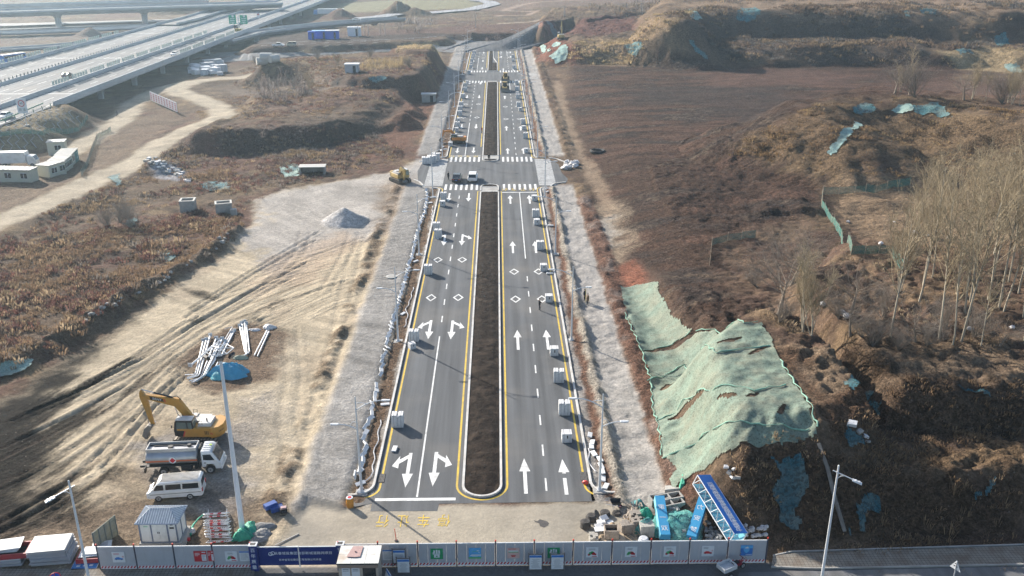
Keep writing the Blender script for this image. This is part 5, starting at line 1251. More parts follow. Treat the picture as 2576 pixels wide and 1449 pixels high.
def lines_(b, x, z, w, n, dz, y, i=2, h=.03, seed=0):
    b.mt(i); r = random.Random(seed)
    for k in range(n):
        l = w * r.uniform(.6, 1); b.box((x - (w - l) / 2, y, z - k * dz), (l, .004, h))
def poster(kind, parent, x, z, w=.98, h=.98, label=None, seed=0):
    y = FY - .055; b = MB(); yy = y - .012
    mats = [M_PW, M_PB, M_INK, M_PR, M_PG, M_PK, M_SKYB, M_GRS, M_WS]
    R = lambda i, cx, cz, ww, hh, d=0: (b.mt(i), b.box((x + cx * w, yy - .004 - d, z + cz * h), (ww * w, .006, hh * h)))
    base = {'car_blue': 0, 'red': 3, 'doc': 0, 'green': 4, 'sky': 6, 'pink': 5, 'fruit': 0, 'tree': 0, 'car_red': 0, 'ice': 1, 'notice': 0, 'plain': 0}[kind]
    b.mt(base); b.box((x, y, z), (w, .02, h))
    if kind in ('car_blue', 'car_red'):
        i = 1 if kind == 'car_blue' else 3
        b.mt(i); b.prism([(x - .34 * w, z - .22 * h), (x + .34 * w, z - .24 * h), (x + .36 * w, z - .12 * h), (x + .16 * w, z - .08 * h), (x + .05 * w, z + .0 * h), (x - .15 * w, z + .0 * h), (x - .3 * w, z - .1 * h)], yy - .012, yy, 'xz')
        b.mt(2); b.cyl((x - .2 * w, yy - .016, z - .22 * h), (x - .2 * w, yy, z - .22 * h), .05 * w, None, 10); b.cyl((x + .22 * w, yy - .016, z - .23 * h), (x + .22 * w, yy, z - .23 * h), .05 * w, None, 10)
        b.mt(3); b.cyl((x + .36 * w, yy - .01, z + .05 * h), (x + .36 * w, yy, z + .05 * h), .07 * w, None, 12); b.mt(0); b.cyl((x + .36 * w, yy - .014, z + .05 * h), (x + .36 * w, yy, z + .05 * h), .045 * w, None, 12)
        lines_(b, x - .12 * w, z + .36 * h, .5 * w, 2, .1 * h, yy, 3 if i == 1 else 2, .03, seed)
    elif kind == 'red':
        R(0, .28, -.12, .36, .6); lines_(b, x + .28 * w, z + .08 * h, .28 * w, 5, .09 * h, yy - .008, 2, .02, seed); lines_(b, x - .22 * w, z + .3 * h, .4 * w, 3, .12 * h, yy, 0, .04, seed); R(0, .28, .38, .3, .08)
    elif kind in ('doc', 'notice'):
        R(1, 0, .43, .98, .12); lines_(b, x, z + .25 * h, .8 * w, 7, .1 * h, yy, 2, .018, seed)
    elif kind == 'green':
        R(0, -.2, .2, .14, .3); R(0, 0, .22, .14, .36); R(0, .2, .2, .14, .3); R(0, 0, -.02, .56, .08); R(0, 0, -.22, .46, .26); R(4, 0, -.22, .14, .12, .004); R(0, -.3, .06, .06, .2)
    elif kind == 'sky':
        R(7, 0, -.42, 1, .16); R(0, .1, -.12, .8, .04); R(0, .05, -.2, .9, .06); R(0, .25, .25, .2, .05); R(0, .35, .08, .14, .04); R(7, 0, .18, .5, .03); R(0, 0, -.26, .5, .03)
    elif kind == 'pink':
        R(3, -.1, .4, .6, .05); R(0, 0, .2, .8, .1); R(7, 0, .1, .8, .06); b.mt(3); b.prism([(x - .22 * w, z - .2 * h), (x - .12 * w, z - .34 * h), (x + .12 * w, z - .34 * h), (x + .22 * w, z - .2 * h)], yy - .012, yy, 'xz')
    elif kind in ('fruit', 'tree'):
        lines_(b, x, z + .34 * h, .6 * w, 2, .1 * h, yy, 2, .03, seed)
        for (cx, cz, rr_, i) in ((-.15, -.1, .14, 7), (.1, -.12, .15, 3), (.25, -.2, .1, 3), (-.25, -.22, .1, 3 if kind == 'fruit' else 7), (.0, -.0, .12, 7 if kind == 'fruit' else 5)):
            b.mt(i); b.cyl((x + cx * w, yy - .01, z + cz * h), (x + cx * w, yy, z + cz * h), rr_ * w, None, 12)
        R(3, .2, -.42, .4, .06)
    elif kind == 'ice':
        R(6, 0, .36, 1, .28); b.mt(0); b.prism([(x - .2 * w, z + .22 * h), (x + .2 * w, z + .22 * h), (x + .05 * w, z + .38 * h)], yy - .012, yy - .004, 'xz')
        b.mt(6); b.prism([(x - .28 * w, z + .2 * h), (x + .26 * w, z + .2 * h), (x + .18 * w, z - .08 * h), (x - .02 * w, z - .28 * h), (x - .22 * w, z - .05 * h)], yy - .012, yy - .004, 'xz'); R(0, .2, -.4, .5, .04)
    o = b.build('poster', mats, parent)
    if label: o['label'] = label
    return o
def hoarding(pxs, label, posters, y_end=0.0):
    e = empty('site_hoarding', (0, 0, 0), 0, label, 'hoarding fence')
    xs = [XP(q) for q in pxs]
    for i, x in enumerate(xs):
        b = MB(); b.tube([(x, FY, 0), (x, FY, 2.36)], .055, 8); b.tube([(x, FY, 1.9), (x, FY + .9, .1)], .03, 5); po = b.build('post', M_POST, e)
        b = MB(); b.cyl((x, FY, 2.36), (x, FY, 2.48), .07, .06, 10); b.build('cap', M_CAPR, po)
    for i, (xa, xb) in enumerate(zip(xs[:-1], xs[1:])):
        if xb - xa > 5: continue
        b = MB(); w = xb - xa - .13; cx = (xa + xb) / 2
        n = 4
        for k in range(n): b.box((xa + .065 + w * (k + .5) / n, FY, 1.16), (w / n - .012, .05, 2.0))
        b.mt(1); b.box((cx, FY, 2.2), (w, .07, .08)); b.box((cx, FY, .10), (w, .07, .12)); b.mt(2)
        for k in range(11):
            u = xa + .07 + w * k / 11; y = FY - .037
            b.quad((u, y, .16), (u + w / 22, y, .16), (u + w / 22 + .12, y, .37), (u + .12, y, .37))
        b.mt(3); b.quad((xa + .07, FY - .031, .15), (xb - .07, FY - .031, .15), (xb - .07, FY - .031, .38), (xa + .07, FY - .031, .38))
        pn = b.build('panel', [M_PANEL, M_WS, M_PR, M_PW], e)
        for (k, kind, fx, fz, w_, h_, lab) in posters:
            if k == i: poster(kind, pn, xa + (xb - xa) * fx, fz, w_, h_, lab, k)
    return e
hoarding([241, 336, 434, 532, 629], 'grey panel hoarding with red caps along the street, short stretch left of the blue gate',
         [(0, 'car_blue', .55, 1.25, .98, 1.0, 'white poster with a blue car'), (2, 'red', .68, 1.25, 1.0, 1.0, 'red notice board'), (2, 'red', .95, 1.27, .46, 1.0, None), (3, 'tree', .48, 1.22, .95, .95, 'white poster with small trees'), (3, 'doc', .84, 1.22, .85, .95, 'blue-headed notice')])
hoarding([850, 950, 1050, 1148, 1246.5, 1344, 1442, 1540, 1638, 1735, 1832, 1930], 'grey panel hoarding with red caps along the street, long stretch right of the blue gate',
         [(1, 'doc', .27, 1.2, 1.0, .98, 'blue-headed notice'), (2, 'green', .49, 1.25, .98, 1.0, 'green recycling poster'), (3, 'sky', .47, 1.27, .98, 1.02, 'blue sky poster'), (4, 'pink', .46, 1.25, .98, 1.0, 'pink poster with a red bowl'), (5, 'green', .5, 1.22, .98, 1.0, 'green recycling poster'),
          (6, 'fruit', .49, 1.25, .98, .98, 'white poster with red fruit'), (7, 'tree', .49, 1.25, .98, .98, 'pink and white poster with trees'), (8, 'fruit', .49, 1.25, .98, .98, 'white poster with basket'), (9, 'car_red', .48, 1.25, .98, 1.0, 'white poster with a red car'), (10, 'ice', .48, 1.28, .98, 1.0, 'blue poster with an iceberg')])
# blue gate with lettering
M_NAVY = mat('navy_banner', (.012, .030, .17), .45, var=.06, scale=1.5); M_LET = mat('white_lettering', (.72, .74, .77), .5)
XG0, XG1 = XP(650, 1390), XP(848, 1380)
g = empty('site_gate', (0, 0, 0), 0, 'navy blue double gate with white lettering between two columns', 'gate')
zc = 1.22
xm = XG0 + (XG1 - XG0) * .515
for xa, xb in ((XG0, xm - .02), (xm + .02, XG1)):
    b = MB(); b.box(((xa + xb) / 2, FY - .1, zc), (xb - xa, .06, 1.72)); lf = b.build('gate_leaf', M_NAVY, g)
    b = MB(); b.box(((xa + xb) / 2, FY - .1, zc + .89), (xb - xa, .08, .06)); b.box((xm + (-.03 if xa < xm - 1 else .03), FY - .14, zc - .1), (.04, .04, 1.9)); b.build('frame', M_WS, lf)
LM = lambda x, z: Matrix.Translation((x, FY - .136, z)) @ Matrix.Rotation(PI / 2, 4, 'X')
text_part('长春城投集团南部新城道路网项目', .30, M_LET, 'lettering', g, .003, LM((XG0 + XG1) / 2 + .45, 1.50), spacing=1.06)
text_part('吉林省宏远建设工程有限公司承建', .22, M_LET, 'lettering', g, .003, LM((XG0 + XG1) / 2 + .15, .88), spacing=1.06)
b = MB(); lx_, lz_ = XG0 + 1.08, 1.50
for s in (-1, 1):
    for a0 in (20, 200):
        pts = [(lx_ + s * .09 + .15 * math.cos(math.radians(a0 + 250 * t / 10)), FY - .14, lz_ + s * .03 + .15 * math.sin(math.radians(a0 + 250 * t / 10))) for t in range(11)]
        b.tube(pts, .032, 5)
b.build('emblem', M_LET, g)
for x, ch, nm in ((XP(640, 1385) - .02, '百年质量', 'a'), (XG1 + .3, '安全生产', 'b')):
    b = MB(); b.box((x, FY - .15, 1.2), (.62, .5, 2.4)); b.mt(1); b.box((x, FY - .15, 2.42), (.66, .54, .08)); b.mt(2); b.box((x, FY - .15, 2.462), (.42, .34, .01)); c = b.build('column', [M_NAVY, M_WS, M_DARK], g)
    for k, t in enumerate(ch):
        if nm == 'b' and k > 1: continue
        text_part(t, .40, M_LET, 'lettering', c, .003, Matrix.Translation((x, FY - .406, 2.0 - k * .54)) @ Matrix.Rotation(PI / 2, 4, 'X'))
# guard booth
bx0, bx1, by0, by1, bz = P(846, 1418, 2.6).x, P(952, 1418, 2.6).x, P(840, 1418, 2.6).y, P(868, 1372, 2.6).y, 2.6
bo = empty('guard_booth', ((bx0 + bx1) / 2, (by0 + by1) / 2, 0), 0, 'small guard booth with dirty white flat roof carrying a torn pink board', 'guard booth')
bw, bd = bx1 - bx0, by1 - by0
b = MB(); b.box((0, 0, 1.2), (bw - .2, bd - .2, 2.4)); b.build('wall', mat('booth_wall', (.42, .36, .30), .6, dirt=(.3, .24, .2)), bo)
b = MB()
for i in range(3):
    for j in range(2): b.box((-bw / 2 + bw * (i + .5) / 3, -bd / 2 + bd * (j + .5) / 2, 2.52), (bw / 3 - .02, bd / 2 - .02, .14))
b.box((0, 0, 2.48), (bw - .02, bd - .02, .16)); rf = b.build('roof', mat('booth_roof', (.58, .57, .53), .6, var=.1, scale=1.6, dirt=(.36, .26, .18), dirt_amt=.85), bo)
b = MB(); b.poly([(-.95, -.35, 2.60), (-.3, -.42, 2.60), (.1, -.35, 2.60), (.18, .95, 2.60), (-.62, .93, 2.60)]); b.poly([(-.95, -.35, 2.66), (-.3, -.42, 2.66), (.1, -.35, 2.66), (.18, .95, 2.66), (-.62, .93, 2.66)]); b.box((-.35, .25, 2.7), (.1, .1, .1)); b.build('torn_board', mat('pink_board', (.38, .25, .23), .7, var=.15), rf)
b = MB(); b.box((0, -bd / 2 + .06, 2.30), (bw - .1, .12, .28)); b.build('fascia', mat('booth_fascia', (.25, .19, .15), .6), bo)
for i, (x, w_) in enumerate(((-.95, .62), (-.2, .62))):
    b = MB(); b.box((x, -bd / 2 + .085, 1.70), (w_, .03, .85)); b.mt(1); b.box((x, -bd / 2 + .066, 1.85), (w_ * .7, .01, .05)); b.box((x, -bd / 2 + .066, 2.0), (w_ * .7, .01, .05)); b.build('notice', [M_PW, M_INK], bo)
b = MB(); b.box((.85, -bd / 2 + .088, 1.65), (1.0, .03, .9)); b.build('window', M_GLS, bo)
# information boards standing in front of the hoarding
def board(px, label, sheets, dy=.62, z0=.3, h=1.5, w=1.0):
    x = XP(px, 1425) * (FY - dy) / FY; e = empty('notice_stand', (x, FY - dy, 0), 0, label, 'notice board', 'notice stands before the hoarding')
    b = MB()
    for s in (-1, 1): b.tube([(s * (w / 2 + .06), 0, 0), (s * (w / 2 + .06), 0, z0 + h + .12)], .035, 6); b.ell((s * (w / 2 + .06), 0, z0 + h + .16), (.05, .05, .05), 8, 5)
    b.box((0, 0, z0 + h + .04), (w + .12, .05, .06)); b.box((0, 0, z0), (w + .12, .05, .06)); b.build('frame', mat('stand_frame', (.12, .11, .11), .5), e)
    b = MB(); b.box((0, -.01, z0 + h / 2 + .02), (w - .02, .03, h - .08)); b.mt(1); b.box((0, -.03, z0 + h - .15), (w - .02, .012, .2)); b.mt(2)
    r = random.Random(px)
    for k in range(9): b.box((r.uniform(-.05, .05), -.03, z0 + h - .42 - k * .1), (w * r.uniform(.35, .75), .006, .016))
    b.build('notice_sheet', [M_PW, M_PB, M_INK], e)
board(1005, 'small blue and white notice stand, the rear one right of the booth', 1, .35, .6, 1.3, .92); board(1015, 'blue and white notice stand in front of another, right of the booth', 1, .9, .1, 1.35, .95)
board(1347, 'blue and white notice stand before the green poster, left one of two', 1, .75, .15, 1.45, .98); board(1402, 'blue and white notice stand before the green poster, right one of two', 1, .75, .15, 1.45, .98)
b = MB(); b.prism([(-.5, 0), (.5, 0), (.5, 1.3), (-.5, 1.3)], 0, .04, 'xz'); b.mt(1); b.prism([(-.48, 1.1), (.48, 1.1), (.48, 1.28), (-.48, 1.28)], -.01, 0, 'xz'); o = b.build('leaning_board', [M_PW, M_PB], loc=(bx1 + .35, by0 + .5, 0)); o.rotation_euler = (-.25, 0, -1.1); tag(o, 'blue and white board leaning against the right side of the booth', 'notice board')

# kiosk with hipped roof
kx, ky = -28.0, 63.9
k = empty('utility_kiosk', (kx, ky, gz(kx, ky)), .0, 'pale grey utility kiosk with striped hipped roof on a concrete base', 'kiosk')
kw, kd, kb_, kh = 3.0, 2.1, .75, 1.95
b = MB(); b.box((.08, 0, kb_ / 2), (kw + .5, kd + .3, kb_)); b.build('base', M_CONCR, k)
b = MB(); b.box((0, 0, kb_ + kh / 2), (kw, kd, kh)); wl = b.build('wall', mat('kiosk_wall', (.62, .63, .60), .45, var=.04, dirt=(.5, .48, .42), dirt_amt=.3), k)
b = MB()
for x in (-kw / 2, -kw / 2 + .95, kw / 2 - .72, kw / 2):
    b.box((x, -kd / 2 - .012, kb_ + kh / 2), (.12, .06, kh))
for x, y in ((kw / 2, kd / 2), (kw / 2 + .012, 0)): b.box((x, y, kb_ + kh / 2), (.08, .08, kh))
b.box((0, -kd / 2 - .012, kb_ + .04), (kw, .05, .08)); b.box((0, -kd / 2 - .012, kb_ + kh - .05), (kw, .05, .1)); b.build('trim', mat('kiosk_trim', (.13, .16, .22), .5), k)
for x, w_ in ((-.28, .58), (.32, .58)):
    b = MB(); b.box((x + .02, -kd / 2 - .01, kb_ + kh / 2), (w_, .04, kh - .2)); d_ = b.build('door', mat('kiosk_door', (.60, .61, .58), .45), k)
    b = MB(); b.box((x + (.24 if x < 0 else -.24), -kd / 2 - .045, kb_ + kh * .5), (.05, .04, .16)); b.build('handle', M_DARK, d_)
b = MB(); b.box((kw / 2 - .36, -kd / 2 - .012, kb_ + kh * .72), (.36, .03, .16)); b.box((kw / 2 - .36, -kd / 2 - .012, kb_ + kh * .88), (.24, .03, .1)); b.build('vent', M_DARK, k)
b = MB(); b.box((-.98, -kd / 2 - .01, kb_ + kh * .80), (.34, .02, .10)); b.build('emblem', mat('kiosk_emblem', (.25, .5, .35), .5), k)
ew, ed, rz0, rz1 = kw / 2 + .22, kd / 2 + .22, kb_ + kh, kb_ + kh + .62
b = MB(); A4 = [(-ew, -ed, rz0), (ew, -ed, rz0), (ew, ed, rz0), (-ew, ed, rz0)]; r0, r1 = (-.85, 0, rz1), (.85, 0, rz1)
b.poly([A4[0], A4[1], r1, r0]); b.poly([A4[1], A4[2], r1]); b.poly([A4[2], A4[3], r0, r1]); b.poly([A4[3], A4[0], r0]); b.poly(A4[::-1])
rk = b.build('roof', mat('kiosk_roof', (.42, .45, .48), .5), k)
b = MB(); n = 17
def lerp(a, c, t): return tuple(a[i] + (c[i] - a[i]) * t for i in range(3))
for sy in (-1, 1):
    for i in range(n):
        x = -ew + .12 + (2 * ew - .24) * i / (n - 1)
        t = 1.0 if abs(x) <= .85 else (ew - abs(x)) / (ew - .85)
        b.tube([(x, sy * ed, rz0 + .02), (x, sy * ed * (1 - t), rz0 + (rz1 - rz0) * t + .02)], .045, 4)
for sx in (-1, 1):
    for i in range(10):
        y = -ed + .12 + (2 * ed - .24) * i / 9; t = 1 - abs(y) / ed
        b.tube([(sx * ew, y, rz0 + .02), (sx * (ew - (ew - .85) * t), y, rz0 + (rz1 - rz0) * t + .02)], .045, 4)
b.build('rib', mat('kiosk_rib', (.64, .65, .66), .45), rk)
b = MB()
for a in A4: b.tube([a, r0 if a[0] < 0 else r1], .05, 5)
b.tube([r0, r1], .06, 5)
for i in range(4): b.tube([A4[i], A4[(i + 1) % 4]], .06, 5)
b.build('ridge_cap', mat('ridge_cap', (.28, .33, .40), .5), rk)

# tall floodlight mast
bp_ = P(610, 1335)
m_ = empty('floodlight_mast', (bp_.x, bp_.y, gz(bp_.x, bp_.y)), 0, 'tall white floodlight mast rising from green netting behind the hoarding', 'floodlight mast')
b = MB(); b.tube([(0, 0, 0), (0, 0, 8), (0, 0, 17)], [.24, .18, .11], 14); b.build('pole', mat('mast_paint', (.66, .68, .71), .4, var=.05, scale=.5, dirt=(.5, .5, .5), dirt_amt=.3), m_, True)
b = MB(); ring = [(1.1 * math.cos(a), 1.1 * math.sin(a), 17.05) for a in [2 * PI * i / 6 + .3 for i in range(6)]]
for i, r_ in enumerate(ring):
    b.tube([(0, 0, 17.2), r_], .04, 5)
for i in range(6): b.tube([ring[i], ring[(i + 1) % 6]], .04, 5)
b.tube([(0, 0, 17), (0, 0, 18.2)], [.03, .01], 5); b.build('crown_frame', M_WS, m_)
for i, a in enumerate((-2.25, -1.3, -.45)):
    c, s = math.cos(a), math.sin(a); b = MB(); b.at(Matrix.Translation((1.2 * c, 1.2 * s, 16.8)) @ Matrix.Rotation(a, 4, 'Z') @ Matrix.Rotation(.5, 4, 'Y')); b.box((0, 0, 0), (.2, .5, .4)); b.mt(1); b.box((.11, 0, 0), (.02, .44, .34)); b.build('floodlight', [M_DARK, mat('flood_lens', (.22, .2, .18), .3)], m_)
# street lamps of the near street
def street_light(loc, rz, label, h):
    e = empty('street_light', loc, rz, label, 'street light', 'street lights of the near street')
    b = MB(); b.tube([(0, 0, 0), (0, 0, h)], [.12, .07], 10); b.ell((0, 0, h), (.07, .07, .06), 8, 5); b.build('pole', M_WS, e, True)
    b = MB(); b.tube([(-.35, 0, h - .5), (1.2, 0, h - .95)], .04, 6); b.tube([(0, 0, h - 1.15), (.25, 0, h - .85), (.5, 0, h - .76)], .025, 6); a = b.build('arm', M_WS, e)
    b = MB(); b.at(Matrix.Translation((1.45, 0, h - 1.05)) @ Matrix.Rotation(.27, 4, 'Y')); b.box((0, 0, 0), (.75, .32, .08), 0, .9)
    for i in range(2): b.box((-.12 + .25 * i, 0, .07), (.12, .22, .06))
    b.build('lamp_head', M_WS, a)
street_light((-31.95, 58.3, 0), PI + .6, 'white single-arm street light at the left end of the hoarding', 9.7); street_light((25.5, 58.5, 0), -.42, 'white single-arm street light before the shaded bank at the right', 10.3)
# signs at the bottom edge
q = P(139, 1452, 2.4)
s_ = empty('no_stopping_sign', (q.x, q.y, 0), 0, 'round blue sign with red cross and rim at the lower left', 'traffic sign')
b = MB(); b.cyl((0, 0, 0), (0, 0, 2.75), .04, None, 8); b.build('post', M_POLE, s_)
b = MB(); b.at(Matrix.Translation((0, -.06, 2.45)) @ Matrix.Rotation(.55, 4, 'Z')); b.cyl((0, .0, 0), (0, -.03, 0), .42, None, 28); b.mt(1); b.cyl((0, -.031, 0), (0, -.034, 0), .35, None, 28); b.mt(0); b.box((0, -.037, 0), (.05, .006, .68)); b.box((0, -.037, 0), (.68, .006, .05)); b.build('sign_face', [mat('sign_red', (.5, .02, .035), .5), mat('sign_blue', (.02, .09, .45), .5)], s_)
q = P(2402, 1440, 1.9)
s_ = empty('triangle_sign', (q.x, q.y, 0), 0, 'triangular white sign seen from behind at the lower right corner', 'traffic sign')
b = MB(); b.cyl((0, 0, 0), (0, 0, 2.9), .05, None, 8); b.build('post', mat('grey_post', (.35, .36, .38), .5), s_)
b = MB(); b.at(Matrix.Translation((0, .06, 2.55)) @ Matrix.Rotation(-1.05, 4, 'Z')); b.prism([(-.45, -.4), (.45, -.4), (0, .42)], -.015, .015, 'xz'); b.mt(1); b.box((0, -.03, -.1), (.3, .04, .06)); b.box((0, -.03, .12), (.2, .04, .06)); b.build('sign_face', [M_WS, M_DARK], s_)
# near pavements
def paver(name, col):
    m, nt, bs = _nt(name); N, L = nt.nodes, nt.links
    tc = N.new('ShaderNodeTexCoord'); br = N.new('ShaderNodeTexBrick'); br.inputs['Scale'].default_value = 1; br.inputs['Brick Width'].default_value = .3; br.inputs['Row Height'].default_value = .3; br.inputs['Mortar Size'].default_value = .018; br.offset = .0
    br.inputs['Color1'].default_value = (*col, 1); br.inputs['Color2'].default_value = tuple(c * .85 for c in col) + (1,); br.inputs['Mortar'].default_value = (.07, .06, .05, 1); L.new(tc.outputs['Object'], br.inputs['Vector'])
    n = N.new('ShaderNodeTexNoise'); n.inputs['Scale'].default_value = .9; n.inputs['Detail'].default_value = 8; L.new(tc.outputs['Object'], n.inputs['Vector'])
    mr = N.new('ShaderNodeMapRange'); mr.inputs[1].default_value = .45; mr.inputs[2].default_value = .7; mr.inputs[4].default_value = .75; L.new(n.outputs['Fac'], mr.inputs[0])
    mx = N.new('ShaderNodeMix'); mx.data_type = 'RGBA'; L.new(mr.outputs[0], mx.inputs[0]); L.new(br.outputs[0], mx.inputs[6]); mx.inputs[7].default_value = (.11, .075, .05, 1)
    L.new(mx.outputs[2], bs.inputs['Base Color']); bs.inputs['Roughness'].default_value = .9; return m
M_PAV = paver('paving_blocks', (.22, .20, .17))
def slope_quad(name, pxs, m, z): 
    b = MB(); b.poly([tuple(P(x, y, z)) for x, y in pxs]); return tag(b.build(name, m), kind='structure')
slope_quad('pavement', [(1945, 1398), (2010, 1390), (2576, 1373), (2760, 1370), (2760, 1416), (2576, 1418), (2050, 1428), (1940, 1424)], M_PAV, .12)
slope_quad('pavement', [(-120, 1432), (235, 1430), (640, 1424), (640, 1460), (-120, 1500)], M_PAV, .10)
b = MB()
for pa, pb in (((1940, 1426), (2050, 1430)), ((2050, 1430), (2576, 1420)), ((2576, 1420), (2760, 1417)), ((1990, 1388), (2576, 1370)), ((1945, 1398), (1990, 1388))):
    a, c = P(*pa, .08), P(*pb, .08); d = c - a; b.box(tuple((a + c) / 2), (d.length, .12, .14), math.atan2(d.y, d.x))
tag(b.build('kerb', M_CONCR), kind='structure')
slope_quad('street', [(1860, 1440), (2576, 1424), (2760, 1424), (2760, 1560), (1800, 1560)], M_ASPH2, .02)
# ================================================================== SITE CLUTTER
def blob_mesh(rx, ry, rz, seed, ruff=.25, nu=22, nv=10):
    """crumpled sheet thrown over a heap"""
    vs, fs = [], []
    r = np.random.default_rng(seed)
    ph = r.uniform(0, 6, 6)
    for i in range(nv + 1):
        t = i / nv
        for j in range(nu):
            a = 2 * PI * j / nu
            k = 1 + ruff * (.5 * math.sin(3 * a + ph[0]) + .35 * math.sin(7 * a + ph[1]) + .3 * math.sin(11 * a + ph[2]) * t) + r.uniform(-.08, .08)
            z = rz * (1 - t ** 1.7) * (1 + .25 * math.sin(2 * a + ph[3]) * (1 - t) * t * 2) + r.uniform(-.05, .05) * rz
            vs.append((rx * t ** .8 * k * math.cos(a), ry * t ** .8 * k * math.sin(a), max(z, -.05) if i < nv else -.08))
    for i in range(nv):
        for j in range(nu):
            fs.append((i * nu + j, i * nu + (j + 1) % nu, (i + 1) * nu + (j + 1) % nu, (i + 1) * nu + j))
    return vs, fs
def heap_thing(name, pt, r, seed, m, label, cat, rz=0, ruff=.25, dz=0):
    b = MB(); b.add(*blob_mesh(*r, seed, ruff)); p = pt
    return tag(b.build(name, m, None, True, (p.x, p.y, p.z + dz), rz), label, cat)
M_TARP = mat('blue_tarp', (.06, .30, .47), .45, var=.12, scale=2, bump=.5, bscale=6); M_GTARP = mat('green_net_cloth', (.03, .30, .19), .6, var=.25, scale=3, bump=.6, bscale=7)
M_GAL = mat('galvanised', (.52, .54, .56), .45, .15, var=.08)
# --- white poles stored on the ground
def ground_pole(p0, p1, label, grp, r=.11, bend=None, plate=True, zo=0.0):
    a, c = T(*p0), T(*p1); a.z += r + .05 + zo; c.z += r * .6 + .05 + zo
    e = empty('lying_pole', a, 0, label, 'lamp pole', grp)
    pts = [Vector((0, 0, 0)), (c - a) * .5, c - a]
    if bend:
        d = T(*bend); d.z += .1 + zo * .5; v = d - a
        pts += [(c - a) * .25 + v * .75 + Vector((0, 0, .05)) if False else (c - a) + (v - (c - a)) * .12 + ((c - a) * .03), v]
    b = MB(); b.tube(pts, [r, r * .85] + [r * .65] * (len(pts) - 2), 8); b.build('pole', M_WS, e, True)
    if plate:
        d = (c - a).normalized(); ang = math.atan2(d.y, d.x)
        b = MB(); b.at(Matrix.Rotation(ang, 4, 'Z')); b.box((-.02, 0, .08), (.05, .5, .5)); b.build('base_plate', M_GAL, e)
    return e
gp = 'white lamp poles stored on the bare site'
for i, (p0, p1, bd) in enumerate((((512, 862), (492, 942), (466, 947)), ((520, 860), (497, 946), (470, 953)), ((530, 852), (503, 948), (472, 957)), ((545, 858), (506, 951), (476, 961)), ((552, 862), (512, 952), (482, 966)), ((560, 860), (516, 948), (488, 966)), ((566, 862), (520, 944), (494, 964)))):
    ground_pole(p0, p1, 'white bent lamp pole in the fanned pile left of the floodlight mast head', gp, zo=.1 * (i % 3), bend=bd)
ground_pole((583, 842), (535, 920), 'white pole with rusty wrapping in the middle bundle, left one', 'poles of the middle bundle'); ground_pole((590, 838), (543, 928), 'white pole in the middle bundle, right one', 'poles of the middle bundle', zo=.08)
ground_pole((480, 930), (555, 866), 'white pole lying across the fan pile with its plate at the lower left', None, zo=.35)
ground_pole((565, 860), (585, 828), 'thin white bent arm lying above the fan pile', None, r=.05, bend=(565, 832), plate=False, zo=.1)
for p0, p1, bd in (((604, 826), (617, 890), None), ((609, 818), (620, 892), (612, 900)), ((616, 816), (622, 892), (606, 902)), ((620, 820), (628, 888), (600, 904))): ground_pole(p0, p1, 'white lamp pole in the right-hand upright bundle of four', 'poles of the right bundle', bend=bd, zo=.08)
ground_pole((672, 835), (640, 897), 'white pole of the outer pair, left one', 'outer pair of poles', plate=False); ground_pole((677, 838), (648, 899), 'white pole of the outer pair, right one', 'outer pair of poles', plate=False)
heap_thing('plastic_sheet', T(677, 826), (.9, .6, .5), 3, mat('white_plastic', (.6, .58, .57), .5, var=.2, bump=.6), 'crumpled white plastic at the top of the outer pole pair', 'plastic sheet')
heap_thing('plastic_sheet', T(640, 832), (.9, .35, .2), 4, mat('white_plastic', (.6, .58, .57), .5), 'flat white plastic scrap between the pole bundles', 'plastic sheet')
heap_thing('tarpaulin', T(580, 944), (2.2, 1.3, 1.5), 5, M_TARP, 'bright blue tarpaulin draped over a heap beside the white poles', 'tarpaulin', .1, .34)
heap_thing('tarpaulin', T(548, 950), (.7, .8, .7), 6, mat('turq_tarp', (.12, .45, .50), .5, var=.2, bump=.5), 'turquoise rag hanging at the left end of the blue tarpaulin', 'tarpaulin')
heap_thing('sack', T(606, 902), (1.0, .5, .4), 7, mat('olive_sack', (.33, .33, .24), .7, var=.2, bump=.5), 'olive sack lying at the foot of the pole bundle', 'sack')
# --- kiosk side and mast foot
heap_thing('green_tarpaulin', T(610, 1354), (.9, .6, .8), 8, M_GTARP, 'crumpled green tarpaulin round the foot of the floodlight mast', 'tarpaulin', ruff=.3); heap_thing('green_tarpaulin', T(628, 1334), (.75, 1.1, .6), 9, M_GTARP, 'green tarpaulin heap right behind the floodlight mast', 'tarpaulin', .4, .3)
def barrier(p, rz, label):
    b = MB(); L_, H_ = 2.0, 1.0
    b.tube([(-L_ / 2, 0, 0), (-L_ / 2, 0, H_ - .15), (-L_ / 2 + .15, 0, H_), (L_ / 2 - .15, 0, H_), (L_ / 2, 0, H_ - .15), (L_ / 2, 0, 0)], .035, 5); b.tube([(-L_ / 2, 0, .2), (L_ / 2, 0, .2)], .03, 5)
    e = empty('crowd_barrier', p, rz, label, 'barrier', 'barriers stacked behind the hoarding'); b.build('frame', M_WS, e)
    for i in range(9):
        b = MB(); x = -.8 + i * .2; b.cyl((x, 0, .2), (x, 0, H_), .018, None, 5); b.build('bar', M_WS, e)
    b = MB(); b.box((-.3, 0, H_), (.25, .08, .08)); b.box((.35, 0, H_), (.25, .08, .08)); b.build('band', M_PR, e)
    for s in (-.8, .8):
        b = MB(); b.tube([(s, -.3, .02), (s, .3, .02)], .03, 5); b.build('foot', M_WS, e)
    return e
b0 = None
for i in range(15):
    t = i / 14; p = T(556 - 8 * t + random.uniform(-3, 3), 1364 - 70 * t); p.z += .12
    if b0 is None: b0 = o = barrier(p, .1, 'red and white barrier lying in the rank behind the hoarding')
    else: o = dup(b0, p, random.uniform(-.15, .2))
    o.rotation_euler.x = random.uniform(.75, 1.15)
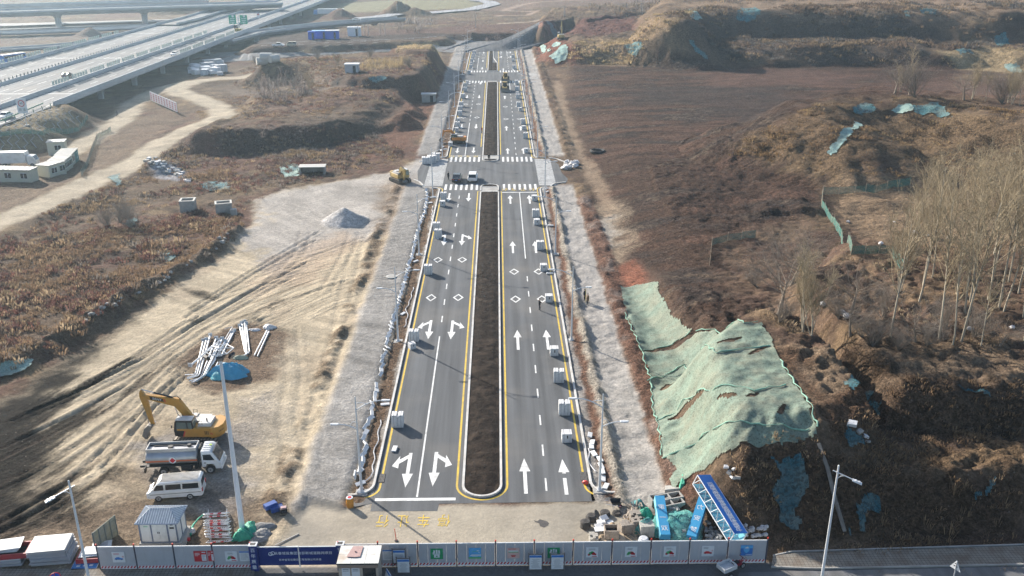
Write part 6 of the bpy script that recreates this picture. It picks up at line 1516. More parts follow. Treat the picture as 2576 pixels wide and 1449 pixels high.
q = T(681, 1277); b = MB(); b.prism([(-.55, -.3), (.55, -.3), (.55, .3), (-.55, .3)], 0, .45, 'xy', .03); M_TB = mat('toolbox_blue', (.035, .09, .30), .45, var=.1)
o = b.build('tool_box', M_TB, None, False, (q.x, q.y, q.z), .7); tag(o, 'blue metal tool box lying on the tan site, left of two', 'tool box')
q = T(697, 1286); e = empty('tool_box', q, .5, 'blue tool box with its lid propped open, right of two', 'tool box'); b = MB(); b.prism([(-.55, -.3), (.55, -.3), (.55, .3), (-.55, .3)], 0, .4, 'xy', .03); b.build('body', M_TB, e); b = MB(); b.at(Matrix.Translation((0, .3, .42)) @ Matrix.Rotation(.9, 4, 'X')); b.box((0, -.3, .03), (1.1, .6, .05)); b.build('lid', M_TB, e)
q = T(715, 1294); e = empty('generator', q, .3, 'black portable generator in a tube frame beside the blue tool boxes', 'generator'); b = MB(); b.box((0, 0, .35), (.6, .42, .4)); b.cyl((-.2, -.22, .3), (.2, -.22, .3), .12, None, 10); b.build('engine', M_DARK, e); b = MB(); b.box((0, 0, .62), (.5, .36, .14), 0, .9); b.build('fuel_tank', mat('pink_tank', (.45, .3, .3), .4), e)
for y in (-.28, .28):
    b = MB(); b.tube([(-.38, y, 0), (-.38, y, .72), (.38, y, .72), (.38, y, 0), (-.38, y, 0)], .025, 5); b.build('frame', M_BLACK, e)
b = MB(); b.ell((0, 0, .1), (.15, .15, .12), 9, 6); tag(b.build('safety_helmet', mat('lime_plastic', (.5, .6, .03), .4), loc=T(703, 1288)), 'lime yellow helmet between tool box and generator', 'helmet')
q = P(881, 1275); e = empty('barrel', (q.x, q.y, .01), 0, 'orange barrel standing left of the rounded kerb at the road mouth', 'barrel'); b = MB(); b.tube([(0, 0, 0), (0, 0, .3), (0, 0, .33), (0, 0, .62), (0, 0, .65), (0, 0, .95)], [.3, .33, .345, .345, .33, .31], 18); b.build('body', mat('orange_plastic', (.55, .24, .03), .45, dirt=(.35, .25, .15)), e, True); b = MB(); b.cyl((0, 0, .95), (0, 0, 1.0), .31, .29, 18); b.mt(1); b.cyl((0, 0, 1.0), (0, 0, 1.02), .17, None, 14); b.build('lid', [M_WS, M_PR], e)
b = MB(); q = P(997, 1361); b.tube([(0, 0, 0), (-.1, .05, 1.2)], .035, 6); b.mt(1); b.cyl((0, 0, 0), (0, 0, .06), .16, None, 10); tag(b.build('marker_pole', [M_CAPR, M_DARK], loc=(q.x, q.y, 0)), 'thin red marker pole leaning on the old pavement', 'marker pole')
b = MB(); a, c = P(692, 1374), P(752, 1344); b.tube([a + Vector((0, 0, .08)), c + Vector((0, 0, .06))], .05, 6); tag(b.build('long_pipe', mat('pale_pipe', (.48, .45, .40), .6)), 'long pale pipe lying behind the blue gate', 'pipe')
for i, (px, py, w_, d_, rz) in enumerate(((660, 1325, 2.2, 1.1, .2), (655, 1345, 1.9, 1.4, .35), (648, 1362, 1.6, .9, .5))):
    b = MB(); b.add(*blob_mesh(w_ / 2, d_ / 2, .32, 20 + i, .22)); q = T(px, py); tag(b.build('grey_felt', mat('felt_grey', (.24, .235, .225), .95, var=.25, scale=2, bump=.8, bscale=8), None, True, q, rz), ['grey felt sheet spread right of the green tarpaulin, farthest', 'grey felt sheet spread right of the green tarpaulin, middle one', 'grey felt sheet nearest the gate column'][i], 'felt sheet')
b = MB(); q = T(468, 1352); b.tube([(0, 0, .25), (.75, .3, .25)], [.25, .25], 12); tag(b.build('plastic_drum', mat('grey_plastic', (.45, .45, .44), .5), None, True, q, .5), 'pale plastic drum lying beside the kiosk base', 'drum')
b = MB(); q = T(472, 1362); b.ell((0, 0, .18), (.25, .2, .2), 10, 6, .2); tag(b.build('red_basin', M_PR, None, False, q), 'red plastic basin beside the kiosk base', 'basin')
b = MB(); pts = [T(478, 1352), T(487, 1332), T(500, 1315), T(514, 1300)]; b.tube([p + Vector((0, 0, .25 + .1 * math.sin(i))) for i, p in enumerate(pts)], [.16, .10, .07, .05], 6); tag(b.build('netting_roll', M_GTARP), 'green rolled netting snaking right of the kiosk', 'netting')
# --- stacks of spare hoarding panels on the left
def panel_stack(pt, w_, d_, n, rz, label, tilt=0, top=M_PW):
    e = empty('panel_stack', pt, rz, label, 'panel stack'); r = random.Random(n)
    for i in range(n):
        b = MB(); h = .085; z = .06 + i * h + h / 2
        b.box((r.uniform(-.12, .12) + .03 * (n - i) * .5, r.uniform(-.08, .08), z), (w_ * r.uniform(.97, 1.02), d_, h - .034), r.uniform(-.025, .025)); b.mt(1)
        b.box((w_ / 2 + .03, 0, z), (.03, d_ * .98, h * .5)); o = b.build('panel', [top if i == n - 1 else M_PANEL, mat('frame_dark', (.12, .15, .18), .5)], e)
    return e
q1 = T(118, 1425); panel_stack((q1.x, q1.y + 1.0, q1.z), 3.0, 2.2, 17, .12, 'tall stack of white hoarding panels behind the round blue sign', top=mat('dirty_panel_white', (.60, .60, .58), .55, var=.06, dirt=(.42, .40, .36), dirt_amt=.6))
q2 = T(10, 1432); panel_stack((q2.x, q2.y + .9, q2.z), 2.6, 1.9, 8, .12, 'low stack of grey panels at the left edge of the picture under a red crate')
M_CRT = mat('red_crate', (.34, .035, .045), .5, var=.1, dirt=(.2, .05, .05))
def crate(loc, w_, d_, h_, rz, label):
    e = empty('red_crate', loc, rz, label, 'crate')
    b = MB(); b.box((0, -d_ / 2 + .06, h_ / 2), (w_, .12, h_)); b.box((0, d_ / 2 - .06, h_ / 2), (w_, .12, h_)); b.box((-w_ / 2 + .06, 0, h_ / 2), (.12, d_ - .24, h_)); b.box((w_ / 2 - .06, 0, h_ / 2), (.12, d_ - .24, h_)); b.build('side_frame', M_CRT, e)
    b = MB(); b.box((0, 0, .03), (w_ - .24, d_ - .24, .06)); b.build('floor_board', M_DARK, e)
crate((q2.x + .45, q2.y + .9, q2.z + .76), 2.7, 1.7, .45, .12, 'dark red open crate on the low panel stack at the left edge')
for i in range(4):
    b = MB(); b.box((0, 0, 0), (2.3, 1.5, .05)); b.mt(1); b.box((0, 0, .03), (2.2, 1.4, .012)); o = b.build('white_board', [M_GAL, M_PW], None, False, (q2.x - .15 + .05 * i, q2.y + 1.0 + .03 * i, q2.z + 1.25 + i * .07), .14 + .03 * i); tag(o, 'white framed board stacked on the red crate at the left edge', 'board', 'white boards on the left red crate')
q3 = T(212, 1432); b = MB(); b.box((0, 0, .05), (2.0, 1.3, .06)); b.mt(1); b.box((0, 0, .09), (1.94, 1.24, .02)); b.mt(2)
for i in range(3):
    for j in range(2): b.box((-.5 + .5 * i, -.2 + .35 * j, .105), (.28, .2, .008))
tag(b.build('blue_sign_board', [M_WS, mat('board_blue', (.03, .17, .42), .5), M_PW], None, False, (q3.x, q3.y + .35, q3.z), .1), 'blue sign board lying flat under the red crate left of the hoarding', 'sign board')
crate((q3.x + .15, q3.y + 1.0, q3.z + .12), 1.9, 1.2, .42, .08, 'dark red open crate between the white street light and the hoarding')
for i, (dx, dy, z, rz) in enumerate(((.1, 1.1, .60, .15), (.3, 1.3, .70, .05), (.45, 2.6, .25, .3))):
    b = MB(); b.box((0, 0, 0), (1.5, 1.0, .05)); b.mt(1); b.box((0, 0, .03), (1.4, .9, .012)); b.mt(2); b.box((.05, .05, .04), (.8, .55, .006)); o = b.build('notice_print', [M_GAL, M_PW, mat('print_grey', (.42, .43, .45), .6)], None, False, (q3.x + dx, q3.y + dy, q3.z + z), rz); tag(o, ['white notice panel on the right red crate, lower one', 'white notice panel on the right red crate, upper one', 'white notice panel lying behind the right red crate'][i], 'notice board')
q = T(268, 1368); e = empty('standing_panel', (q.x, q.y, q.z), 1.15, 'rusty framed sheet panel standing on edge behind the hoarding end', 'panel'); b = MB(); b.prism([(-1.2, 0), (1.3, 0), (1.3, 1.95), (-1.2, 1.75)], -.02, .02, 'xz'); b.build('sheet', mat('old_sheet', (.20, .22, .19), .6, var=.3, dirt=(.30, .27, .15), dirt_amt=.7), e)
for i in range(5):
    b = MB(); b.box((-1.15 + i * .6, -.04, .92), (.06, .05, 1.8)); b.build('rail', mat('rail_dark', (.10, .13, .14), .5), e)
# --- material dump right of the road mouth
M_MAN = mat('cast_iron_lid', (.085, .078, .072), .7, .2, var=.25, dirt=(.2, .17, .14), dirt_amt=.4)
def lid_stack(px, py, n, label, m=M_MAN, r=.40, lean=0):
    q = P(px, py); e = empty('manhole_stack', (q.x, q.y, .01), 0, label, 'manhole rings'); rr_ = random.Random(px)
    for i in range(n):
        b = MB(); h = .12; x, y = rr_.uniform(-.05, .05), rr_.uniform(-.05, .05)
        b.tube([(x, y, i * h), (x, y, i * h + h * .45), (x, y, i * h + h * .5), (x, y, i * h + h * .95)], [r * 1.12, r * 1.12, r, r], 20)
        o = b.build('ring', m, e)
    b = MB(); b.cyl((0, 0, n * .12), (0, 0, n * .12 + .05), r * .86, None, 20)
    for i in range(-3, 4):
        for j in range(-3, 4):
            if i * i + j * j < 10: b.box((i * r * .22, j * r * .22, n * .12 + .058), (r * .10, r * .10, .02))
    b.build('cover', m, e)
lid_stack(1473, 1326, 5, 'dark stack of iron manhole rings nearest the hoarding'); lid_stack(1487, 1308, 4, 'dark stack of iron manhole rings leaning against a lid'); lid_stack(1523, 1296, 3, 'low stack of iron manhole rings with a grid cover'); lid_stack(1551, 1292, 1, 'single flat manhole cover beside the wheelbarrow')
lid_stack(1534, 1320, 2, 'white manhole cover among white blocks', M_PW, .36); lid_stack(1618, 1366, 4, 'white manhole rings stacked beside the hoarding', M_PW, .36)
q = P(1500, 1303); b = MB(); b.cyl((0, 0, 0), (0, 0, .1), .42, None, 20); o = b.build('manhole_cover', M_MAN, loc=(q.x, q.y, .35)); o.rotation_euler = (.2, .9, 0); tag(o, 'iron manhole cover leaning on a ring stack', 'manhole cover')
q = P(1549, 1277); e = empty('wheelbarrow', (q.x, q.y, .01), .1, 'black wheelbarrow with red wheel hub beside the timber heap', 'wheelbarrow'); b = MB(); b.add([(-.5, -.33, .75), (.5, -.33, .75), (.5, .33, .75), (-.5, .33, .75), (-.32, -.2, .38), (.28, -.2, .38), (.28, .2, .38), (-.32, .2, .38)], [(0, 1, 5, 4), (1, 2, 6, 5), (2, 3, 7, 6), (3, 0, 4, 7), (4, 5, 6, 7)]); b.build('tray', M_DARK, e); wheel(.2, .1, e, .35, -.1, rim=M_PR); b = MB(); b.tube([(.4, -.25, .25), (-.3, -.28, .45), (-1.0, -.3, .65)], .025, 5); b.tube([(.4, .25, .25), (-.3, .28, .45), (-1.0, .3, .65)], .025, 5); b.tube([(-.3, -.28, .45), (-.3, -.28, 0)], .025, 5); b.tube([(-.3, .28, .45), (-.3, .28, 0)], .025, 5); b.build('frame', M_WS, e)
M_WOOD = mat('old_timber', (.30, .25, .20), .8, var=.3, scale=4, dirt=(.15, .12, .10)); M_WOODL = mat('light_timber', (.42, .33, .23), .8, var=.25, scale=4)
rr2 = random.Random(12)
for i in range(26):
    q = P(1592 + rr2.uniform(-22, 26), 1293 + rr2.uniform(-14, 16)); b = MB(); b.box((0, 0, 0), (rr2.uniform(1.0, 2.0), .1, .08)); o = b.build('timber', M_WOOD if i % 3 else mat('grey_timber', (.24, .22, .21), .8), loc=(q.x, q.y, .15 + rr2.random() * .5)); o.rotation_euler = (rr2.uniform(-.3, .3), rr2.uniform(-.35, .35), rr2.uniform(0.6, 2.4)); tag(o, 'weathered timber in the tangled heap by the wheelbarrow', 'timber', 'timbers in the tangled heap')
for i, (px, py, rx, ry, rz_, lb) in enumerate(((1622, 1300, .9, .9, .8, 'green net bundle right of the timber heap, upper'), (1612, 1316, .7, .6, .5, 'green net bundle right of the timber heap, lower'), (1607, 1270, .7, .5, .5, 'teal net rag at the top of the timber heap'), (1716, 1236, 1.0, 1.6, 1.5, 'teal net bundle at the upper end of the blue gantry'), (1700, 1250, .9, .6, .7, 'teal net bundle left of the blue gantry head'))):
    heap_thing('net_bundle', P(px, py), (rx, ry, rz_), 40 + i, M_GTARP if i != 2 else mat('teal_net_cloth', (.06, .24, .25), .7, bump=.6), lb, 'net bundle', i, .3)
M_BRK = mat('paving_brick', (.27, .235, .20), .85, var=.2, scale=3)
def brick_stack(px, py, nx, ny, nz, rz, label, m=M_BRK, s=.24, z=0.0):
    q = P(px, py); b = MB(); r = random.Random(px)
    for k in range(nz):
        for i in range(nx):
            for j in range(ny):
                if k == nz - 1 and r.random() < .25: continue
                b.box(((i - (nx - 1) / 2) * s + r.uniform(-.01, .01), (j - (ny - 1) / 2) * s * .9, k * .14 + .07), (s - .015, s * .9 - .015, .13))
    return tag(b.build('brick_stack', m, None, False, (q.x, q.y, .01 + z), rz), label, 'brick stack')
brick_stack(1576, 1338, 5, 4, 7, .2, 'stack of brown paving bricks behind the wooden frame'); brick_stack(1600, 1332, 4, 4, 8, .2, 'taller stack of brown paving bricks right of another'); brick_stack(1596, 1316, 4, 3, 8, .2, 'rear stack of brown paving bricks')
brick_stack(1493, 1366, 3, 4, 6, .05, 'grey wrapped block stack close to the hoarding', mat('wrapped_block', (.36, .34, .30), .6)); brick_stack(1625, 1345, 5, 4, 8, .1, 'block stack covered by green net beside the blue column', mat('pale_block', (.38, .37, .33), .8))
for i, (px, py, a_, z) in enumerate(((1512, 1322, .2, .0), (1506, 1331, .3, .0), (1517, 1312, .5, .1), (1522, 1333, -.2, .0))):
    q = P(px, py); b = MB(); b.prism([(-.35, -.25), (.35, -.25), (.35, .25), (-.35, .25)], 0, .45, 'xy', .02); o = b.build('white_block', M_STONE, None, False, (q.x, q.y, .02 + z), a_); o.rotation_euler.x = .2 * i; tag(o, 'white stone block in the little heap beside the white cover', 'stone block', 'white blocks by the white cover')
q = P(1541, 1330); b = MB(); b.cyl((0, 0, 0), (0, .3, .1), .22, None, 14); tag(b.build('cable_reel', mat('reel_wood', (.36, .25, .14), .7), loc=(q.x, q.y, .2)), 'small wooden cable reel beside the white cover', 'reel')
q = P(1537, 1362); e = empty('wooden_formwork', (q.x, q.y, .01), 0, 'open wooden box frame with dark inside on stacked boards close to the hoarding', 'formwork'); b = MB()
for k in range(5): b.box((.1, -.1, .06 + k * .09), (2.4 - .1 * k, 1.0, .06), .02 * k)
b.build('board_pile', M_WOODL, e); b = MB()
for s in (-1, 1): b.box((s * .55, .1, .9), (.09, .9, .8)); b.box((0, .1 + s * .45, .9), (1.1, .09, .8))
b.build('box_frame', M_WOOD, e); b = MB(); b.box((0, .1, .75), (1.0, .8, .4)); b.build('lining', M_DARK, e)
q = P(1508, 1352); b = MB(); b.box((0, 0, 0), (.9, .6, .03)); tag(b.build('white_sheet', M_PW, None, False, (q.x, q.y, .85), .1), 'white printed sheet on the boards beside the wooden frame', 'sheet')
def ladder(p0, p1, label, z0=.1, z1=.6, w=.4):
    a, c = P(*p0) + Vector((0, 0, z0)), P(*p1) + Vector((0, 0, z1)); d = (c - a); n = Vector((-d.y, d.x, 0)).normalized() * w / 2; b = MB()
    b.tube([a + n, c + n], .035, 5); b.tube([a - n, c - n], .035, 5)
    for i in range(1, 8): m_ = a + d * i / 8; b.tube([m_ + n, m_ - n], .025, 5)
    tag(b.build('wooden_ladder', M_WOODL), label, 'ladder')
ladder((1612, 1364), (1572, 1312), 'wooden ladder leaning down from the brick stacks'); ladder((1604, 1368), (1560, 1340), 'wooden ladder lying flat beside the brick stacks', .1, .2)
for i, (px, py, L_, rz, z) in enumerate(((1682, 1270, 2.4, .28, .25), (1688, 1283, 2.2, .3, .2), (1655, 1268, 1.6, .25, .1))):
    q = P(px, py); e = empty('concrete_channel', (q.x, q.y, z), rz, ['hollow concrete channel block with two cells, upper one', 'hollow concrete channel block with two cells, lower one', 'short concrete channel block left of the others'][i], 'concrete block'); b = MB(); n = 2 if i < 2 else 1
    for s in (-1, 1): b.box((0, s * .42, .35), (L_, .12, .7))
    for k in range(n + 1): b.box((-L_ / 2 + .06 + (L_ - .12) * k / n, 0, .35), (.12, .72, .7))
    b.build('channel', M_CONCR, e); b = MB(); b.box((0, 0, .06), (L_ - .2, .7, .06)); b.build('bottom', M_DARK, e)
q = P(1688, 1247); b = MB(); b.prism([(-.8, -.5), (.9, -.6), (.6, .5), (-.3, .7)], 0, .35, 'xy', .03); o = b.build('concrete_slab', M_CONCR, None, False, (q.x, q.y, .5), .2); o.rotation_euler.x = -.3; o['kind'] = 'thing'; tag(o, 'broken concrete slab resting above the channel blocks', 'concrete slab')
M_CYAN = mat('cyan_panel', (.045, .26, .47), .45, var=.06, scale=.8); M_CYANL = mat('light_cyan_panel', (.22, .56, .68), .5, var=.06); M_BANB = mat('gantry_blue', (.022, .13, .44), .42, var=.06, scale=.7)
def frame_of(a, c, up=(0, 0, 1)):
    d = (c - a).normalized(); s = d.cross(Vector(up)).normalized(); u = s.cross(d); return d, s, u
def sign_column(a, c, w_, h_, label, text, flip=1):
    L_ = (c - a).length; d, s, u = frame_of(a, c); M = Matrix(((d.x, s.x, u.x, a.x), (d.y, s.y, u.y, a.y), (d.z, s.z, u.z, a.z), (0, 0, 0, 1)))
    e = empty('sign_column', (0, 0, 0), 0, label, 'sign column')
    b = MB(); b.at(M); b.prism([(-w_ / 2 - .05, 0), (w_ / 2 + .05, 0), (w_ / 2, h_), (-w_ / 2, h_)], 0, L_, 'yz'); b.mt(1)
    x = -flip * (w_ / 2 + .03); b.quad((0, x - flip * .03, 0), (L_, x - flip * .03, 0), (L_, x + flip * .022, h_), (0, x + flip * .022, h_)); b.build('body', [M_CYAN, M_CYANL], e)
    for i, ch in enumerate(text):
        Mx = M @ Matrix.Translation((L_ * (.15 + .27 * i), 0, h_ + .01)) @ Matrix.Rotation(-PI / 2, 4, 'Z')
        text_part(ch, .62, M_PW, 'lettering', e, .002, Mx)
a, c = P(1672, 1366), P(1656, 1288); a.z, c.z = .35, 1.2; sign_column(a, c, .82, .6, 'bright blue sign column lying on debris, left one of two', '双一家')
a, c = P(1738, 1368), P(1768, 1290); a.z, c.z = .3, 1.3; sign_column(a, c, .82, .6, 'bright blue sign column lying on debris, right one of two', '梦安力')
# fallen gantry: box truss with blue faces and lettering
a, c = P(1848, 1378), T(1757, 1232); a.z = .5; c.z += .35
d, s, u = frame_of(a, c); L_ = (c - a).length
th = -.22; s2, u2 = s * math.cos(th) + u * math.sin(th), u * math.cos(th) - s * math.sin(th)
M = Matrix(((d.x, s2.x, u2.x, a.x), (d.y, s2.y, u2.y, a.y), (d.z, s2.z, u2.z, a.z), (0, 0, 0, 1)))
e = empty('fallen_gantry', (0, 0, 0), 0, 'long blue fallen gantry with white lettering and open truss side, leaning on the bank', 'sign gantry')
gw, gh = 1.35, 1.15
b = MB(); b.at(M); b.box((L_ / 2, 0, gh), (L_, gw, .05)); b.mt(1); b.box((L_ / 2, gw / 2 - .02, gh / 2), (L_, .03, gh)); b.box((L_ / 2, 0, .02), (L_, gw, .03)); b.build('face_panel', [M_BANB, M_CYANL], e)
b = MB(); b.at(M)
for z in (.03, gh - .02): b.tube([(0, -gw / 2, z), (L_, -gw / 2, z)], .05, 5); b.tube([(0, gw / 2, z), (L_, gw / 2, z)], .05, 5)
n = 12
for i in range(n):
    x0, x1 = L_ * i / n, L_ * (i + 1) / n
    if i % 2: b.tube([(x0, -gw / 2, gh - .03), (x1, -gw / 2, .03)], .035, 5)
    else: b.tube([(x0, -gw / 2, .03), (x1, -gw / 2, gh - .03)], .035, 5)
    b.tube([(x0, -gw / 2, .03), (x0, gw / 2, .03)], .03, 5)
for x in (0, L_): b.tube([(x, -gw / 2, .03), (x, -gw / 2, gh)], .045, 5); b.tube([(x, gw / 2, .03), (x, gw / 2, gh)], .045, 5)
b.build('truss', M_WS, e)
ttl = '长春城投集团南部新城道路网项目'
for i, ch in enumerate(ttl):
    Mx = M @ Matrix.Translation((.45 + i * (L_ - 1.6) / 14, -.02, gh + .032)) @ Matrix.Rotation(0, 4, 'Z'); text_part(ch, .62, M_PW, 'lettering', e, .002, Mx)
# netted cobble heap between the columns
rr3 = random.Random(4)
cb_ = MB(); cb_.box((0, 0, 0), (.3, .22, .19)); CST = cb_.mesh('cobble_stone', mat('grey_cobble', (.25, .26, .26), .85, var=.2))
for i in range(120):
    q = P(1705 + rr3.uniform(-32, 34), 1335 + rr3.uniform(-38, 30)); hh = .9 * max(0, 1 - abs(q.x - P(1705, 1330).x) / 2.2); o = link('cobble_stone', CST, None, (q.x, q.y, .12 + hh * rr3.random())); o.rotation_euler = (rr3.uniform(-.6, .6), 0, rr3.uniform(0, 3)); tag(o, 'grey cobble in the netted heap between the blue columns', 'cobble stone', 'cobbles between the blue columns')
M_NETT = netmat('teal_net', (.10, .38, .36), .45, 1.6, .82)
b = MB(); b.add(*blob_mesh(2.3, 2.6, 1.35, 51, .15, 30, 14)); tag(b.build('dust_net', M_NETT, None, True, (P(1706, 1332).x, P(1706, 1332).y, .05)), 'teal net thrown over the cobble heap between the blue columns', 'net'); b = MB(); b.add(*blob_mesh(.95, .8, 1.3, 52, .10, 24, 10)); tag(b.build('dust_net', M_NETT, None, True, (P(1624, 1338).x, P(1624, 1338).y, .05)), 'teal net over the block stack left of the blue columns', 'net')
for i in range(50):
    q = P(1805 + rr3.uniform(-18, 22), 1346 + rr3.uniform(-22, 20)); o = link('cobble_stone', CST, None, (q.x - .4, q.y, .12 + .35 * rr3.random())); o.rotation_euler = (rr3.uniform(-.6, .6), 0, rr3.uniform(0, 3)); tag(o, 'dark cobble in the shaded heap left of the fallen gantry', 'cobble stone', 'cobbles left of the gantry')
for i in range(26):
    q = T(1893 + rr3.uniform(-26, 34), 1340 + rr3.uniform(-8, 16)); b = MB(); b.ell((0, 0, .12), (rr3.uniform(.12, .3), rr3.uniform(.1, .25), .14), 7, 5, .5, rr3); tag(b.build('rubbish_bag', mat('white_plastic', (.6, .58, .57), .5) if i % 3 else mat('grey_bag', (.28, .28, .3), .5), loc=q), 'small bag in the litter heap right of the fallen gantry', 'rubbish bag', 'litter bags right of the gantry')
# rubble pieces on the near bank
for i, (px, py, w_) in enumerate(((1826, 1178, .5), (1833, 1196, .6), (1842, 1205, .5), (1855, 1215, .6), (1846, 1186, .4), (2085, 1188, .0), (2142, 1075, .9), (2160, 1093, .7), (2175, 1105, .6), (2182, 1118, .5))):
    if not w_: continue
    q = T(px, py); b = MB(); b.prism([(-w_ / 2, -w_ * .3), (w_ * .4, -w_ * .35), (w_ / 2, w_ * .25), (-w_ * .3, w_ * .35)], 0, w_ * .4, 'xy', .02); o = b.build('rubble_block', M_CONCR if i % 2 else M_STONE, None, False, (q.x, q.y, q.z + .05), i); o.rotation_euler.x = .3; tag(o, 'broken concrete block on the bank above the fallen gantry' if py > 1150 else 'pale broken slab on the dark bank below the green net', 'rubble block', 'rubble on the bank' if py > 1150 else 'slabs on the dark bank')
ch = [T(2059, 1118), T(2080, 1190), T(2100, 1262), T(2124, 1345)]; b = MB(); b.tube([p + Vector((0, 0, .12)) for p in ch], .20, 4); tag(b.build('drain_chute', mat('shaded_concrete', (.17, .155, .14), .9, var=.25)), 'grey concrete drain chute running down the dark bank behind the street light', 'drain chute')
# cargo tricycle at the bottom right
q = P(1843, 1440); e = empty('cargo_tricycle', (q.x, q.y, 0), .5, 'maroon cargo tricycle with silver load box in the shade before the hoarding', 'tricycle')
b = MB(); b.box((-.7, 0, .75), (1.3, 1.0, .08)); b.mt(1)
for s in (-1, 1): b.box((-.7, s * .48, .92), (1.3, .04, .3)); b.box((-.7 + s * .63, 0, .92), (.04, 1.0, .3))
b.build('load_box', [M_GAL, M_GAL], e); b = MB(); b.box((.35, 0, .7), (.8, .35, .25)); b.tube([(.7, 0, .6), (.95, 0, 1.1)], .04, 6); b.tube([(.9, -.35, 1.12), (.95, 0, 1.1), (.9, .35, 1.12)], .025, 5); b.build('frame', mat('maroon_paint', (.2, .02, .03), .4), e); b = MB(); b.box((.2, 0, .9), (.6, .3, .1)); b.build('seat', M_BLACK, e)
wheel(.27, .1, e, 1.05, 0); wheel(.27, .12, e, -.7, .5); wheel(.27, .12, e, -.7, -.5)
for y in (-.3, .3):
    b = MB(); b.ell((.95, y, 1.3), (.03, .08, .06), 8, 5); b.build('mirror', M_CHROME, e)
# wet stains
def stain(pts, z, col, name='wet_stain'):
    b = MB(); b.poly([tuple(P(x, y, z)) for x, y in pts]); tag(b.build('pavement_' + name, mat(name + '_m', col, .35, var=.3, scale=2)), kind='structure')
stain([(1343, 1309), (1352, 1311), (1358, 1306), (1368, 1309), (1376, 1311), (1381, 1316), (1378, 1322), (1368, 1327), (1358, 1323), (1356, 1316), (1346, 1313)], .012, (.085, .075, .065))
# ================================================================== DUST NETS ON THE SLOPES
M_NET1 = netmat('green_dust_net', (.19, .25, .20), .42, 1.1, .95); M_NET2 = netmat('teal_dust_net', (.07, .185, .205), .6, .7, .9); M_NET3 = netmat('pale_dust_net', (.30, .44, .40), .4, 1.0, .95); M_NET4 = netmat('blue_dust_net', (.03, .10, .125), .5, .6, .9)
def drape(px, m, label, st=None, off=.10, fold=.10, holes=(), group=None, ragged=.0):
    pl = WT(px); x0, x1 = min(p[0] for p in pl), max(p[0] for p in pl); y0, y1 = min(p[1] for p in pl), max(p[1] for p in pl)
    st = st or max(.16, max(x1 - x0, y1 - y0) / 90)
    xs, ys = np.arange(x0, x1 + st, st), np.arange(y0, y1 + st, st); gx, gy = np.meshgrid(xs, ys)
    sd = sdist(pl, gx, gy) + ragged * fbm(gx, gy, max(st * 4, 1.0), 3, 71)
    for h in holes: sd = np.minimum(sd, -sdist(WT(h), gx, gy))
    z = gzv(gx, gy) + off + fold * (fbm(gx, gy, 3.2, 3, 72) + .6 * np.sin((gx * .8 - gy * .5) * 1.3 + 2 * fbm(gx, gy, 6, 2, 73)) * .5)
    z += fold * .5 * np.exp(-(sd / .35) ** 2)
    # let the cloth bridge hollows
    for _ in range(2): z[1:-1, 1:-1] = np.maximum(z[1:-1, 1:-1], (z[:-2, 1:-1] + z[2:, 1:-1] + z[1:-1, :-2] + z[1:-1, 2:]) / 4)
    n, k = gx.shape; idn = np.arange(n * k).reshape(n, k); f = np.stack([idn[:-1, :-1], idn[:-1, 1:], idn[1:, 1:], idn[1:, :-1]], -1).reshape(-1, 4)
    f = f[(sd.ravel()[f] > 0).all(1)]
    if len(f) == 0: return
    us, inv = np.unique(f, return_inverse=True); f = inv.reshape(f.shape)
    V = np.stack([gx.ravel(), gy.ravel(), z.ravel()], 1)[us]; c = V.mean(0); c[2] = V[:, 2].min()
    o = link('dust_net', fast_mesh('dust_net', V - c, f, m, smooth=True), None, tuple(c)); return tag(o, label, 'net', group)
slit = lambda a, c, w: [(a[0], a[1]), ((a[0] + c[0]) / 2 - w, (a[1] + c[1]) / 2 - w), (c[0], c[1]), ((a[0] + c[0]) / 2 + w, (a[1] + c[1]) / 2 + w)]
drape([(1560, 722), (1605, 714), (1656, 711), (1658, 735), (1680, 770), (1690, 800), (1748, 835), (1700, 862), (1655, 880), (1612, 886), (1598, 845), (1575, 790)], M_NET1, 'pale green net sheet at the upper end of the netted bank', .17, .10, .05, ragged=.22, )
drape([(1612, 888), (1660, 884), (1750, 840), (1800, 832), (1870, 817), (1918, 810), (1922, 826), (1940, 850), (1952, 875), (1962, 910), (1995, 965), (2020, 995), (2045, 1050), (2058, 1106), (2000, 1122), (1930, 1132), (1848, 1138), (1790, 1172), (1735, 1205), (1692, 1236), (1678, 1215), (1700, 1185), (1690, 1172), (1664, 1158), (1655, 1080), (1640, 1030), (1636, 960), (1620, 905)],
      M_NET1, 'large pale green net covering the bank above the gravel path', .17, .11, .06, [slit((1680, 1062), (1772, 995), 5), slit((1800, 1002), (1858, 998), 3), slit((1872, 1002), (1905, 996), 3), slit((1955, 1050), (1975, 1020), 4), slit((1880, 895), (1935, 872), 3), slit((1800, 868), (1870, 850), 3), slit((1660, 985), (1700, 960), 3)], ragged=.25)
def rope(o, px, lab, r=.05):
    q = [T(*p) for p in px]; pts = []
    for a, c in zip(q[:-1], q[1:]):
        n = max(1, int((c - a).length / .5)); pts += [a + (c - a) * i / n for i in range(n)]
    b = MB(); b.tube([(p.x - o.location.x + .12 * math.sin(i * 1.7), p.y - o.location.y, gz(p.x, p.y) + .2 - o.location.z) for i, p in enumerate(pts)], [r * (1 + .5 * math.sin(i * .9)) for i in range(len(pts))], 5); b.build('net_seam', mat('net_seam', (.17, .33, .255), .7, var=.25), o, True)
big = [o for o in COL.objects if o.name.startswith('dust_net') and 'pale green net sheet' in o.get('label', '') or 'large pale' in o.get('label', '')]
rope(big[0], [(1572, 790), (1597, 845), (1612, 886), (1655, 880), (1700, 862), (1748, 836)], '')
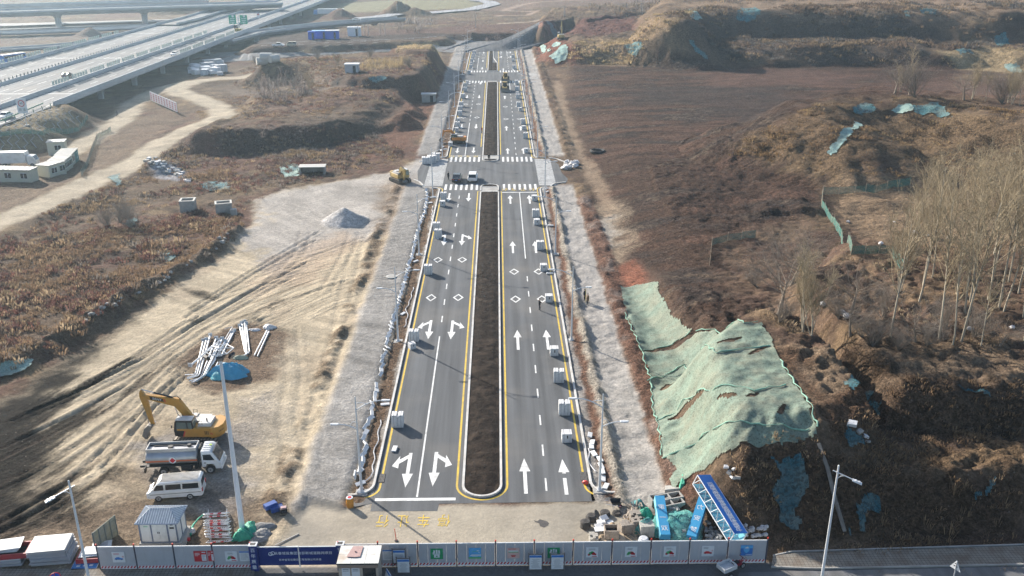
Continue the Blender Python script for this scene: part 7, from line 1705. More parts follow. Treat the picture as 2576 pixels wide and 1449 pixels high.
for px in ([(1616, 890), (1626, 930), (1637, 960), (1642, 1030), (1656, 1080), (1665, 1158)], [(1628, 962), (1720, 920), (1800, 895), (1880, 880), (1950, 872)], [(1652, 1062), (1720, 1010), (1790, 992), (1900, 990), (1990, 968)], [(1668, 1160), (1770, 1100), (1845, 1072), (1950, 1075), (2055, 1078)], [(1750, 838), (1800, 832), (1870, 817), (1916, 811)], [(1962, 910), (1995, 965), (2020, 995), (2045, 1050), (2057, 1104)]): rope(big[1], px, '', .06)
netl = [([(1735, 22), (1750, 30), (1768, 50), (1755, 56), (1735, 42), (1712, 28)], M_NET3, 'pale net strip running down from the crest of the far ridge'), ([(1568, 122), (1580, 112), (1612, 106), (1618, 120), (1598, 146), (1575, 138)], M_NET2, 'teal net at the foot of the far ridge, left end'),
        ([(1732, 112), (1745, 108), (1760, 128), (1785, 150), (1772, 154), (1745, 130)], M_NET2, 'teal net streak on the dark middle of the far ridge'), ([(2270, 30), (2285, 28), (2290, 48), (2278, 46)], M_NET2, 'small teal net near the ridge top, left of another'), ([(2305, 22), (2360, 26), (2355, 40), (2318, 42)], M_NET2, 'teal net near the ridge top at the right'),
        ([(1860, 22), (1900, 20), (1915, 38), (1890, 58), (1850, 56)], M_NET2, 'broad teal net on the ridge crest'), ([(2500, 92), (2530, 86), (2540, 112), (2515, 118)], M_NET2, 'teal net above the straw mound'), ([(2400, 128), (2440, 124), (2450, 138), (2415, 142)], M_NET2, 'faded teal net on the straw mound'),
        ([(2525, 166), (2565, 170), (2576, 186), (2540, 184)], M_NET3, 'torn pale net at the foot of the straw mound'), ([(2086, 398), (2075, 385), (2105, 350), (2140, 320), (2165, 308), (2172, 318), (2140, 345), (2110, 380)], M_NET3, 'bright teal net strip running diagonally down the middle hill'),
        ([(2140, 285), (2160, 262), (2192, 262), (2200, 280), (2170, 290)], M_NET2, 'teal net near the crest of the middle hill, left'), ([(2242, 282), (2258, 264), (2290, 264), (2296, 280), (2268, 290)], M_NET3, 'pale teal net near the crest of the middle hill, middle'), ([(2298, 270), (2360, 262), (2380, 280), (2395, 300), (2375, 300), (2340, 288), (2305, 290)], M_NET2, 'teal net near the crest of the middle hill, right'),
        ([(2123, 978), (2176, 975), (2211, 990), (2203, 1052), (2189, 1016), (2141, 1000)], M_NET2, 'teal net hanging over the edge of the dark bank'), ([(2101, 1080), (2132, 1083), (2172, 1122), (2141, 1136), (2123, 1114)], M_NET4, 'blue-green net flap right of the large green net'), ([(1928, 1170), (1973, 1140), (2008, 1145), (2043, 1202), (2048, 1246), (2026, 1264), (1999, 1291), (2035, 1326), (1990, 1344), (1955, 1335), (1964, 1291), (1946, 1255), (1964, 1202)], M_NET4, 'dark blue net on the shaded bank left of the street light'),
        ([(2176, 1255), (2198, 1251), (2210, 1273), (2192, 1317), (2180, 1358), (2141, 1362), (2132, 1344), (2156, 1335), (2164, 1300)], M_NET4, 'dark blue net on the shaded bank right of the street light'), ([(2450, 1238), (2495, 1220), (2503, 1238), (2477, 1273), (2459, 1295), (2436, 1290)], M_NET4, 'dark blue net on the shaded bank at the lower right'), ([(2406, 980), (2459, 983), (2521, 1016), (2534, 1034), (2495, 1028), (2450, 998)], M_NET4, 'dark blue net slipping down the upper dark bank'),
        ([(500, 470), (540, 455), (575, 462), (578, 480), (530, 484)], M_NET2, 'teal net across the weeds below the rubble heap'), ([(700, 425), (730, 405), (755, 418), (750, 446), (715, 450)], M_NET3, 'teal net heap left of the low concrete shelter'), ([(0, 918), (40, 905), (95, 905), (80, 930), (30, 950), (-30, 960)], M_NET3, 'pale net over the spoil bank at the left edge'),
        ([(270, 450), (300, 440), (310, 462), (295, 470)], M_NET2, 'small teal net beside the dirt track'), ([(310, 560), (345, 552), (345, 568), (318, 572)], M_NET2, 'small green net in the weeds below the grey bush'), ([(408, 636), (430, 630), (436, 655), (418, 665)], M_NET2, 'green netting on the stones along the site edge'),
        ([(925, 198), (960, 192), (980, 205), (950, 214)], M_NET2, 'teal net on the slope below the maize patch'), ([(1355, 118), (1372, 112), (1385, 130), (1378, 140)], M_NET3, 'pale green net on the red slope, left strip'), ([(1388, 112), (1402, 104), (1412, 110), (1398, 122)], M_NET3, 'pale green net on the red slope, upper strip'), ([(1378, 146), (1400, 130), (1420, 112), (1430, 135), (1422, 155), (1398, 166)], M_NET3, 'pale green net on the red slope, lower sheet')]
for px, m, lab in netl: drape(px, m, lab, None, .22, .18, ragged=.8 if m is not M_NET3 else .5)

# ================================================================== DRY WEEDS
def weeds_mat():
    m, nt, b = _nt('dry_weeds'); N, L = nt.nodes, nt.links
    a = N.new('ShaderNodeAttribute'); a.attribute_name = 'tint'; L.new(a.outputs['Color'], b.inputs['Base Color']); b.inputs['Roughness'].default_value = .9; b.inputs['Specular IOR Level'].default_value = .08
    t = N.new('ShaderNodeBsdfTranslucent'); L.new(a.outputs['Color'], t.inputs['Color']); x = N.new('ShaderNodeMixShader'); x.inputs[0].default_value = .45; L.new(b.outputs[0], x.inputs[1]); L.new(t.outputs[0], x.inputs[2]); L.new(x.outputs[0], N['Material Output'].inputs['Surface'])
    return m
M_WEED = weeds_mat()
PAL = {'left': [(.20, .13, .078), (.28, .20, .12), (.155, .075, .055), (.13, .07, .055), (.11, .085, .066), (.18, .145, .115), (.24, .165, .095)], 'hill': [(.22, .14, .072), (.15, .095, .055), (.28, .19, .10), (.11, .078, .052)], 'ridge': [(.15, .10, .065), (.10, .075, .058), (.21, .145, .085), (.13, .11, .09)],
       'bank': [(.25, .16, .09), (.16, .105, .066), (.34, .23, .13)], 'floor': [(.24, .165, .10), (.17, .12, .08), (.31, .23, .145)], 'straw': [(.40, .29, .15), (.32, .235, .13), (.24, .18, .11)], 'reed': [(.36, .26, .13), (.30, .215, .11)], 'grey': [(.16, .125, .105), (.20, .165, .14), (.12, .09, .075)]}
def weeds(name, polys, dens, h, w, pal, blades=13, label=None, seed=1, upright=.6, clump=None, minz=None, avoid=None):
    r = np.random.default_rng(seed); PX, PY = [], []
    for px in polys:
        pl = WT(px); x0, x1 = min(p[0] for p in pl), max(p[0] for p in pl); y0, y1 = min(p[1] for p in pl), max(p[1] for p in pl)
        n = int((x1 - x0) * (y1 - y0) * dens); x, y = r.uniform(x0, x1, n), r.uniform(y0, y1, n)
        k = (sdist(pl, x, y) + 2.5 * fbm(x, y, 6, 3, seed)) > 0
        k &= r.random(n) < np.clip(.45 + 1.1 * fbm(x, y, clump or 7, 3, seed + 3) + .7 * fbm(x, y, 22, 2, seed + 5), .04, 1)
        k &= (np.minimum(ldist(L_TRACK, x, y), ldist(L_TRACK2, x, y)) > 4.2)
        if avoid: 
            for a_ in avoid: k &= sdist(a_, x, y) < 0
        PX.append(x[k]); PY.append(y[k])
    x, y = np.concatenate(PX), np.concatenate(PY); n = len(x); z = gzv(x, y)
    sz = r.uniform(.45, 1.15, n) * (.75 + .5 * (fbm(x, y, 9, 3, seed + 7) + .3)); hh = h * sz
    f1 = fbm(x, y, 14, 4, seed + 11) * 1.5 + r.normal(0, .2, n); cols = np.array(PAL[pal]); ci = np.clip(((f1 + .6) / 1.2 * len(cols)).astype(int), 0, len(cols) - 1); col = cols[ci] * 1.2 * np.array([.95, 1.0, 1.08]) * r.uniform(.7, 1.25, (n, 1))
    B = blades; an = r.uniform(0, 2 * PI, (n, B)); lean = r.uniform(.1, 1.25 - upright, (n, B)); rr0 = np.sqrt(r.uniform(0, 1, (n, B))); rad = w * sz[:, None] * rr0
    bx, by = x[:, None] + rad * np.cos(an), y[:, None] + rad * np.sin(an); tx, ty = bx + hh[:, None] * lean * np.cos(an + r.normal(0, .5, (n, B))), by + hh[:, None] * lean * np.sin(an + r.normal(0, .5, (n, B)))
    tz = z[:, None] + hh[:, None] * r.uniform(.5, 1.1, (n, B)) * (1.15 - .55 * rr0); bw = w * .045 * sz[:, None] * r.uniform(.6, 1.5, (n, B)); pa = an + r.uniform(.8, 2.3, (n, B))
    dx, dy = bw * np.cos(pa), bw * np.sin(pa); zb = np.repeat(z[:, None] - .08, B, 1); mx, my, mz = bx * .4 + tx * .6, by * .4 + ty * .6, zb * .25 + tz * .75
    V = np.stack([np.stack([bx - dx, by - dy, zb], -1), np.stack([bx + dx, by + dy, zb], -1), np.stack([mx + dx * 1.5, my + dy * 1.5, mz], -1), np.stack([tx, ty, tz], -1), np.stack([mx - dx * 1.5, my - dy * 1.5, mz], -1)], 2).reshape(-1, 3)
    m_ = n * B; base = np.arange(m_)[:, None] * 5; F = np.concatenate([base + np.array([[0, 1, 2, 4]]), base + np.array([[4, 2, 3, 3]])], 0)
    F4 = base + np.array([[0, 1, 2, 4]]); F3 = base + np.array([[4, 2, 3]])
    tint = np.repeat(np.repeat(col, B, 0) * r.uniform(.8, 1.2, (m_, 1)), 5, 0)
    F_all = np.concatenate([np.stack([F4[:, 0], F4[:, 1], F4[:, 2]], 1), np.stack([F4[:, 0], F4[:, 2], F4[:, 3]], 1), F3], 0)
    o = link(name, fast_mesh(name, V, F_all, M_WEED, {'tint': np.clip(tint, .01, .8)})); tag(o, None, None, None, 'stuff'); return n
SITE_IN = [(x, y) for x, y in Z_SITE]
LB = [(-300, 800), (0, 590), (120, 530), (330, 440), (400, 385), (470, 350), (700, 355), (900, 330), (960, 345), (1010, 395), (960, 420), (860, 440), (720, 468), (640, 492), (615, 560), (540, 625), (440, 690), (330, 765), (240, 820), (130, 880), (0, 945), (-300, 1040)]
nw = 0
NETPOLY = [WT(netl[i][0]) for i in (9, 10, 11, 12, 13, 14, 15, 16, 17, 18)]
nw += weeds('dry_weeds', [LB], 2.3, .75, .7, 'left', 20, seed=1, avoid=[SITE_IN])
nw += weeds('dry_weeds', [[(0, 640), (160, 590), (420, 560), (620, 560), (560, 620), (330, 760), (100, 890), (-200, 980), (-200, 720)]], .75, .95, 1.2, 'left', 34, seed=2, upright=.75, clump=5, avoid=[SITE_IN])
nw += weeds('dry_weeds', [[(1830, 390), (1990, 290), (2120, 240), (2350, 244), (2600, 290), (2800, 330), (2800, 470), (2576, 430), (2300, 420), (2200, 450), (2090, 460), (2060, 430)]], 1.5, .7, .8, 'hill', 18, seed=3, upright=.5, avoid=NETPOLY)
nw += weeds('dry_weeds', [[(1560, 150), (1640, 50), (1760, 20), (2576, 8), (2800, 10), (2800, 120), (2360, 125), (2300, 155), (1900, 160)]], .42, 1.6, 1.9, 'ridge', 20, seed=4, upright=.55, clump=14)
nw += weeds('dry_weeds', [[(1430, 150), (1480, 92), (1640, 40), (1760, 20), (1700, 80), (1620, 150)]], .5, 1.0, 1.2, 'straw', 18, seed=5, upright=.5)
nw += weeds('dry_weeds', [[(2060, 1110), (2240, 980), (2600, 960), (2800, 960), (2800, 1390), (1980, 1390), (1870, 1250), (1840, 1150)]], 6.5, .5, .5, 'bank', 14, seed=6, upright=.4, clump=3, avoid=NETPOLY)
nw += weeds('dry_weeds', [[(2260, 1180), (2600, 1170), (2700, 1370), (1990, 1372), (2050, 1340)]], .5, 1.5, .35, 'bank', 9, seed=16, upright=.9, clump=3)
nw += weeds('dry_weeds', [[(1880, 790), (1980, 690), (2100, 620), (2240, 620), (2576, 600), (2800, 600), (2800, 885), (2400, 885), (2150, 872), (1960, 850)]], 1.3, .45, .7, 'floor', 14, seed=7, upright=.35, clump=5)
nw += weeds('dry_weeds', [[(2350, 128), (2450, 118), (2600, 128), (2800, 140), (2800, 200), (2450, 175), (2380, 160)], [(1005, 128), (1030, 110), (1095, 110), (1115, 122), (1090, 134)]], .9, .9, .6, 'straw', 8, seed=8, upright=.6)
nw += weeds('dry_maize', [[(905, 160), (960, 155), (1020, 148), (1028, 165), (990, 176), (910, 178)]], 2.2, 2.3, .28, 'reed', 7, seed=9, upright=1.0, clump=4)
nw += weeds('dry_weeds', [[(640, 150), (880, 150), (1060, 140), (1110, 190), (1010, 200), (1000, 260), (860, 285), (640, 300), (480, 300), (560, 240), (620, 170)]], .8, .6, .9, 'left', 14, seed=10, upright=.4, clump=6)
nw += weeds('dry_weeds', [[(420, 330), (640, 320), (850, 292), (1000, 268), (980, 320), (900, 380), (700, 395), (480, 370)]], 1.2, .6, .7, 'grey', 14, seed=13, upright=.4, clump=5)
nw += weeds('dry_thicket', [[(640, 250), (650, 190), (720, 175), (770, 190), (770, 245), (700, 262)]], .22, 3.2, 1.6, 'grey', 18, seed=11, upright=.85, clump=6)
nw += weeds('dry_thicket', [[(985, 84), (990, 62), (1050, 55), (1085, 62), (1060, 84)], [(1130, 100), (1180, 88), (1330, 84), (1330, 92), (1180, 98)]], .10, 4.5, 1.8, 'grey', 16, seed=12, upright=.85)
nw += weeds('dry_weeds', [[(1480, 30), (1700, 14), (2576, 0), (2800, 0), (2800, -14), (1900, -14), (1480, 8)]], .05, 3.0, 2.2, 'ridge', 9, seed=14, upright=.7, clump=30)
nw += weeds('dry_weeds', [[(500, 1320), (530, 1290), (560, 1330), (545, 1372), (490, 1372)]], 3, .6, .3, 'straw', 8, seed=15)
nw += weeds('dry_weeds', [[(1960, 1385), (2576, 1366), (2700, 1364), (2700, 1376), (1960, 1396)], [(2150, 1440), (2300, 1432), (2576, 1430), (2576, 1449), (2150, 1449)]], .8, .5, .25, 'bank', 8, seed=17, upright=.6, clump=2)

# ================================================================== BARE TREES
class Seg:
    def __init__(s): s.a = []; s.b = []; s.r = []; s.q = []
    def add(s, p, q, r0, r1): s.a.append(p); s.b.append(q); s.r.append(r0); s.q.append(r1)
    def mesh(s, name, m, n=3):
        A, B, R0, R1 = np.array(s.a), np.array(s.b), np.array(s.r), np.array(s.q); d = B - A; d /= np.linalg.norm(d, axis=1)[:, None] + 1e-9
        u = np.cross(d, np.where(np.abs(d[:, 2:3]) < .9, [[0, 0, 1.]], [[1., 0, 0]])); u /= np.linalg.norm(u, axis=1)[:, None] + 1e-9; w = np.cross(d, u); V = []
        for P_, R_ in ((A, R0), (B, R1)):
            for j in range(n): an = 2 * PI * j / n; V.append(P_ + (u * math.cos(an) + w * math.sin(an)) * R_[:, None])
        V = np.stack(V, 1).reshape(-1, 3); b0 = np.arange(len(A))[:, None] * 2 * n
        F = np.concatenate([b0 + np.array([[j, (j + 1) % n, n + (j + 1) % n, n + j]]) for j in range(n)], 0)
        return fast_mesh(name, V, F, m, smooth=True)
M_BARK = mat('pale_bark', (.36, .32, .25), .85, var=.25, scale=1.2, dirt=(.15, .13, .10), dirt_amt=.5); M_BARKD = mat('dark_bark', (.22, .185, .15), .9, var=.25, scale=1.5); M_TWIG = mat('twig', (.31, .25, .165), .9, var=.2, scale=.6); M_TWIGG = mat('grey_twig', (.22, .185, .155), .9, var=.2, scale=.6)
def grow(kind, H, seed):
    r = np.random.default_rng(seed); tr, cr = Seg(), Seg(); V3 = np.array
    def limb(S, p, d, L_, r0, n, wob, up=0.0, tip=.35):
        pts = [p]
        for i in range(n):
            d = d + r.normal(0, wob, 3); d[2] += up; d /= np.linalg.norm(d); q = p + d * L_ / n
            S.add(p, q, r0 * (1 - (1 - tip) * i / n), r0 * (1 - (1 - tip) * (i + 1) / n)); p = q; pts.append(p)
        return pts, d
    stems = [(V3([0., 0, 0]), V3([r.normal(0, .04), r.normal(0, .04), 1.]), H, .0085 * H)]
    if kind == 'multi': stems = [(V3([r.normal(0, .06), r.normal(0, .06), 0]), V3([r.normal(0, .13), r.normal(0, .13), 1.]), H * r.uniform(.75, 1), .007 * H) for _ in range(5)]
    if kind == 'spread': stems = [(V3([0., 0, 0]), V3([r.normal(0, .2), r.normal(0, .2), 1.]), H * .42, .03 * H)]
    if kind == 'bush': stems = [(V3([r.normal(0, .08), r.normal(0, .08), 0]), V3([r.normal(0, .45), r.normal(0, .45), 1.]), H * r.uniform(.5, .9), .012 * H) for _ in range(14)]
    for p0, d0, L_, r0 in stems:
        pts, dl = limb(tr, p0, d0 / np.linalg.norm(d0), L_, r0, 10, .035 if kind == 'poplar' else .07, .02, .18)
        NB = {'poplar': 33, 'multi': 24, 'spread': 16, 'bush': 9}[kind]
        for i in range(NB):
            t = r.uniform({'poplar': .34, 'multi': .25, 'spread': .45, 'bush': .2}[kind], 1.0); k = min(int(t * 10), 9); p = pts[k] + (pts[k + 1] - pts[k]) * (t * 10 - k)
            a = r.uniform(0, 2 * PI); sp = {'poplar': .62, 'multi': .55, 'spread': 1.3, 'bush': .8}[kind] * r.uniform(.7, 1.3)
            d = V3([math.cos(a) * sp, math.sin(a) * sp, 1.0 if kind != 'spread' else .65]); d /= np.linalg.norm(d)
            bl = {'poplar': (H * .26 * (1.3 - t)) + 1.2, 'multi': H * .2 * (1.3 - t) + .6, 'spread': H * r.uniform(.35, .65), 'bush': H * .35}[kind]
            S = tr if kind == 'spread' else cr
            bp, bd = limb(S, p, d, bl, {'poplar': .035, 'multi': .03, 'spread': .05, 'bush': .02}[kind] * (1.3 - .6 * t), 4, .10, .05, .35)
            for j in range({'poplar': 4, 'multi': 6, 'spread': 12, 'bush': 7}[kind]):
                u = r.uniform(.2, 1); k2 = min(int(u * 4), 3); q = bp[k2] + (bp[k2 + 1] - bp[k2]) * (u * 4 - k2); e = bd + r.normal(0, .55, 3); e /= np.linalg.norm(e)
                sl = bl * r.uniform(.25, .55); sp_, sd_ = limb(cr, q, e, sl, .011, 3, .15, .04, .5)
                for k3 in range(3):
                    q2 = sp_[r.integers(1, 4)]; e2 = sd_ + r.normal(0, .6, 3); e2 /= np.linalg.norm(e2); cr.add(q2, q2 + e2 * sl * r.uniform(.3, .7), .008, .004)
    return tr.mesh('trunk', M_BARK if kind != 'spread' and kind != 'bush' else M_BARKD, 5), cr.mesh('crown', M_TWIG if kind in ('poplar', 'multi') else M_TWIGG, 3)
PROT = {}
def tree(kind, v, p, H, lab, name, grp, rz):
    key = (kind, v)
    if key not in PROT: PROT[key] = grow(kind, 10.0, 100 + v * 7 + len(kind))
    e = empty(name, p, rz, lab, 'tree', grp); e.scale = (H / 10 * .9 + .1,) * 2 + (H / 10,)
    link('trunk', PROT[key][0], e); link('crown', PROT[key][1], e); return e
tl = [(2281, 660, 13), (2312, 760, 15), (2322, 720, 13), (2345, 700, 12), (2362, 856, 16), (2241, 847, 13), (2407, 740, 15), (2427, 790, 16), (2440, 760, 14), (2418, 861, 17), (2396, 869, 12), (2485, 755, 16), (2513, 775, 17), (2525, 785, 15), (2537, 710, 14), (2562, 740, 16), (2574, 800, 17), (2467, 874, 8), (2500, 690, 14),
      (2380, 670, 13), (2340, 640, 11), (2450, 680, 14), (2550, 650, 14), (2600, 720, 16), (2575, 860, 12), (2300, 640, 11), (2420, 650, 12), (2500, 640, 13)]
side = lambda i: 'bare pale poplar standing in the grove at the right, %s counted from the left' % i
tl.sort(key=lambda q: q[0])
for i, (px, py, H) in enumerate(tl):
    tree('poplar', i % 4, T(px, py, -.1), H * random.uniform(.92, 1.06), side(ORD[i]), 'poplar_tree', 'poplars of the right grove', random.uniform(0, 6))
for i, (px, py, H) in enumerate(((2019, 835, 9.5), (2040, 847, 8), (2262, 735, 11))):
    tree('multi', i % 2, T(px, py, -.1), H, ['bare many-stemmed poplar at the pit above the green net, left one', 'bare slim tree at the pit above the green net, right one', 'bare many-stemmed poplar at the corner of the fenced plot'][i], 'poplar_tree', None, i)
for i, (px, py, H, lab) in enumerate(((1958, 795, 11, 'spreading dark bare tree above the green net'), (1990, 720, 8, 'spreading bare tree beside the small straw plot'), (2030, 690, 7, 'low bare tree right of the small straw plot'), (2140, 845, 6, 'small dark bare tree over the white rubbish'), (2302, 861, 5, 'small dark crooked tree in front of the grove, left one'), (2514, 874, 4, 'small dark crooked tree in front of the grove, right one'), (2140, 790, 8, 'grey bare tree between the pit and the grove'))):
    tree('spread', i % 3, T(px, py, -.1), H, lab, 'bare_tree', None, i * 1.3)
for i, (px, py, H) in enumerate(((2195, 870, 3.5), (2170, 850, 3), (2110, 800, 3.5), (2330, 870, 3), (2260, 880, 3), (2220, 800, 4), (1960, 850 - 40, 3), (1900, 720, 3), (2380, 830, 4), (2450, 850, 3.5))):
    tree('bush', i % 2, T(px, py, -.1), H, 'bare grey bush on the leaf-covered ground of the right grove', 'bare_bush', 'bushes of the right grove', i)
for i, (px, py, H, k) in enumerate(((2250, 236, 9, 'spread'), (2285, 240, 10, 'poplar'), (2300, 244, 9, 'bush'), (2265, 232, 7, 'multi'), (2425, 252, 9, 'spread'), (2445, 250, 9, 'multi'), (2478, 255, 8, 'poplar'), (2522, 262, 7, 'bush'), (2545, 264, 8, 'multi'), (2565, 266, 9, 'poplar'), (2590, 268, 9, 'poplar'), (2535, 258, 8, 'multi'))):
    tree(k, i % 2, T(px, py, -.2), H, 'bare tree behind the middle hill, %s from the left' % ORD[i], 'bare_tree', 'trees behind the middle hill', i)
for i, (px, py, H, k, lab) in enumerate(((300, 560, 5.0, 'bush', 'large grey bare bush in the weeds left of the concrete wells'), (330, 572, 4.2, 'bush', 'grey bare bush in front of the larger grey bush'), (272, 572, 3.6, 'bush', 'grey bare bush left of the larger grey bush'), (664, 232, 5, 'spread', 'bare dark tree on the slope left of the ridge, leftmost'), (702, 228, 6, 'spread', 'bare dark tree on the slope left of the ridge, middle'), (740, 222, 6, 'spread', 'bare dark tree on the slope left of the ridge, right'), (782, 238, 7, 'multi', 'slim pale bare tree beside white litter below the maize patch'), (850, 170, 5, 'multi', 'slim tree at the left end of the maize patch'), (800, 150, 4, 'bush', 'grey bush on the ridge left of the maize patch'), (930, 146, 4, 'bush', 'grey bush behind the maize patch'), (1030, 170, 4, 'bush', 'grey bush at the right end of the maize patch'), (640, 158, 3, 'bush', 'grey bush beside the blocks at the cross road'))):
    tree(k, i % 2, T(px, py, -.2), H, lab, 'bare_tree' if k != 'bush' else 'bare_bush', None, i)
# ================================================================== OVERPASS, FAR ROADS, HOUSES
M_DECK = mat('bridge_concrete', (.40, .41, .42), .8, var=.08, scale=.3, dirt=(.27, .26, .25), dirt_amt=.4); M_HWY = road_mat('highway_asphalt', (.155, .157, .16), dust_amt=.3); M_PANELG = mat('noise_panel', (.50, .55, .47), .5, var=.15); M_GREEN = mat('guardrail_green', (.05, .19, .13), .5)
ZD = 5.4
def strips(b, x0, x1, y0, y1, z, n=40):
    for i in range(n): a, c = y0 + (y1 - y0) * i / n, y0 + (y1 - y0) * (i + 1) / n; b.quad((x0, a, z), (x1, a, z), (x1, c, z), (x0, c, z))
ov = empty('overpass', (-130, 250, 0), 0, 'long concrete overpass with three carriageways crossing the upper left', 'overpass')
LOC = Matrix.Translation((130, -250, 0))
def opart(name, b, m, parent=None): return b.build(name, m, parent or ov)
XA = {'ramp': (-128.4, -117.0), 'inner': (-147.6, -129.2), 'outer': (-167.6, -148.6)}
for nm, (x0, x1) in XA.items():
    b = MB(); b.at(LOC); b.prism([(x0 - .3, ZD), (x1 + .3, ZD), (x1 + .3, ZD - .5), (x1 - 2, ZD - 1.7), (x0 + 2, ZD - 1.7), (x0 - .3, ZD - .5)], 243, 780, 'xz'); d_ = opart('deck', b, M_DECK)
    b = MB(); b.at(LOC); strips(b, x0, x1, 150, 780, ZD + .02); s_ = opart('carriageway', b, M_HWY)
    b = MB(); b.at(LOC); xs = [x0 + 1.2, x1 - 1.2]
    for x in xs: strips(b, x - .1, x + .1, 150, 780, ZD + .04)
    nl = 2 if nm == 'ramp' else 4
    for k in range(1, nl):
        x = x0 + 1.2 + (x1 - x0 - 2.4) * k / nl; y = 160
        while y < 640: b.quad((x - .09, y, ZD + .04), (x + .09, y, ZD + .04), (x + .09, y + 6, ZD + .04), (x - .09, y + 6, ZD + .04)); y += 15
    for y in (262, 342, 430): b.quad((x0, y, ZD + .035), (x1, y, ZD + .035), (x1, y + .5, ZD + .035), (x0, y + .5, ZD + .035))
    opart('lane_marking', b, M_WHITE, s_)
for x, y0, y1, h in ((-116.75, 243, 780, 1.15), (-128.8, 205, 780, 1.1), (-148.1, 150, 780, 1.0), (-167.9, 150, 780, 1.15)):
    n = 14
    for i in range(n):
        b = MB(); b.at(LOC); a, c = y0 + (y1 - y0) * i / n, y0 + (y1 - y0) * (i + 1) / n; b.prism([(x - .3, ZD - .6), (x + .3, ZD - .6), (x + .3, ZD + .3), (x + .14, ZD + h), (x - .14, ZD + h), (x - .3, ZD + .3)], a + .04, c - .04, 'xz'); opart('parapet', b, M_DECK)
b = MB(); b.at(LOC)
for i in range(190): b.box((-148.1, 175 + i * 2.4, ZD + 1.35), (.12, .55, .7))
o = opart('anti_glare_screen', b, mat('screen_dark', (.10, .12, .12), .6)); o['kind'] = 'stuff'
for x, y0, y1, st in ((-167.9, 268, 420, 1.9), (-128.8, 268, 420, 1.9), (-116.75, 345, 420, 2.2)):
    b = MB(); b.at(LOC); i = 0; y = y0
    while y < y1:
        if i % 7: b.box((x, y, ZD + 1.85), (.08, st * .72, 1.3))
        y += st; i += 1
    o = opart('noise_screen', b, M_PANELG); o['kind'] = 'stuff'
for y in list(range(258, 620, 28)):
    for x, w_ in ((-122.5, 1.3), (-138.4, 1.6), (-158, 1.6)):
        b = MB(); b.at(LOC); g = gz(x, y) - .3; b.prism([(x - w_ * .5, g), (x + w_ * .5, g), (x + w_ * .55, ZD - 3.2), (x + w_ * 1.6, ZD - 1.75), (x - w_ * 1.6, ZD - 1.75), (x - w_ * .55, ZD - 3.2)], y - .6, y + .6, 'xz'); opart('pier', b, M_DECK)
b = MB(); b.at(LOC); b.prism([(-128, -.5), (-116.6, -.5), (-116.6, ZD - .3), (-128, ZD - .3)], 241, 243.2, 'xz'); opart('abutment', b, M_DECK)
def gbar(px, z, w_, m, name, label=None, cat=None, h=.25, kind=None, th=None):
    pts = [P(x, y, z) for x, y in px]; b = MB(); fine = []
    for a, c in zip(pts[:-1], pts[1:]):
        n = max(1, int((c - a).length / 14)); fine += [a + (c - a) * i / n for i in range(n)]
    fine.append(pts[-1]); return fine
def viaduct(name, px, z, w_, label, th=1.6, piers=True, m=None, rail=1.0, step=30, pw=1.5):
    pts = gbar(px, z, w_, m, name); c0 = pts[0]; e = empty(name, (c0.x, c0.y, 0), 0, label, 'viaduct'); LC = Matrix.Translation((-c0.x, -c0.y, 0)); dk, rl, cw = MB().at(LC), [MB().at(LC), MB().at(LC)], MB().at(LC)
    off = []
    for i, p in enumerate(pts):
        t = (pts[min(i + 1, len(pts) - 1)] - pts[max(i - 1, 0)]).normalized(); off.append(Vector((-t.y, t.x, 0)))
    for i in range(len(pts) - 1):
        a, c, na, nc = pts[i], pts[i + 1], off[i] * w_ / 2, off[i + 1] * w_ / 2; dn = Vector((0, 0, -th)); 
        q = [a - na, a + na, c + nc, c - nc]; lo = [a - na * .6 + dn, a + na * .6 + dn, c + nc * .6 + dn, c - nc * .6 + dn]
        dk.add([tuple(v) for v in q + lo], [(0, 1, 2, 3), (7, 6, 5, 4), (0, 3, 7, 4), (1, 5, 6, 2)]); cw.quad(*[tuple(v + Vector((0, 0, .03))) for v in (a - na * .94, a + na * .94, c + nc * .94, c - nc * .94)])
        for k, s in enumerate((-1, 1)):
            p0, p1 = a + na * s, c + nc * s; n0, n1 = off[i] * .18, off[i + 1] * .18; up = Vector((0, 0, rail))
            rl[k].add([tuple(v) for v in (p0 - n0, p0 + n0, p1 + n1, p1 - n1, p0 - n0 + up, p0 + n0 + up, p1 + n1 + up, p1 - n1 + up)], [(0, 1, 5, 4), (1, 2, 6, 5), (2, 3, 7, 6), (3, 0, 4, 7), (4, 5, 6, 7)])
    dk.build('deck', M_DECK, e); cw.build('carriageway', m or M_HWY, e)
    for r_ in rl: r_.build('parapet', M_DECK, e)
    if piers:
        acc = 0
        for i in range(1, len(pts) - 1):
            acc += (pts[i] - pts[i - 1]).length
            if acc > step:
                acc = 0; p = pts[i]; g = gz(p.x, p.y) - .3
                if p.z - th - g > .8: b = MB().at(LC); b.tube([(p.x, p.y, g), (p.x, p.y, p.z - th - 1.4), (p.x, p.y, p.z - th)], [pw * .7, pw * .75, pw * 1.5], 10); b.build('pier', M_DECK, e)
    return e
viaduct('ramp_viaduct', [(560, 104), (644, 83), (730, 71), (830, 61), (941, 51), (1010, 47)], 4.6, 9.5, 'curved exit ramp on piers branching right from the overpass', 1.4)
viaduct('cross_viaduct', [(-120, 34), (60, 29), (220, 23), (360, 19), (520, 14), (700, 8)], 9.0, 22, 'far high viaduct on thick piers crossing the top left corner', 2.2, pw=2.2, step=38)
viaduct('cross_viaduct', [(-120, 20), (60, 15), (220, 10), (360, 6), (520, 1)], 10.0, 12, 'farthest viaduct behind the high one at the top left corner', 2.0, step=40)
viaduct('side_ramp', [(420, 62), (480, 48), (530, 32), (600, 14), (660, 2)], 6.0, 10, 'narrow ramp rising beside the overpass on its far side', 1.4)
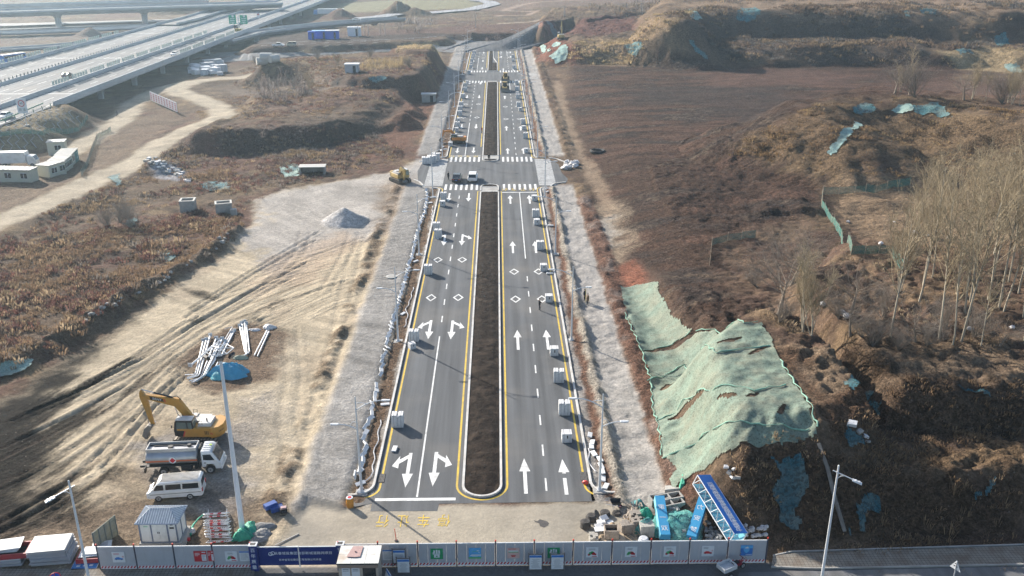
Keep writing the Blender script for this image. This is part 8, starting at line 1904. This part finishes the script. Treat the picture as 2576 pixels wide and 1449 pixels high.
def flat_road(px, z, w_, m, name='road'):
    pts = gbar(px, z, w_, m, name); b = MB()
    for i in range(len(pts) - 1):
        a, c = pts[i], pts[i + 1]; t = (c - a).normalized(); n = Vector((-t.y, t.x, 0)) * w_ / 2
        za, zc = max(gz(a.x, a.y), 0) + z, max(gz(c.x, c.y), 0) + z
        b.quad((a.x - n.x, a.y - n.y, za), (a.x + n.x, a.y + n.y, za), (c.x + n.x, c.y + n.y, zc), (c.x - n.x, c.y - n.y, zc))
    return tag(b.build(name, m), kind='structure')
M_BRD = road_mat('bright_road', (.27, .27, .28), dust_amt=.2)
flat_road([(-160, 66), (60, 61), (240, 56), (420, 51), (640, 44)], .5, 16, M_BRD); flat_road([(-160, 78), (60, 73), (240, 66), (420, 60)], .6, 10, M_BRD); flat_road([(900, 46), (1000, 38), (1080, 32), (1180, 24), (1240, 10), (1225, 3), (1190, 0)], .5, 12, M_BRD); flat_road([(-60, 160), (20, 158), (90, 150)], .5, 9, M_BRD)
viaduct('lower_ramp', [(-160, 130), (0, 126), (120, 118), (230, 108), (330, 92), (420, 72)], 2.6, 9, 'low ramp with white edge and green rail left of the overpass', .9, False, rail=.7)
viaduct('lower_ramp', [(-160, 88), (60, 82), (240, 75), (400, 66)], 1.6, 10, 'long low ramp crossing left of the overpass, farther one', .8, False, M_BRD, rail=.7)
# guard rail and embankment lattice at the left edge
e = empty('guard_rail', (0, 0, 0), 0, 'dark green guard rail along the embankment at the left edge', 'guard rail')
q0, q1 = Vector((-117.2, 242, ZD)), Vector((-119.5, 190, ZD)); b = MB(); b.box((-118.3, 216, ZD + .7), (.1, 54, .32), .044); b.build('rail', M_GREEN, e)
for i in range(13):
    b = MB(); t = i / 12; p = q0 + (q1 - q0) * t; b.box((p.x, p.y, ZD + .3), (.16, .16, 1.1)); b.build('post', M_GREEN, e)
lat = MB(); rl_ = random.Random(2)
for i in range(13):
    y = 196 + i * 3.6
    for k in range(5):
        x0, x1 = -116.8 + k * 1.75, -116.8 + (k + 1) * 1.75; a = Vector((x0, y, gz(x0, y) + .12)); c = Vector((x1, y - 1.4, gz(x1, y - 1.4) + .12)); lat.tube([a, c], .07, 4); c2 = Vector((x0, y + 1.8, gz(x0, y + 1.8) + .12)); lat.tube([a, c2], .06, 4)
tag(lat.build('slope_lattice', M_DECK), 'concrete lattice ribs on the embankment slope at the left edge', 'slope lattice')
# vehicles on the overpass and beyond
def on_deck(px, py): p = P(px, py, ZD + .05); return p
M_CARW = M_WCAR
car(on_deck(170, 194), PI / 2, M_BLKCAR, 'dark car driving alone on the inner carriageway of the overpass', name='car'); car(on_deck(440, 139), -PI / 2, M_CARW, 'white car driving on the ramp lane of the overpass', name='car'); car(on_deck(14, 297), -PI / 2 + .05, M_CARW, 'white sedan on the embankment road at the left edge', name='car'); car(on_deck(596, 72), PI / 2, M_BLKCAR, 'dark minivan by the road signs on the overpass', kind='van', name='car'); car(P(897, 52, 4.8), .2, M_CARW, 'white car on the curved exit ramp', name='car')
q = T(35, 160); e = empty('coach', (q.x, q.y, q.z + .4), 1.2, 'blue and white coach below the overpass at the left edge', 'bus'); b = MB(); b.prism([(-5.5, .4), (5.4, .4), (5.6, 1.0), (5.3, 3.1), (-5.5, 3.2)], -1.25, 1.25, 'xz', .1); b.build('body', mat('coach_blue', (.03, .16, .50), .4), e, True)
for s in (-1, 1):
    b = MB(); b.box((0, s * 1.26, 2.3), (10, .03, .9)); b.build('window', M_GLS, e)
b = MB(); b.box((0, 0, 3.2), (10.6, 2.4, .15)); b.build('roof', M_WCAR, e)
for x in (-3.5, 3.3):
    for s in (-1, 1): wheel(.5, .3, e, x, s * 1.1)
q = P(825, 40, .5); e = empty('lorry', (q.x, q.y, .8), PI + .05, 'long white box trailer lorry with blue cab on the far road', 'truck'); b = MB(); b.prism([(-10, 1.0), (6.0, 1.0), (6.0, 4.0), (-10, 4.0)], -1.25, 1.25, 'xz', .1); b.build('trailer', M_WCAR, e); b = MB(); b.prism([(6.4, .5), (8.6, .5), (8.6, 2.2), (8.2, 3.2), (6.4, 3.3)], -1.2, 1.2, 'xz', .1); b.build('cab', mat('lorry_blue', (.05, .2, .5), .4), e)
for x in (-8, -6.7, 4.0, 7.6):
    for s in (-1, 1): wheel(.5, .4, e, x, s * 1.05)
# road signs
p = P(602, 78, ZD); e = empty('road_sign', (p.x, p.y, ZD), 0, 'twin green direction signs on one post over the overpass', 'road sign'); b = MB(); b.cyl((0, 0, 0), (0, 0, 7), .22, None, 8); b.box((0, 0, 5.6), (4.6, .2, .2)); b.build('post', M_POLE, e)
for s in (-1, 1):
    b = MB(); b.box((s * 2.6, -.2, 5.2), (3.4, .1, 4.0)); b.mt(1); b.cyl((s * 2.6 + .3, -.27, 6.7), (s * 2.6 + .3, -.25, 6.7), .55, None, 14)
    for k in range(3): b.box((s * 2.6, -.27, 5.6 - k * .8), (2.2, .03, .28))
    b.box((s * 2.6 - .1 * s, -.27, 3.55), (.3, .03, .5)); b.build('sign_panel', [mat('sign_green', (.02, .34, .20), .4), M_PW], e)
b = MB(); b.box((0, -1.5, .6), (3.2, .8, 1.2)); b.mt(1)
for i in range(4): b.box((-1.2 + i * .8, -1.92, .6), (.4, .04, 1.1))
b.build('crash_cushion', [mat('cushion_yellow', (.55, .42, .05), .5), M_BLACK], e)
q = T(68, 318); e = empty('speed_limit_sign', q, 0, 'white speed limit sign reading 60 with characters, on the embankment', 'road sign'); b = MB(); b.cyl((0, 0, -.3), (0, 0, 4.4), .09, None, 8); b.build('post', M_POLE, e); b = MB(); b.box((0, 0, 0), (.9, .9, .7)); b.build('footing', M_CONCR, e)
b = MB(); b.box((-.25, -.12, 4.9), (2.4, .06, 3.6)); b.mt(1); b.cyl((-.25, -.16, 5.5), (-.25, -.20, 5.5), .78, None, 24); b.mt(0); b.cyl((-.25, -.2, 5.5), (-.25, -.215, 5.5), .6, None, 24); b.build('sign_panel', [M_PW, mat('sign_red', (.5, .02, .035), .5)], e)
SM = lambda x, z, y=-.23: Matrix.Translation((x, y, z)) @ Matrix.Rotation(PI / 2, 4, 'X')
text_part('60', .75, M_INK, 'lettering', e, .004, SM(-.25, 5.5)); text_part('匝 道', .72, M_INK, 'lettering', e, .004, SM(-.25, 3.95, -.16))
p = P(652, 60, ZD); e = empty('small_road_sign', (p.x, p.y, ZD), 0, 'small white road sign on the overpass right of the green signs', 'road sign'); b = MB(); b.cyl((0, 0, 0), (0, 0, 3.5), .1, None, 6); b.build('post', M_POLE, e); b = MB(); b.box((0, -.1, 4.2), (1.5, .06, 2.2)); b.mt(1); b.cyl((0, -.15, 4.6), (0, -.13, 4.6), .45, None, 14); b.build('sign_panel', [M_PW, M_PR], e)
# row of white slogan panels
A0, A1 = T(380, 257), T(445, 286); e = empty('slogan_panels', A0, 0, 'row of ten white panels with red characters beside the dirt track', 'sign row'); d = A1 - A0
for i in range(10):
    t = i / 9.6; p = d * t; p1 = d * ((i + .88) / 9.6); ang = math.atan2(d.y, d.x); L_ = (p1 - p).length; c_ = (p + p1) / 2
    b = MB(); b.at(Matrix.Translation((c_.x, c_.y, c_.z)) @ Matrix.Rotation(ang, 4, 'Z')); b.box((0, 0, 1.9), (L_, .08, 2.7)); b.mt(1)
    for k in range(4): b.box((0, -.05, 2.8 - k * .6), (L_ * (.62 - .12 * ((k + i) % 2)), .03, .3)); 
    b.box((.0, -.05, 1.9), (L_ * .1, .03, 2.0)); b.mt(2); b.box((-L_ / 2, 0, .2), (.08, .08, 1.2)); b.build('panel', [M_PW, mat('faded_red', (.48, .16, .17), .6), M_DARK], e)
# concrete wells, shelter, heaps on the left
def well(px, py, w_, d_, h_, rz, lab):
    q = T(px, py); b = MB(); t = .22
    for s in (-1, 1): b.box((0, s * (d_ - t) / 2, h_ / 2), (w_, t, h_)); b.box((s * (w_ - t) / 2, 0, h_ / 2), (t, d_ - 2 * t, h_))
    b.box((0, 0, h_ * .35), (w_ - 2 * t, d_ - 2 * t, .1)); b.mt(1)
    for s in (-1, 1): b.box((0, s * (d_ - t) / 2, h_ + .06), (w_ + .14, t + .12, .12)); b.box((s * (w_ - t) / 2, 0, h_ + .06), (t + .12, d_ - 2 * t - .12, .12))
    tag(b.build('concrete_well', [M_CONCR, mat('pale_concrete', (.44, .43, .40), .8, var=.1)], None, False, (q.x, q.y + d_ / 2, q.z - .2), rz), lab, 'well shaft')
well(470, 536, 2.6, 2.4, 2.3, .15, 'square concrete well shaft in the weeds, left one'); well(560, 538, 2.9, 2.2, 2.0, .3, 'square concrete well shaft in the weeds, right one')
q = T(589, 541); b = MB(); b.tube([(0, 0, 0), (0, 0, 1.1)], [.6, .6], 16); b.cyl((0, 0, 1.1), (0, 0, 1.12), .5, None, 16); tag(b.build('concrete_pipe', M_CONCR, None, True, q), 'round concrete pipe ring beside the right well shaft', 'pipe')
q = T(785, 441); e = empty('low_shelter', (q.x, q.y + 1.2, q.z), .06, 'low shelter with pale slab roof among the weeds', 'shelter'); b = MB()
for k in range(2): b.box((0, -.9 + k * 1.4, 1.75), (5.6, 1.3, .16))
b.build('roof', mat('pale_concrete', (.44, .43, .40), .8), e); b = MB(); b.box((-2.5, 0, .85), (.3, 2.4, 1.7)); b.box((2.5, 0, .85), (.3, 2.4, 1.7)); b.box((0, 1.0, .85), (5, .2, 1.7)); b.build('wall', M_CONCR, e)
rr5 = random.Random(21)
for i in range(46):
    t = rr5.random(); q = T(378 + 90 * t + rr5.uniform(-14, 14), 402 + 50 * t + rr5.uniform(-8, 8)); w_ = rr5.uniform(.5, 1.3); b = MB(); b.prism([(-w_ / 2, -w_ * .3), (w_ * .45, -w_ * .35), (w_ / 2, w_ * .25), (-w_ * .3, w_ * .35)], 0, w_ * .35, 'xy'); o = b.build('rubble_block', M_STONE if i % 2 else M_CONCR, None, False, (q.x, q.y, q.z), rr5.uniform(0, 6)); o.rotation_euler.x = rr5.uniform(-.5, .5); tag(o, 'grey rubble piece in the tipped heap below the dirt track', 'rubble', 'rubble heap below the track')
for i, (px, py) in enumerate([(540, 585), (548, 570), (552, 600), (560, 612), (527, 640), (545, 628), (480, 660), (470, 668), (430, 690), (421, 700), (412, 697), (415, 707), (400, 712), (350, 740), (300, 760), (290, 770), (270, 768), (262, 778), (250, 790), (243, 796), (225, 805), (218, 812), (230, 792), (305, 752), (255, 775), (565, 604), (573, 590)]):
    q = T(px, py); s = rr5.uniform(.2, .5); b = MB(); b.ell((0, 0, s * .3), (s, s * .8, s * .55), 7, 5, .8, rr5); tag(b.build('boulder', M_CONCR, None, False, q, i), 'pale boulder in the line of stones along the left site edge', 'stone', 'stones along the left site edge')
for i, (px, py) in enumerate([(2440, 830), (2130, 800), (2118, 790), (2070, 770), (2545, 828), (2250, 560), (2133, 560), (2215, 615), (2288, 600), (2335, 595), (2385, 600), (2300, 588)]):
    q = T(px, py); s = rr5.uniform(.25, .55); b = MB(); b.ell((0, 0, s * .35), (s, s * .8, s * .6), 9, 6, .4, rr5); tag(b.build('white_sack', mat('white_plastic', (.6, .58, .57), .5), None, True, q, i), 'white sack or plastic bundle lying in the right grove and plots', 'sack', 'white bundles in the grove')
q = T(1435, 424)
for i in range(9):
    b = MB(); s = rr5.uniform(.5, 1.0); b.ell((0, 0, s * .4), (s, s * .8, s * .6), 9, 6, .5, rr5); p = T(1437 + rr5.uniform(-20, 18), 420 + rr5.uniform(-9, 9)); tag(b.build('plastic_bundle', mat('white_plastic', (.6, .58, .57), .5), None, False, p, i), 'white plastic bundle in the heap at the right side crossing', 'plastic bundle', 'plastic heap at the right side crossing')
q = T(1503, 384); b = MB(); ring = [(1.5 * math.cos(2 * PI * i / 20), 1.5 * math.sin(2 * PI * i / 20), .3) for i in range(21)]; b.tube(ring, .36, 8, False); tag(b.build('large_tyre', M_RUB, None, True, q), 'large dark ring lying on the ploughed field', 'tyre')
q = T(984, 698); b = MB(); b.cyl((0, 0, .02), (0, 0, .14), .75, None, 20); b.mt(1); b.cyl((0, 0, .14), (0, 0, .16), .5, None, 18); tag(b.build('manhole_ring', [mat('pale_concrete', (.44, .43, .40), .8), M_CONCR], loc=q), 'round pale manhole ring on the left gravel strip', 'manhole')
# prefab cabins and box truck
M_CAB = mat('cabin_cream', (.46, .45, .37), .5, var=.05, dirt=(.45, .42, .33)); M_CABR = mat('cabin_roof', (.40, .39, .36), .6, var=.1, dirt=(.36, .33, .28), dirt_amt=.5); M_CABG = mat('cabin_green', (.05, .20, .20), .5)
def cabin(p0, p1, dep, h, lab, nwin, endgreen=False, num=None):
    a, c = T(*p0), T(*p1); d = Vector((c.x - a.x, c.y - a.y, 0)); L_ = d.length; e = empty('site_cabin', (a.x, a.y, min(a.z, c.z) - .1), math.atan2(d.y, d.x), lab, 'cabin')
    b = MB(); b.box((L_ / 2, dep / 2, h / 2), (L_, dep, h)); b.build('wall', M_CAB, e); b = MB(); b.box((L_ / 2, dep / 2, h + .08), (L_ + .3, dep + .4, .14))
    n = int(L_ / 1.0)
    for i in range(n): b.box((L_ * (i + .5) / n, dep / 2, h + .18), (.12, dep + .3, .06))
    b.build('roof', M_CABR, e)
    for i in range(nwin):
        x = L_ * (i + .6) / nwin; b = MB(); b.box((x, -.02, h * .58), (1.3, .06, 1.1)); f = b.build('window', M_GLS, e); b = MB(); b.box((x, -.06, h * .58), (.07, .04, 1.1)); b.box((x, -.06, h * .58 + .58), (1.4, .04, .08)); b.box((x, -.06, h * .58 - .58), (1.4, .04, .08)); b.build('frame', M_WS, f)
    if endgreen: b = MB(); b.box((L_ + .02, dep / 2, h / 2), (.05, dep - .02, h - .1)); b.box((L_ - 1.6, -.03, h / 2), (3.2, .05, h - .1)); b.build('green_panel', M_CABG, e)
    if num: text_part(num, 1.3, M_CABG, 'lettering', e, .01, Matrix.Translation((L_ * .6, -.04, h * .55)) @ Matrix.Rotation(PI / 2, 4, 'X'))
    return e
cabin((-40, 458), (79, 460), 2.8, 2.7, 'cream site cabin at the left edge in front of the box truck', 3)
cabin((127, 447), (168, 437), 3.2, 2.7, 'cream site cabin in the bent row, nearest part', 2)
cabin((166, 435), (184, 421), 3.2, 2.7, 'cream site cabin in the bent row, middle part', 3); cabin((183, 420), (199, 402), 3.2, 2.7, 'cream site cabin in the bent row with green end wall', 2, True)
cabin((122, 390), (166, 386), 3.0, 2.9, 'cream site cabin numbered 6 behind the bent row', 1, False, '6')
q = T(40, 424); e = empty('box_truck', (q.x, q.y + 2, q.z), .08, 'white box truck parked behind the left site cabin', 'truck'); b = MB(); b.prism([(-4.2, .9), (1.8, .9), (1.8, 3.3), (-4.2, 3.3)], -1.15, 1.15, 'xz', .04); b.build('box_body', M_WCAR, e); b = MB(); b.prism([(2.0, .5), (3.9, .5), (3.9, 1.4), (3.3, 2.4), (2.0, 2.5)], -1.05, 1.05, 'xz', .08); b.build('cab', M_WCAR, e); b = MB(); b.quad((3.87, -.9, 1.5), (3.87, .9, 1.5), (3.36, .85, 2.3), (3.36, -.85, 2.3)); b.build('windscreen', M_GLS, e)
for x in (-2.8, 3.0):
    for s in (-1, 1): wheel(.42, .25, e, x, s * .95)
# blue containers, white hut, poles far away
def hut(px, py, w_, d_, h_, m, mr_, rz, lab, cat='container'):
    q = T(px, py); e = empty('site_container', q, rz, lab, cat); b = MB(); b.box((0, d_ / 2, h_ / 2), (w_, d_, h_)); b.build('wall', m, e); b = MB(); b.box((0, d_ / 2, h_ + .1), (w_ + .4, d_ + .4, .2)); b.build('roof', mr_, e); b = MB(); b.box((w_ * .2, -.03, h_ * .45), (.9, .06, h_ * .8)); b.build('door', M_DARK, e)
M_BLU = mat('container_blue', (.02, .10, .52), .5); M_BLUL = mat('roof_blue', (.20, .40, .62), .5)
hut(807, 98, 7.5, 3.5, 3.4, M_BLU, M_BLUL, .05, 'blue site container with light blue roof, left of two'); hut(836, 99, 6, 4, 3.6, M_BLU, mat('roof_grey', (.5, .52, .55), .5), .1, 'blue site container with grey roof, right of two'); hut(784, 100, 3, 2, 3.4, M_BLU, M_BLU, 0, 'small blue cabinet left of the blue containers', 'cabinet'); hut(891, 92, 6, 3, 4, M_PW, M_PW, 0, 'white site hut right of the blue containers', 'hut'); hut(885, 184, 4.2, 3, 2.6, M_PANEL, M_PW, 0, 'grey hut with white roof at the left end of the maize patch', 'hut'); hut(1079, 258, 4.2, 2.5, 2.4, M_CONCR, M_DECK, .05, 'grey concrete chamber beside the gully', 'chamber')
def pole(px, pt, lab, r=.14):
    a = T(*px); d = ray(*pt); zt = CAMH + d.z * a.y / d.y; b = MB(); b.cyl((0, 0, -.3), (0, 0, max(zt - a.z, 4)), r * 1.2, r * .7, 8); b.box((0, 0, max(zt - a.z, 4) - .8), (1.6, .12, .12)); tag(b.build('utility_pole', mat('pole_grey', (.36, .34, .32), .8), None, False, a), lab, 'utility pole')
for i, (p0, p1) in enumerate((((901, 95), (898, 48)), ((916, 88), (914, 58)), ((927, 90), (925, 46)), ((957, 88), (955, 47)), ((969, 90), (967, 55)), ((1196, 70), (1195, 25)), ((1419, 42), (1419, 12)), ((1421, 42), (1421, 14)), ((1612, 34), (1613, 0)), ((1616, 36), (1617, 0)), ((999, 28), (998, 10)))):
    pole(p0, p1, 'grey utility pole in the distance, %s from the left' % ORD[i])
for i, (px, py, w_, h_) in enumerate(((672, 160, 4, 3.2), (660, 168, 3.6, 2.6), (690, 158, 3.2, 2.6), (655, 160, 2.6, 2.2))):
    q = T(px, py); b = MB(); b.tube([(-w_ / 2, 0, h_ / 2), (w_ / 2, 0, h_ / 2)], [h_ / 2, h_ / 2], 14); b.cyl((-w_ / 2 - .02, 0, h_ / 2), (-w_ / 2 - .01, 0, h_ / 2), h_ * .4, None, 14); tag(b.build('concrete_pipe', mat('pale_concrete', (.44, .43, .40), .8), None, True, q, .4 * i), 'big pale concrete pipe at the bend of the cross road', 'pipe', 'concrete pipes at the cross road')
for i in range(34):
    q = T(512 + rr5.uniform(-42, 50), 178 + rr5.uniform(-13, 12)); s = rr5.uniform(.9, 2.6); b = MB(); b.box((0, 0, s * .4), (s * 1.3, s, s * .8)); tag(b.build('stored_block', M_GAL if i % 3 else M_PW, None, False, q, rr5.uniform(0, 3)), 'pale material bale in the store yard below the overpass', 'bale', 'bales below the overpass')
for i, (px, py, w_) in enumerate(((538, 168, 7), (525, 176, 5), (560, 182, 4))):
    q = T(px, py); b = MB(); b.prism([(-w_ / 2, 0), (w_ / 2, 0), (w_ / 2, 2.6), (-w_ / 2, 2.6)], 0, 2.5, 'xz', .05); tag(b.build('storage_box', M_DECK, None, False, q, .6), ['large grey storage box in the yard below the overpass', 'middle grey storage box in the yard below the overpass', 'small grey storage box in the yard below the overpass'][i], 'storage box')
# net fences of the vegetable plots
M_FNET = netmat('fence_net', (.08, .22, .19), .75, 3.0, .8)
def net_fence(px, h, lab, m=M_FNET):
    pts = [T(*q) for q in px]; c = pts[0]; e = empty('net_fence', c, 0, lab, 'net fence'); b = MB(); k = 0
    for a, d in zip(pts[:-1], pts[1:]):
        n = max(1, int((d - a).length / 2.2))
        for i in range(n):
            p, q = a + (d - a) * i / n, a + (d - a) * (i + 1) / n; p.z, q.z = gz(p.x, p.y), gz(q.x, q.y); p, q = p - c, q - c; hh = h * random.uniform(.8, 1.05)
            b.quad(tuple(p), tuple(q), tuple(q + Vector((0, 0, hh))), tuple(p + Vector((0, 0, hh))))
            pb = MB(); pb.cyl(tuple(p), tuple(p + Vector((.05, 0, h * 1.15))), .05, None, 5); pb.build('post', M_WOOD, e)
    b.build('net', m, e)
net_fence([(2070, 490), (2150, 486), (2230, 478), (2290, 466)], 1.5, 'dark green net fence along the far side of the fenced plot'); net_fence([(2068, 490), (2066, 520), (2090, 560), (2115, 600), (2140, 640)], 1.4, 'pale torn net fence along the left side of the fenced plot'); net_fence([(2140, 642), (2175, 640), (2210, 640), (2245, 640)], 1.3, 'net fence with gate along the near side of the fenced plot'); net_fence([(2243, 640), (2255, 665), (2268, 690)], 1.6, 'green net fence flap beside the many-stemmed poplar'); net_fence([(1785, 668), (1790, 620), (1830, 608), (1900, 600)], 1.3, 'teal net fence round the small straw plot'); net_fence([(205, 445), (245, 350), (280, 330)], 1.3, 'pale green net fence between cabins and dirt track'); net_fence([(0, 345), (110, 342), (200, 330), (222, 300)], 1.3, 'green net fence at the foot of the embankment')
weeds('straw_mulch', [[(1795, 640), (1840, 628), (1890, 632), (1885, 676), (1800, 680)], [(2090, 520), (2120, 515), (2118, 540), (2090, 540)]], 5, .25, .3, 'straw', 6, seed=30, upright=.1)
# ================================================================== CAMERA, SUN, SKY, AIR
cd = bpy.data.cameras.new('camera'); cam = bpy.data.objects.new('camera', cd); COL.objects.link(cam)
cam.matrix_world = Matrix((( RGT.x, UPV.x, -FWD.x, CAM.x), (RGT.y, UPV.y, -FWD.y, CAM.y), (RGT.z, UPV.z, -FWD.z, CAM.z), (0, 0, 0, 1)))
cd.sensor_width = 36; cd.lens = FPX / 2576 * 36; cd.clip_end = 9000; cd.clip_start = 1
SC.camera = cam
SUN_EL, SUN_AZ = math.radians(25.0), math.atan2(-.68, .73)      # azimuth from +Y, negative = to the left
sd = Vector((math.sin(SUN_AZ) * math.cos(SUN_EL), math.cos(SUN_AZ) * math.cos(SUN_EL), math.sin(SUN_EL)))
ld = bpy.data.lights.new('sun', 'SUN'); ld.energy = 4.85; ld.angle = math.radians(.5); ld.color = (1, .93, .83)
lo = bpy.data.objects.new('sun', ld); COL.objects.link(lo); lo.rotation_euler = (-sd).to_track_quat('-Z', 'Y').to_euler()
w = bpy.data.worlds.new('World'); SC.world = w; w.use_nodes = True
nt = w.node_tree; bg = nt.nodes['Background']
sk = nt.nodes.new('ShaderNodeTexSky'); sk.sky_type = 'NISHITA'; sk.sun_disc = False
sk.sun_elevation = SUN_EL; sk.sun_rotation = SUN_AZ; sk.air_density = 1.0; sk.dust_density = 1.5
nt.links.new(sk.outputs[0], bg.inputs[0]); bg.inputs[1].default_value = .105
SC.view_settings.view_transform = 'Standard'; SC.view_settings.look = 'None'; SC.view_settings.gamma = 1
SC.view_settings.exposure = 1.02
SC.cycles.max_bounces = 6; SC.cycles.diffuse_bounces = 3; SC.cycles.glossy_bounces = 2; SC.cycles.transparent_max_bounces = 24; SC.cycles.volume_bounces = 1
SC.cycles.use_denoising = True; SC.cycles.denoiser = 'OPENIMAGEDENOISE'; SC.cycles.denoising_input_passes = 'RGB_ALBEDO_NORMAL'; SC.cycles.denoising_prefilter = 'FAST'
if HAZE:
    b = MB(); b.box((0, 500, 24), (1400, 1300, 52))
    hz = bpy.data.materials.new('haze_air'); hz.use_nodes = True; n2 = hz.node_tree
    n2.nodes.remove(n2.nodes['Principled BSDF'])
    pv = n2.nodes.new('ShaderNodeVolumePrincipled'); pv.inputs['Color'].default_value = (.60, .82, 1, 1); pv.inputs['Density'].default_value = HAZE; pv.inputs['Anisotropy'].default_value = .6
    n2.links.new(pv.outputs[0], n2.nodes['Material Output'].inputs['Volume'])
    tag(b.build('haze', hz), kind='stuff')
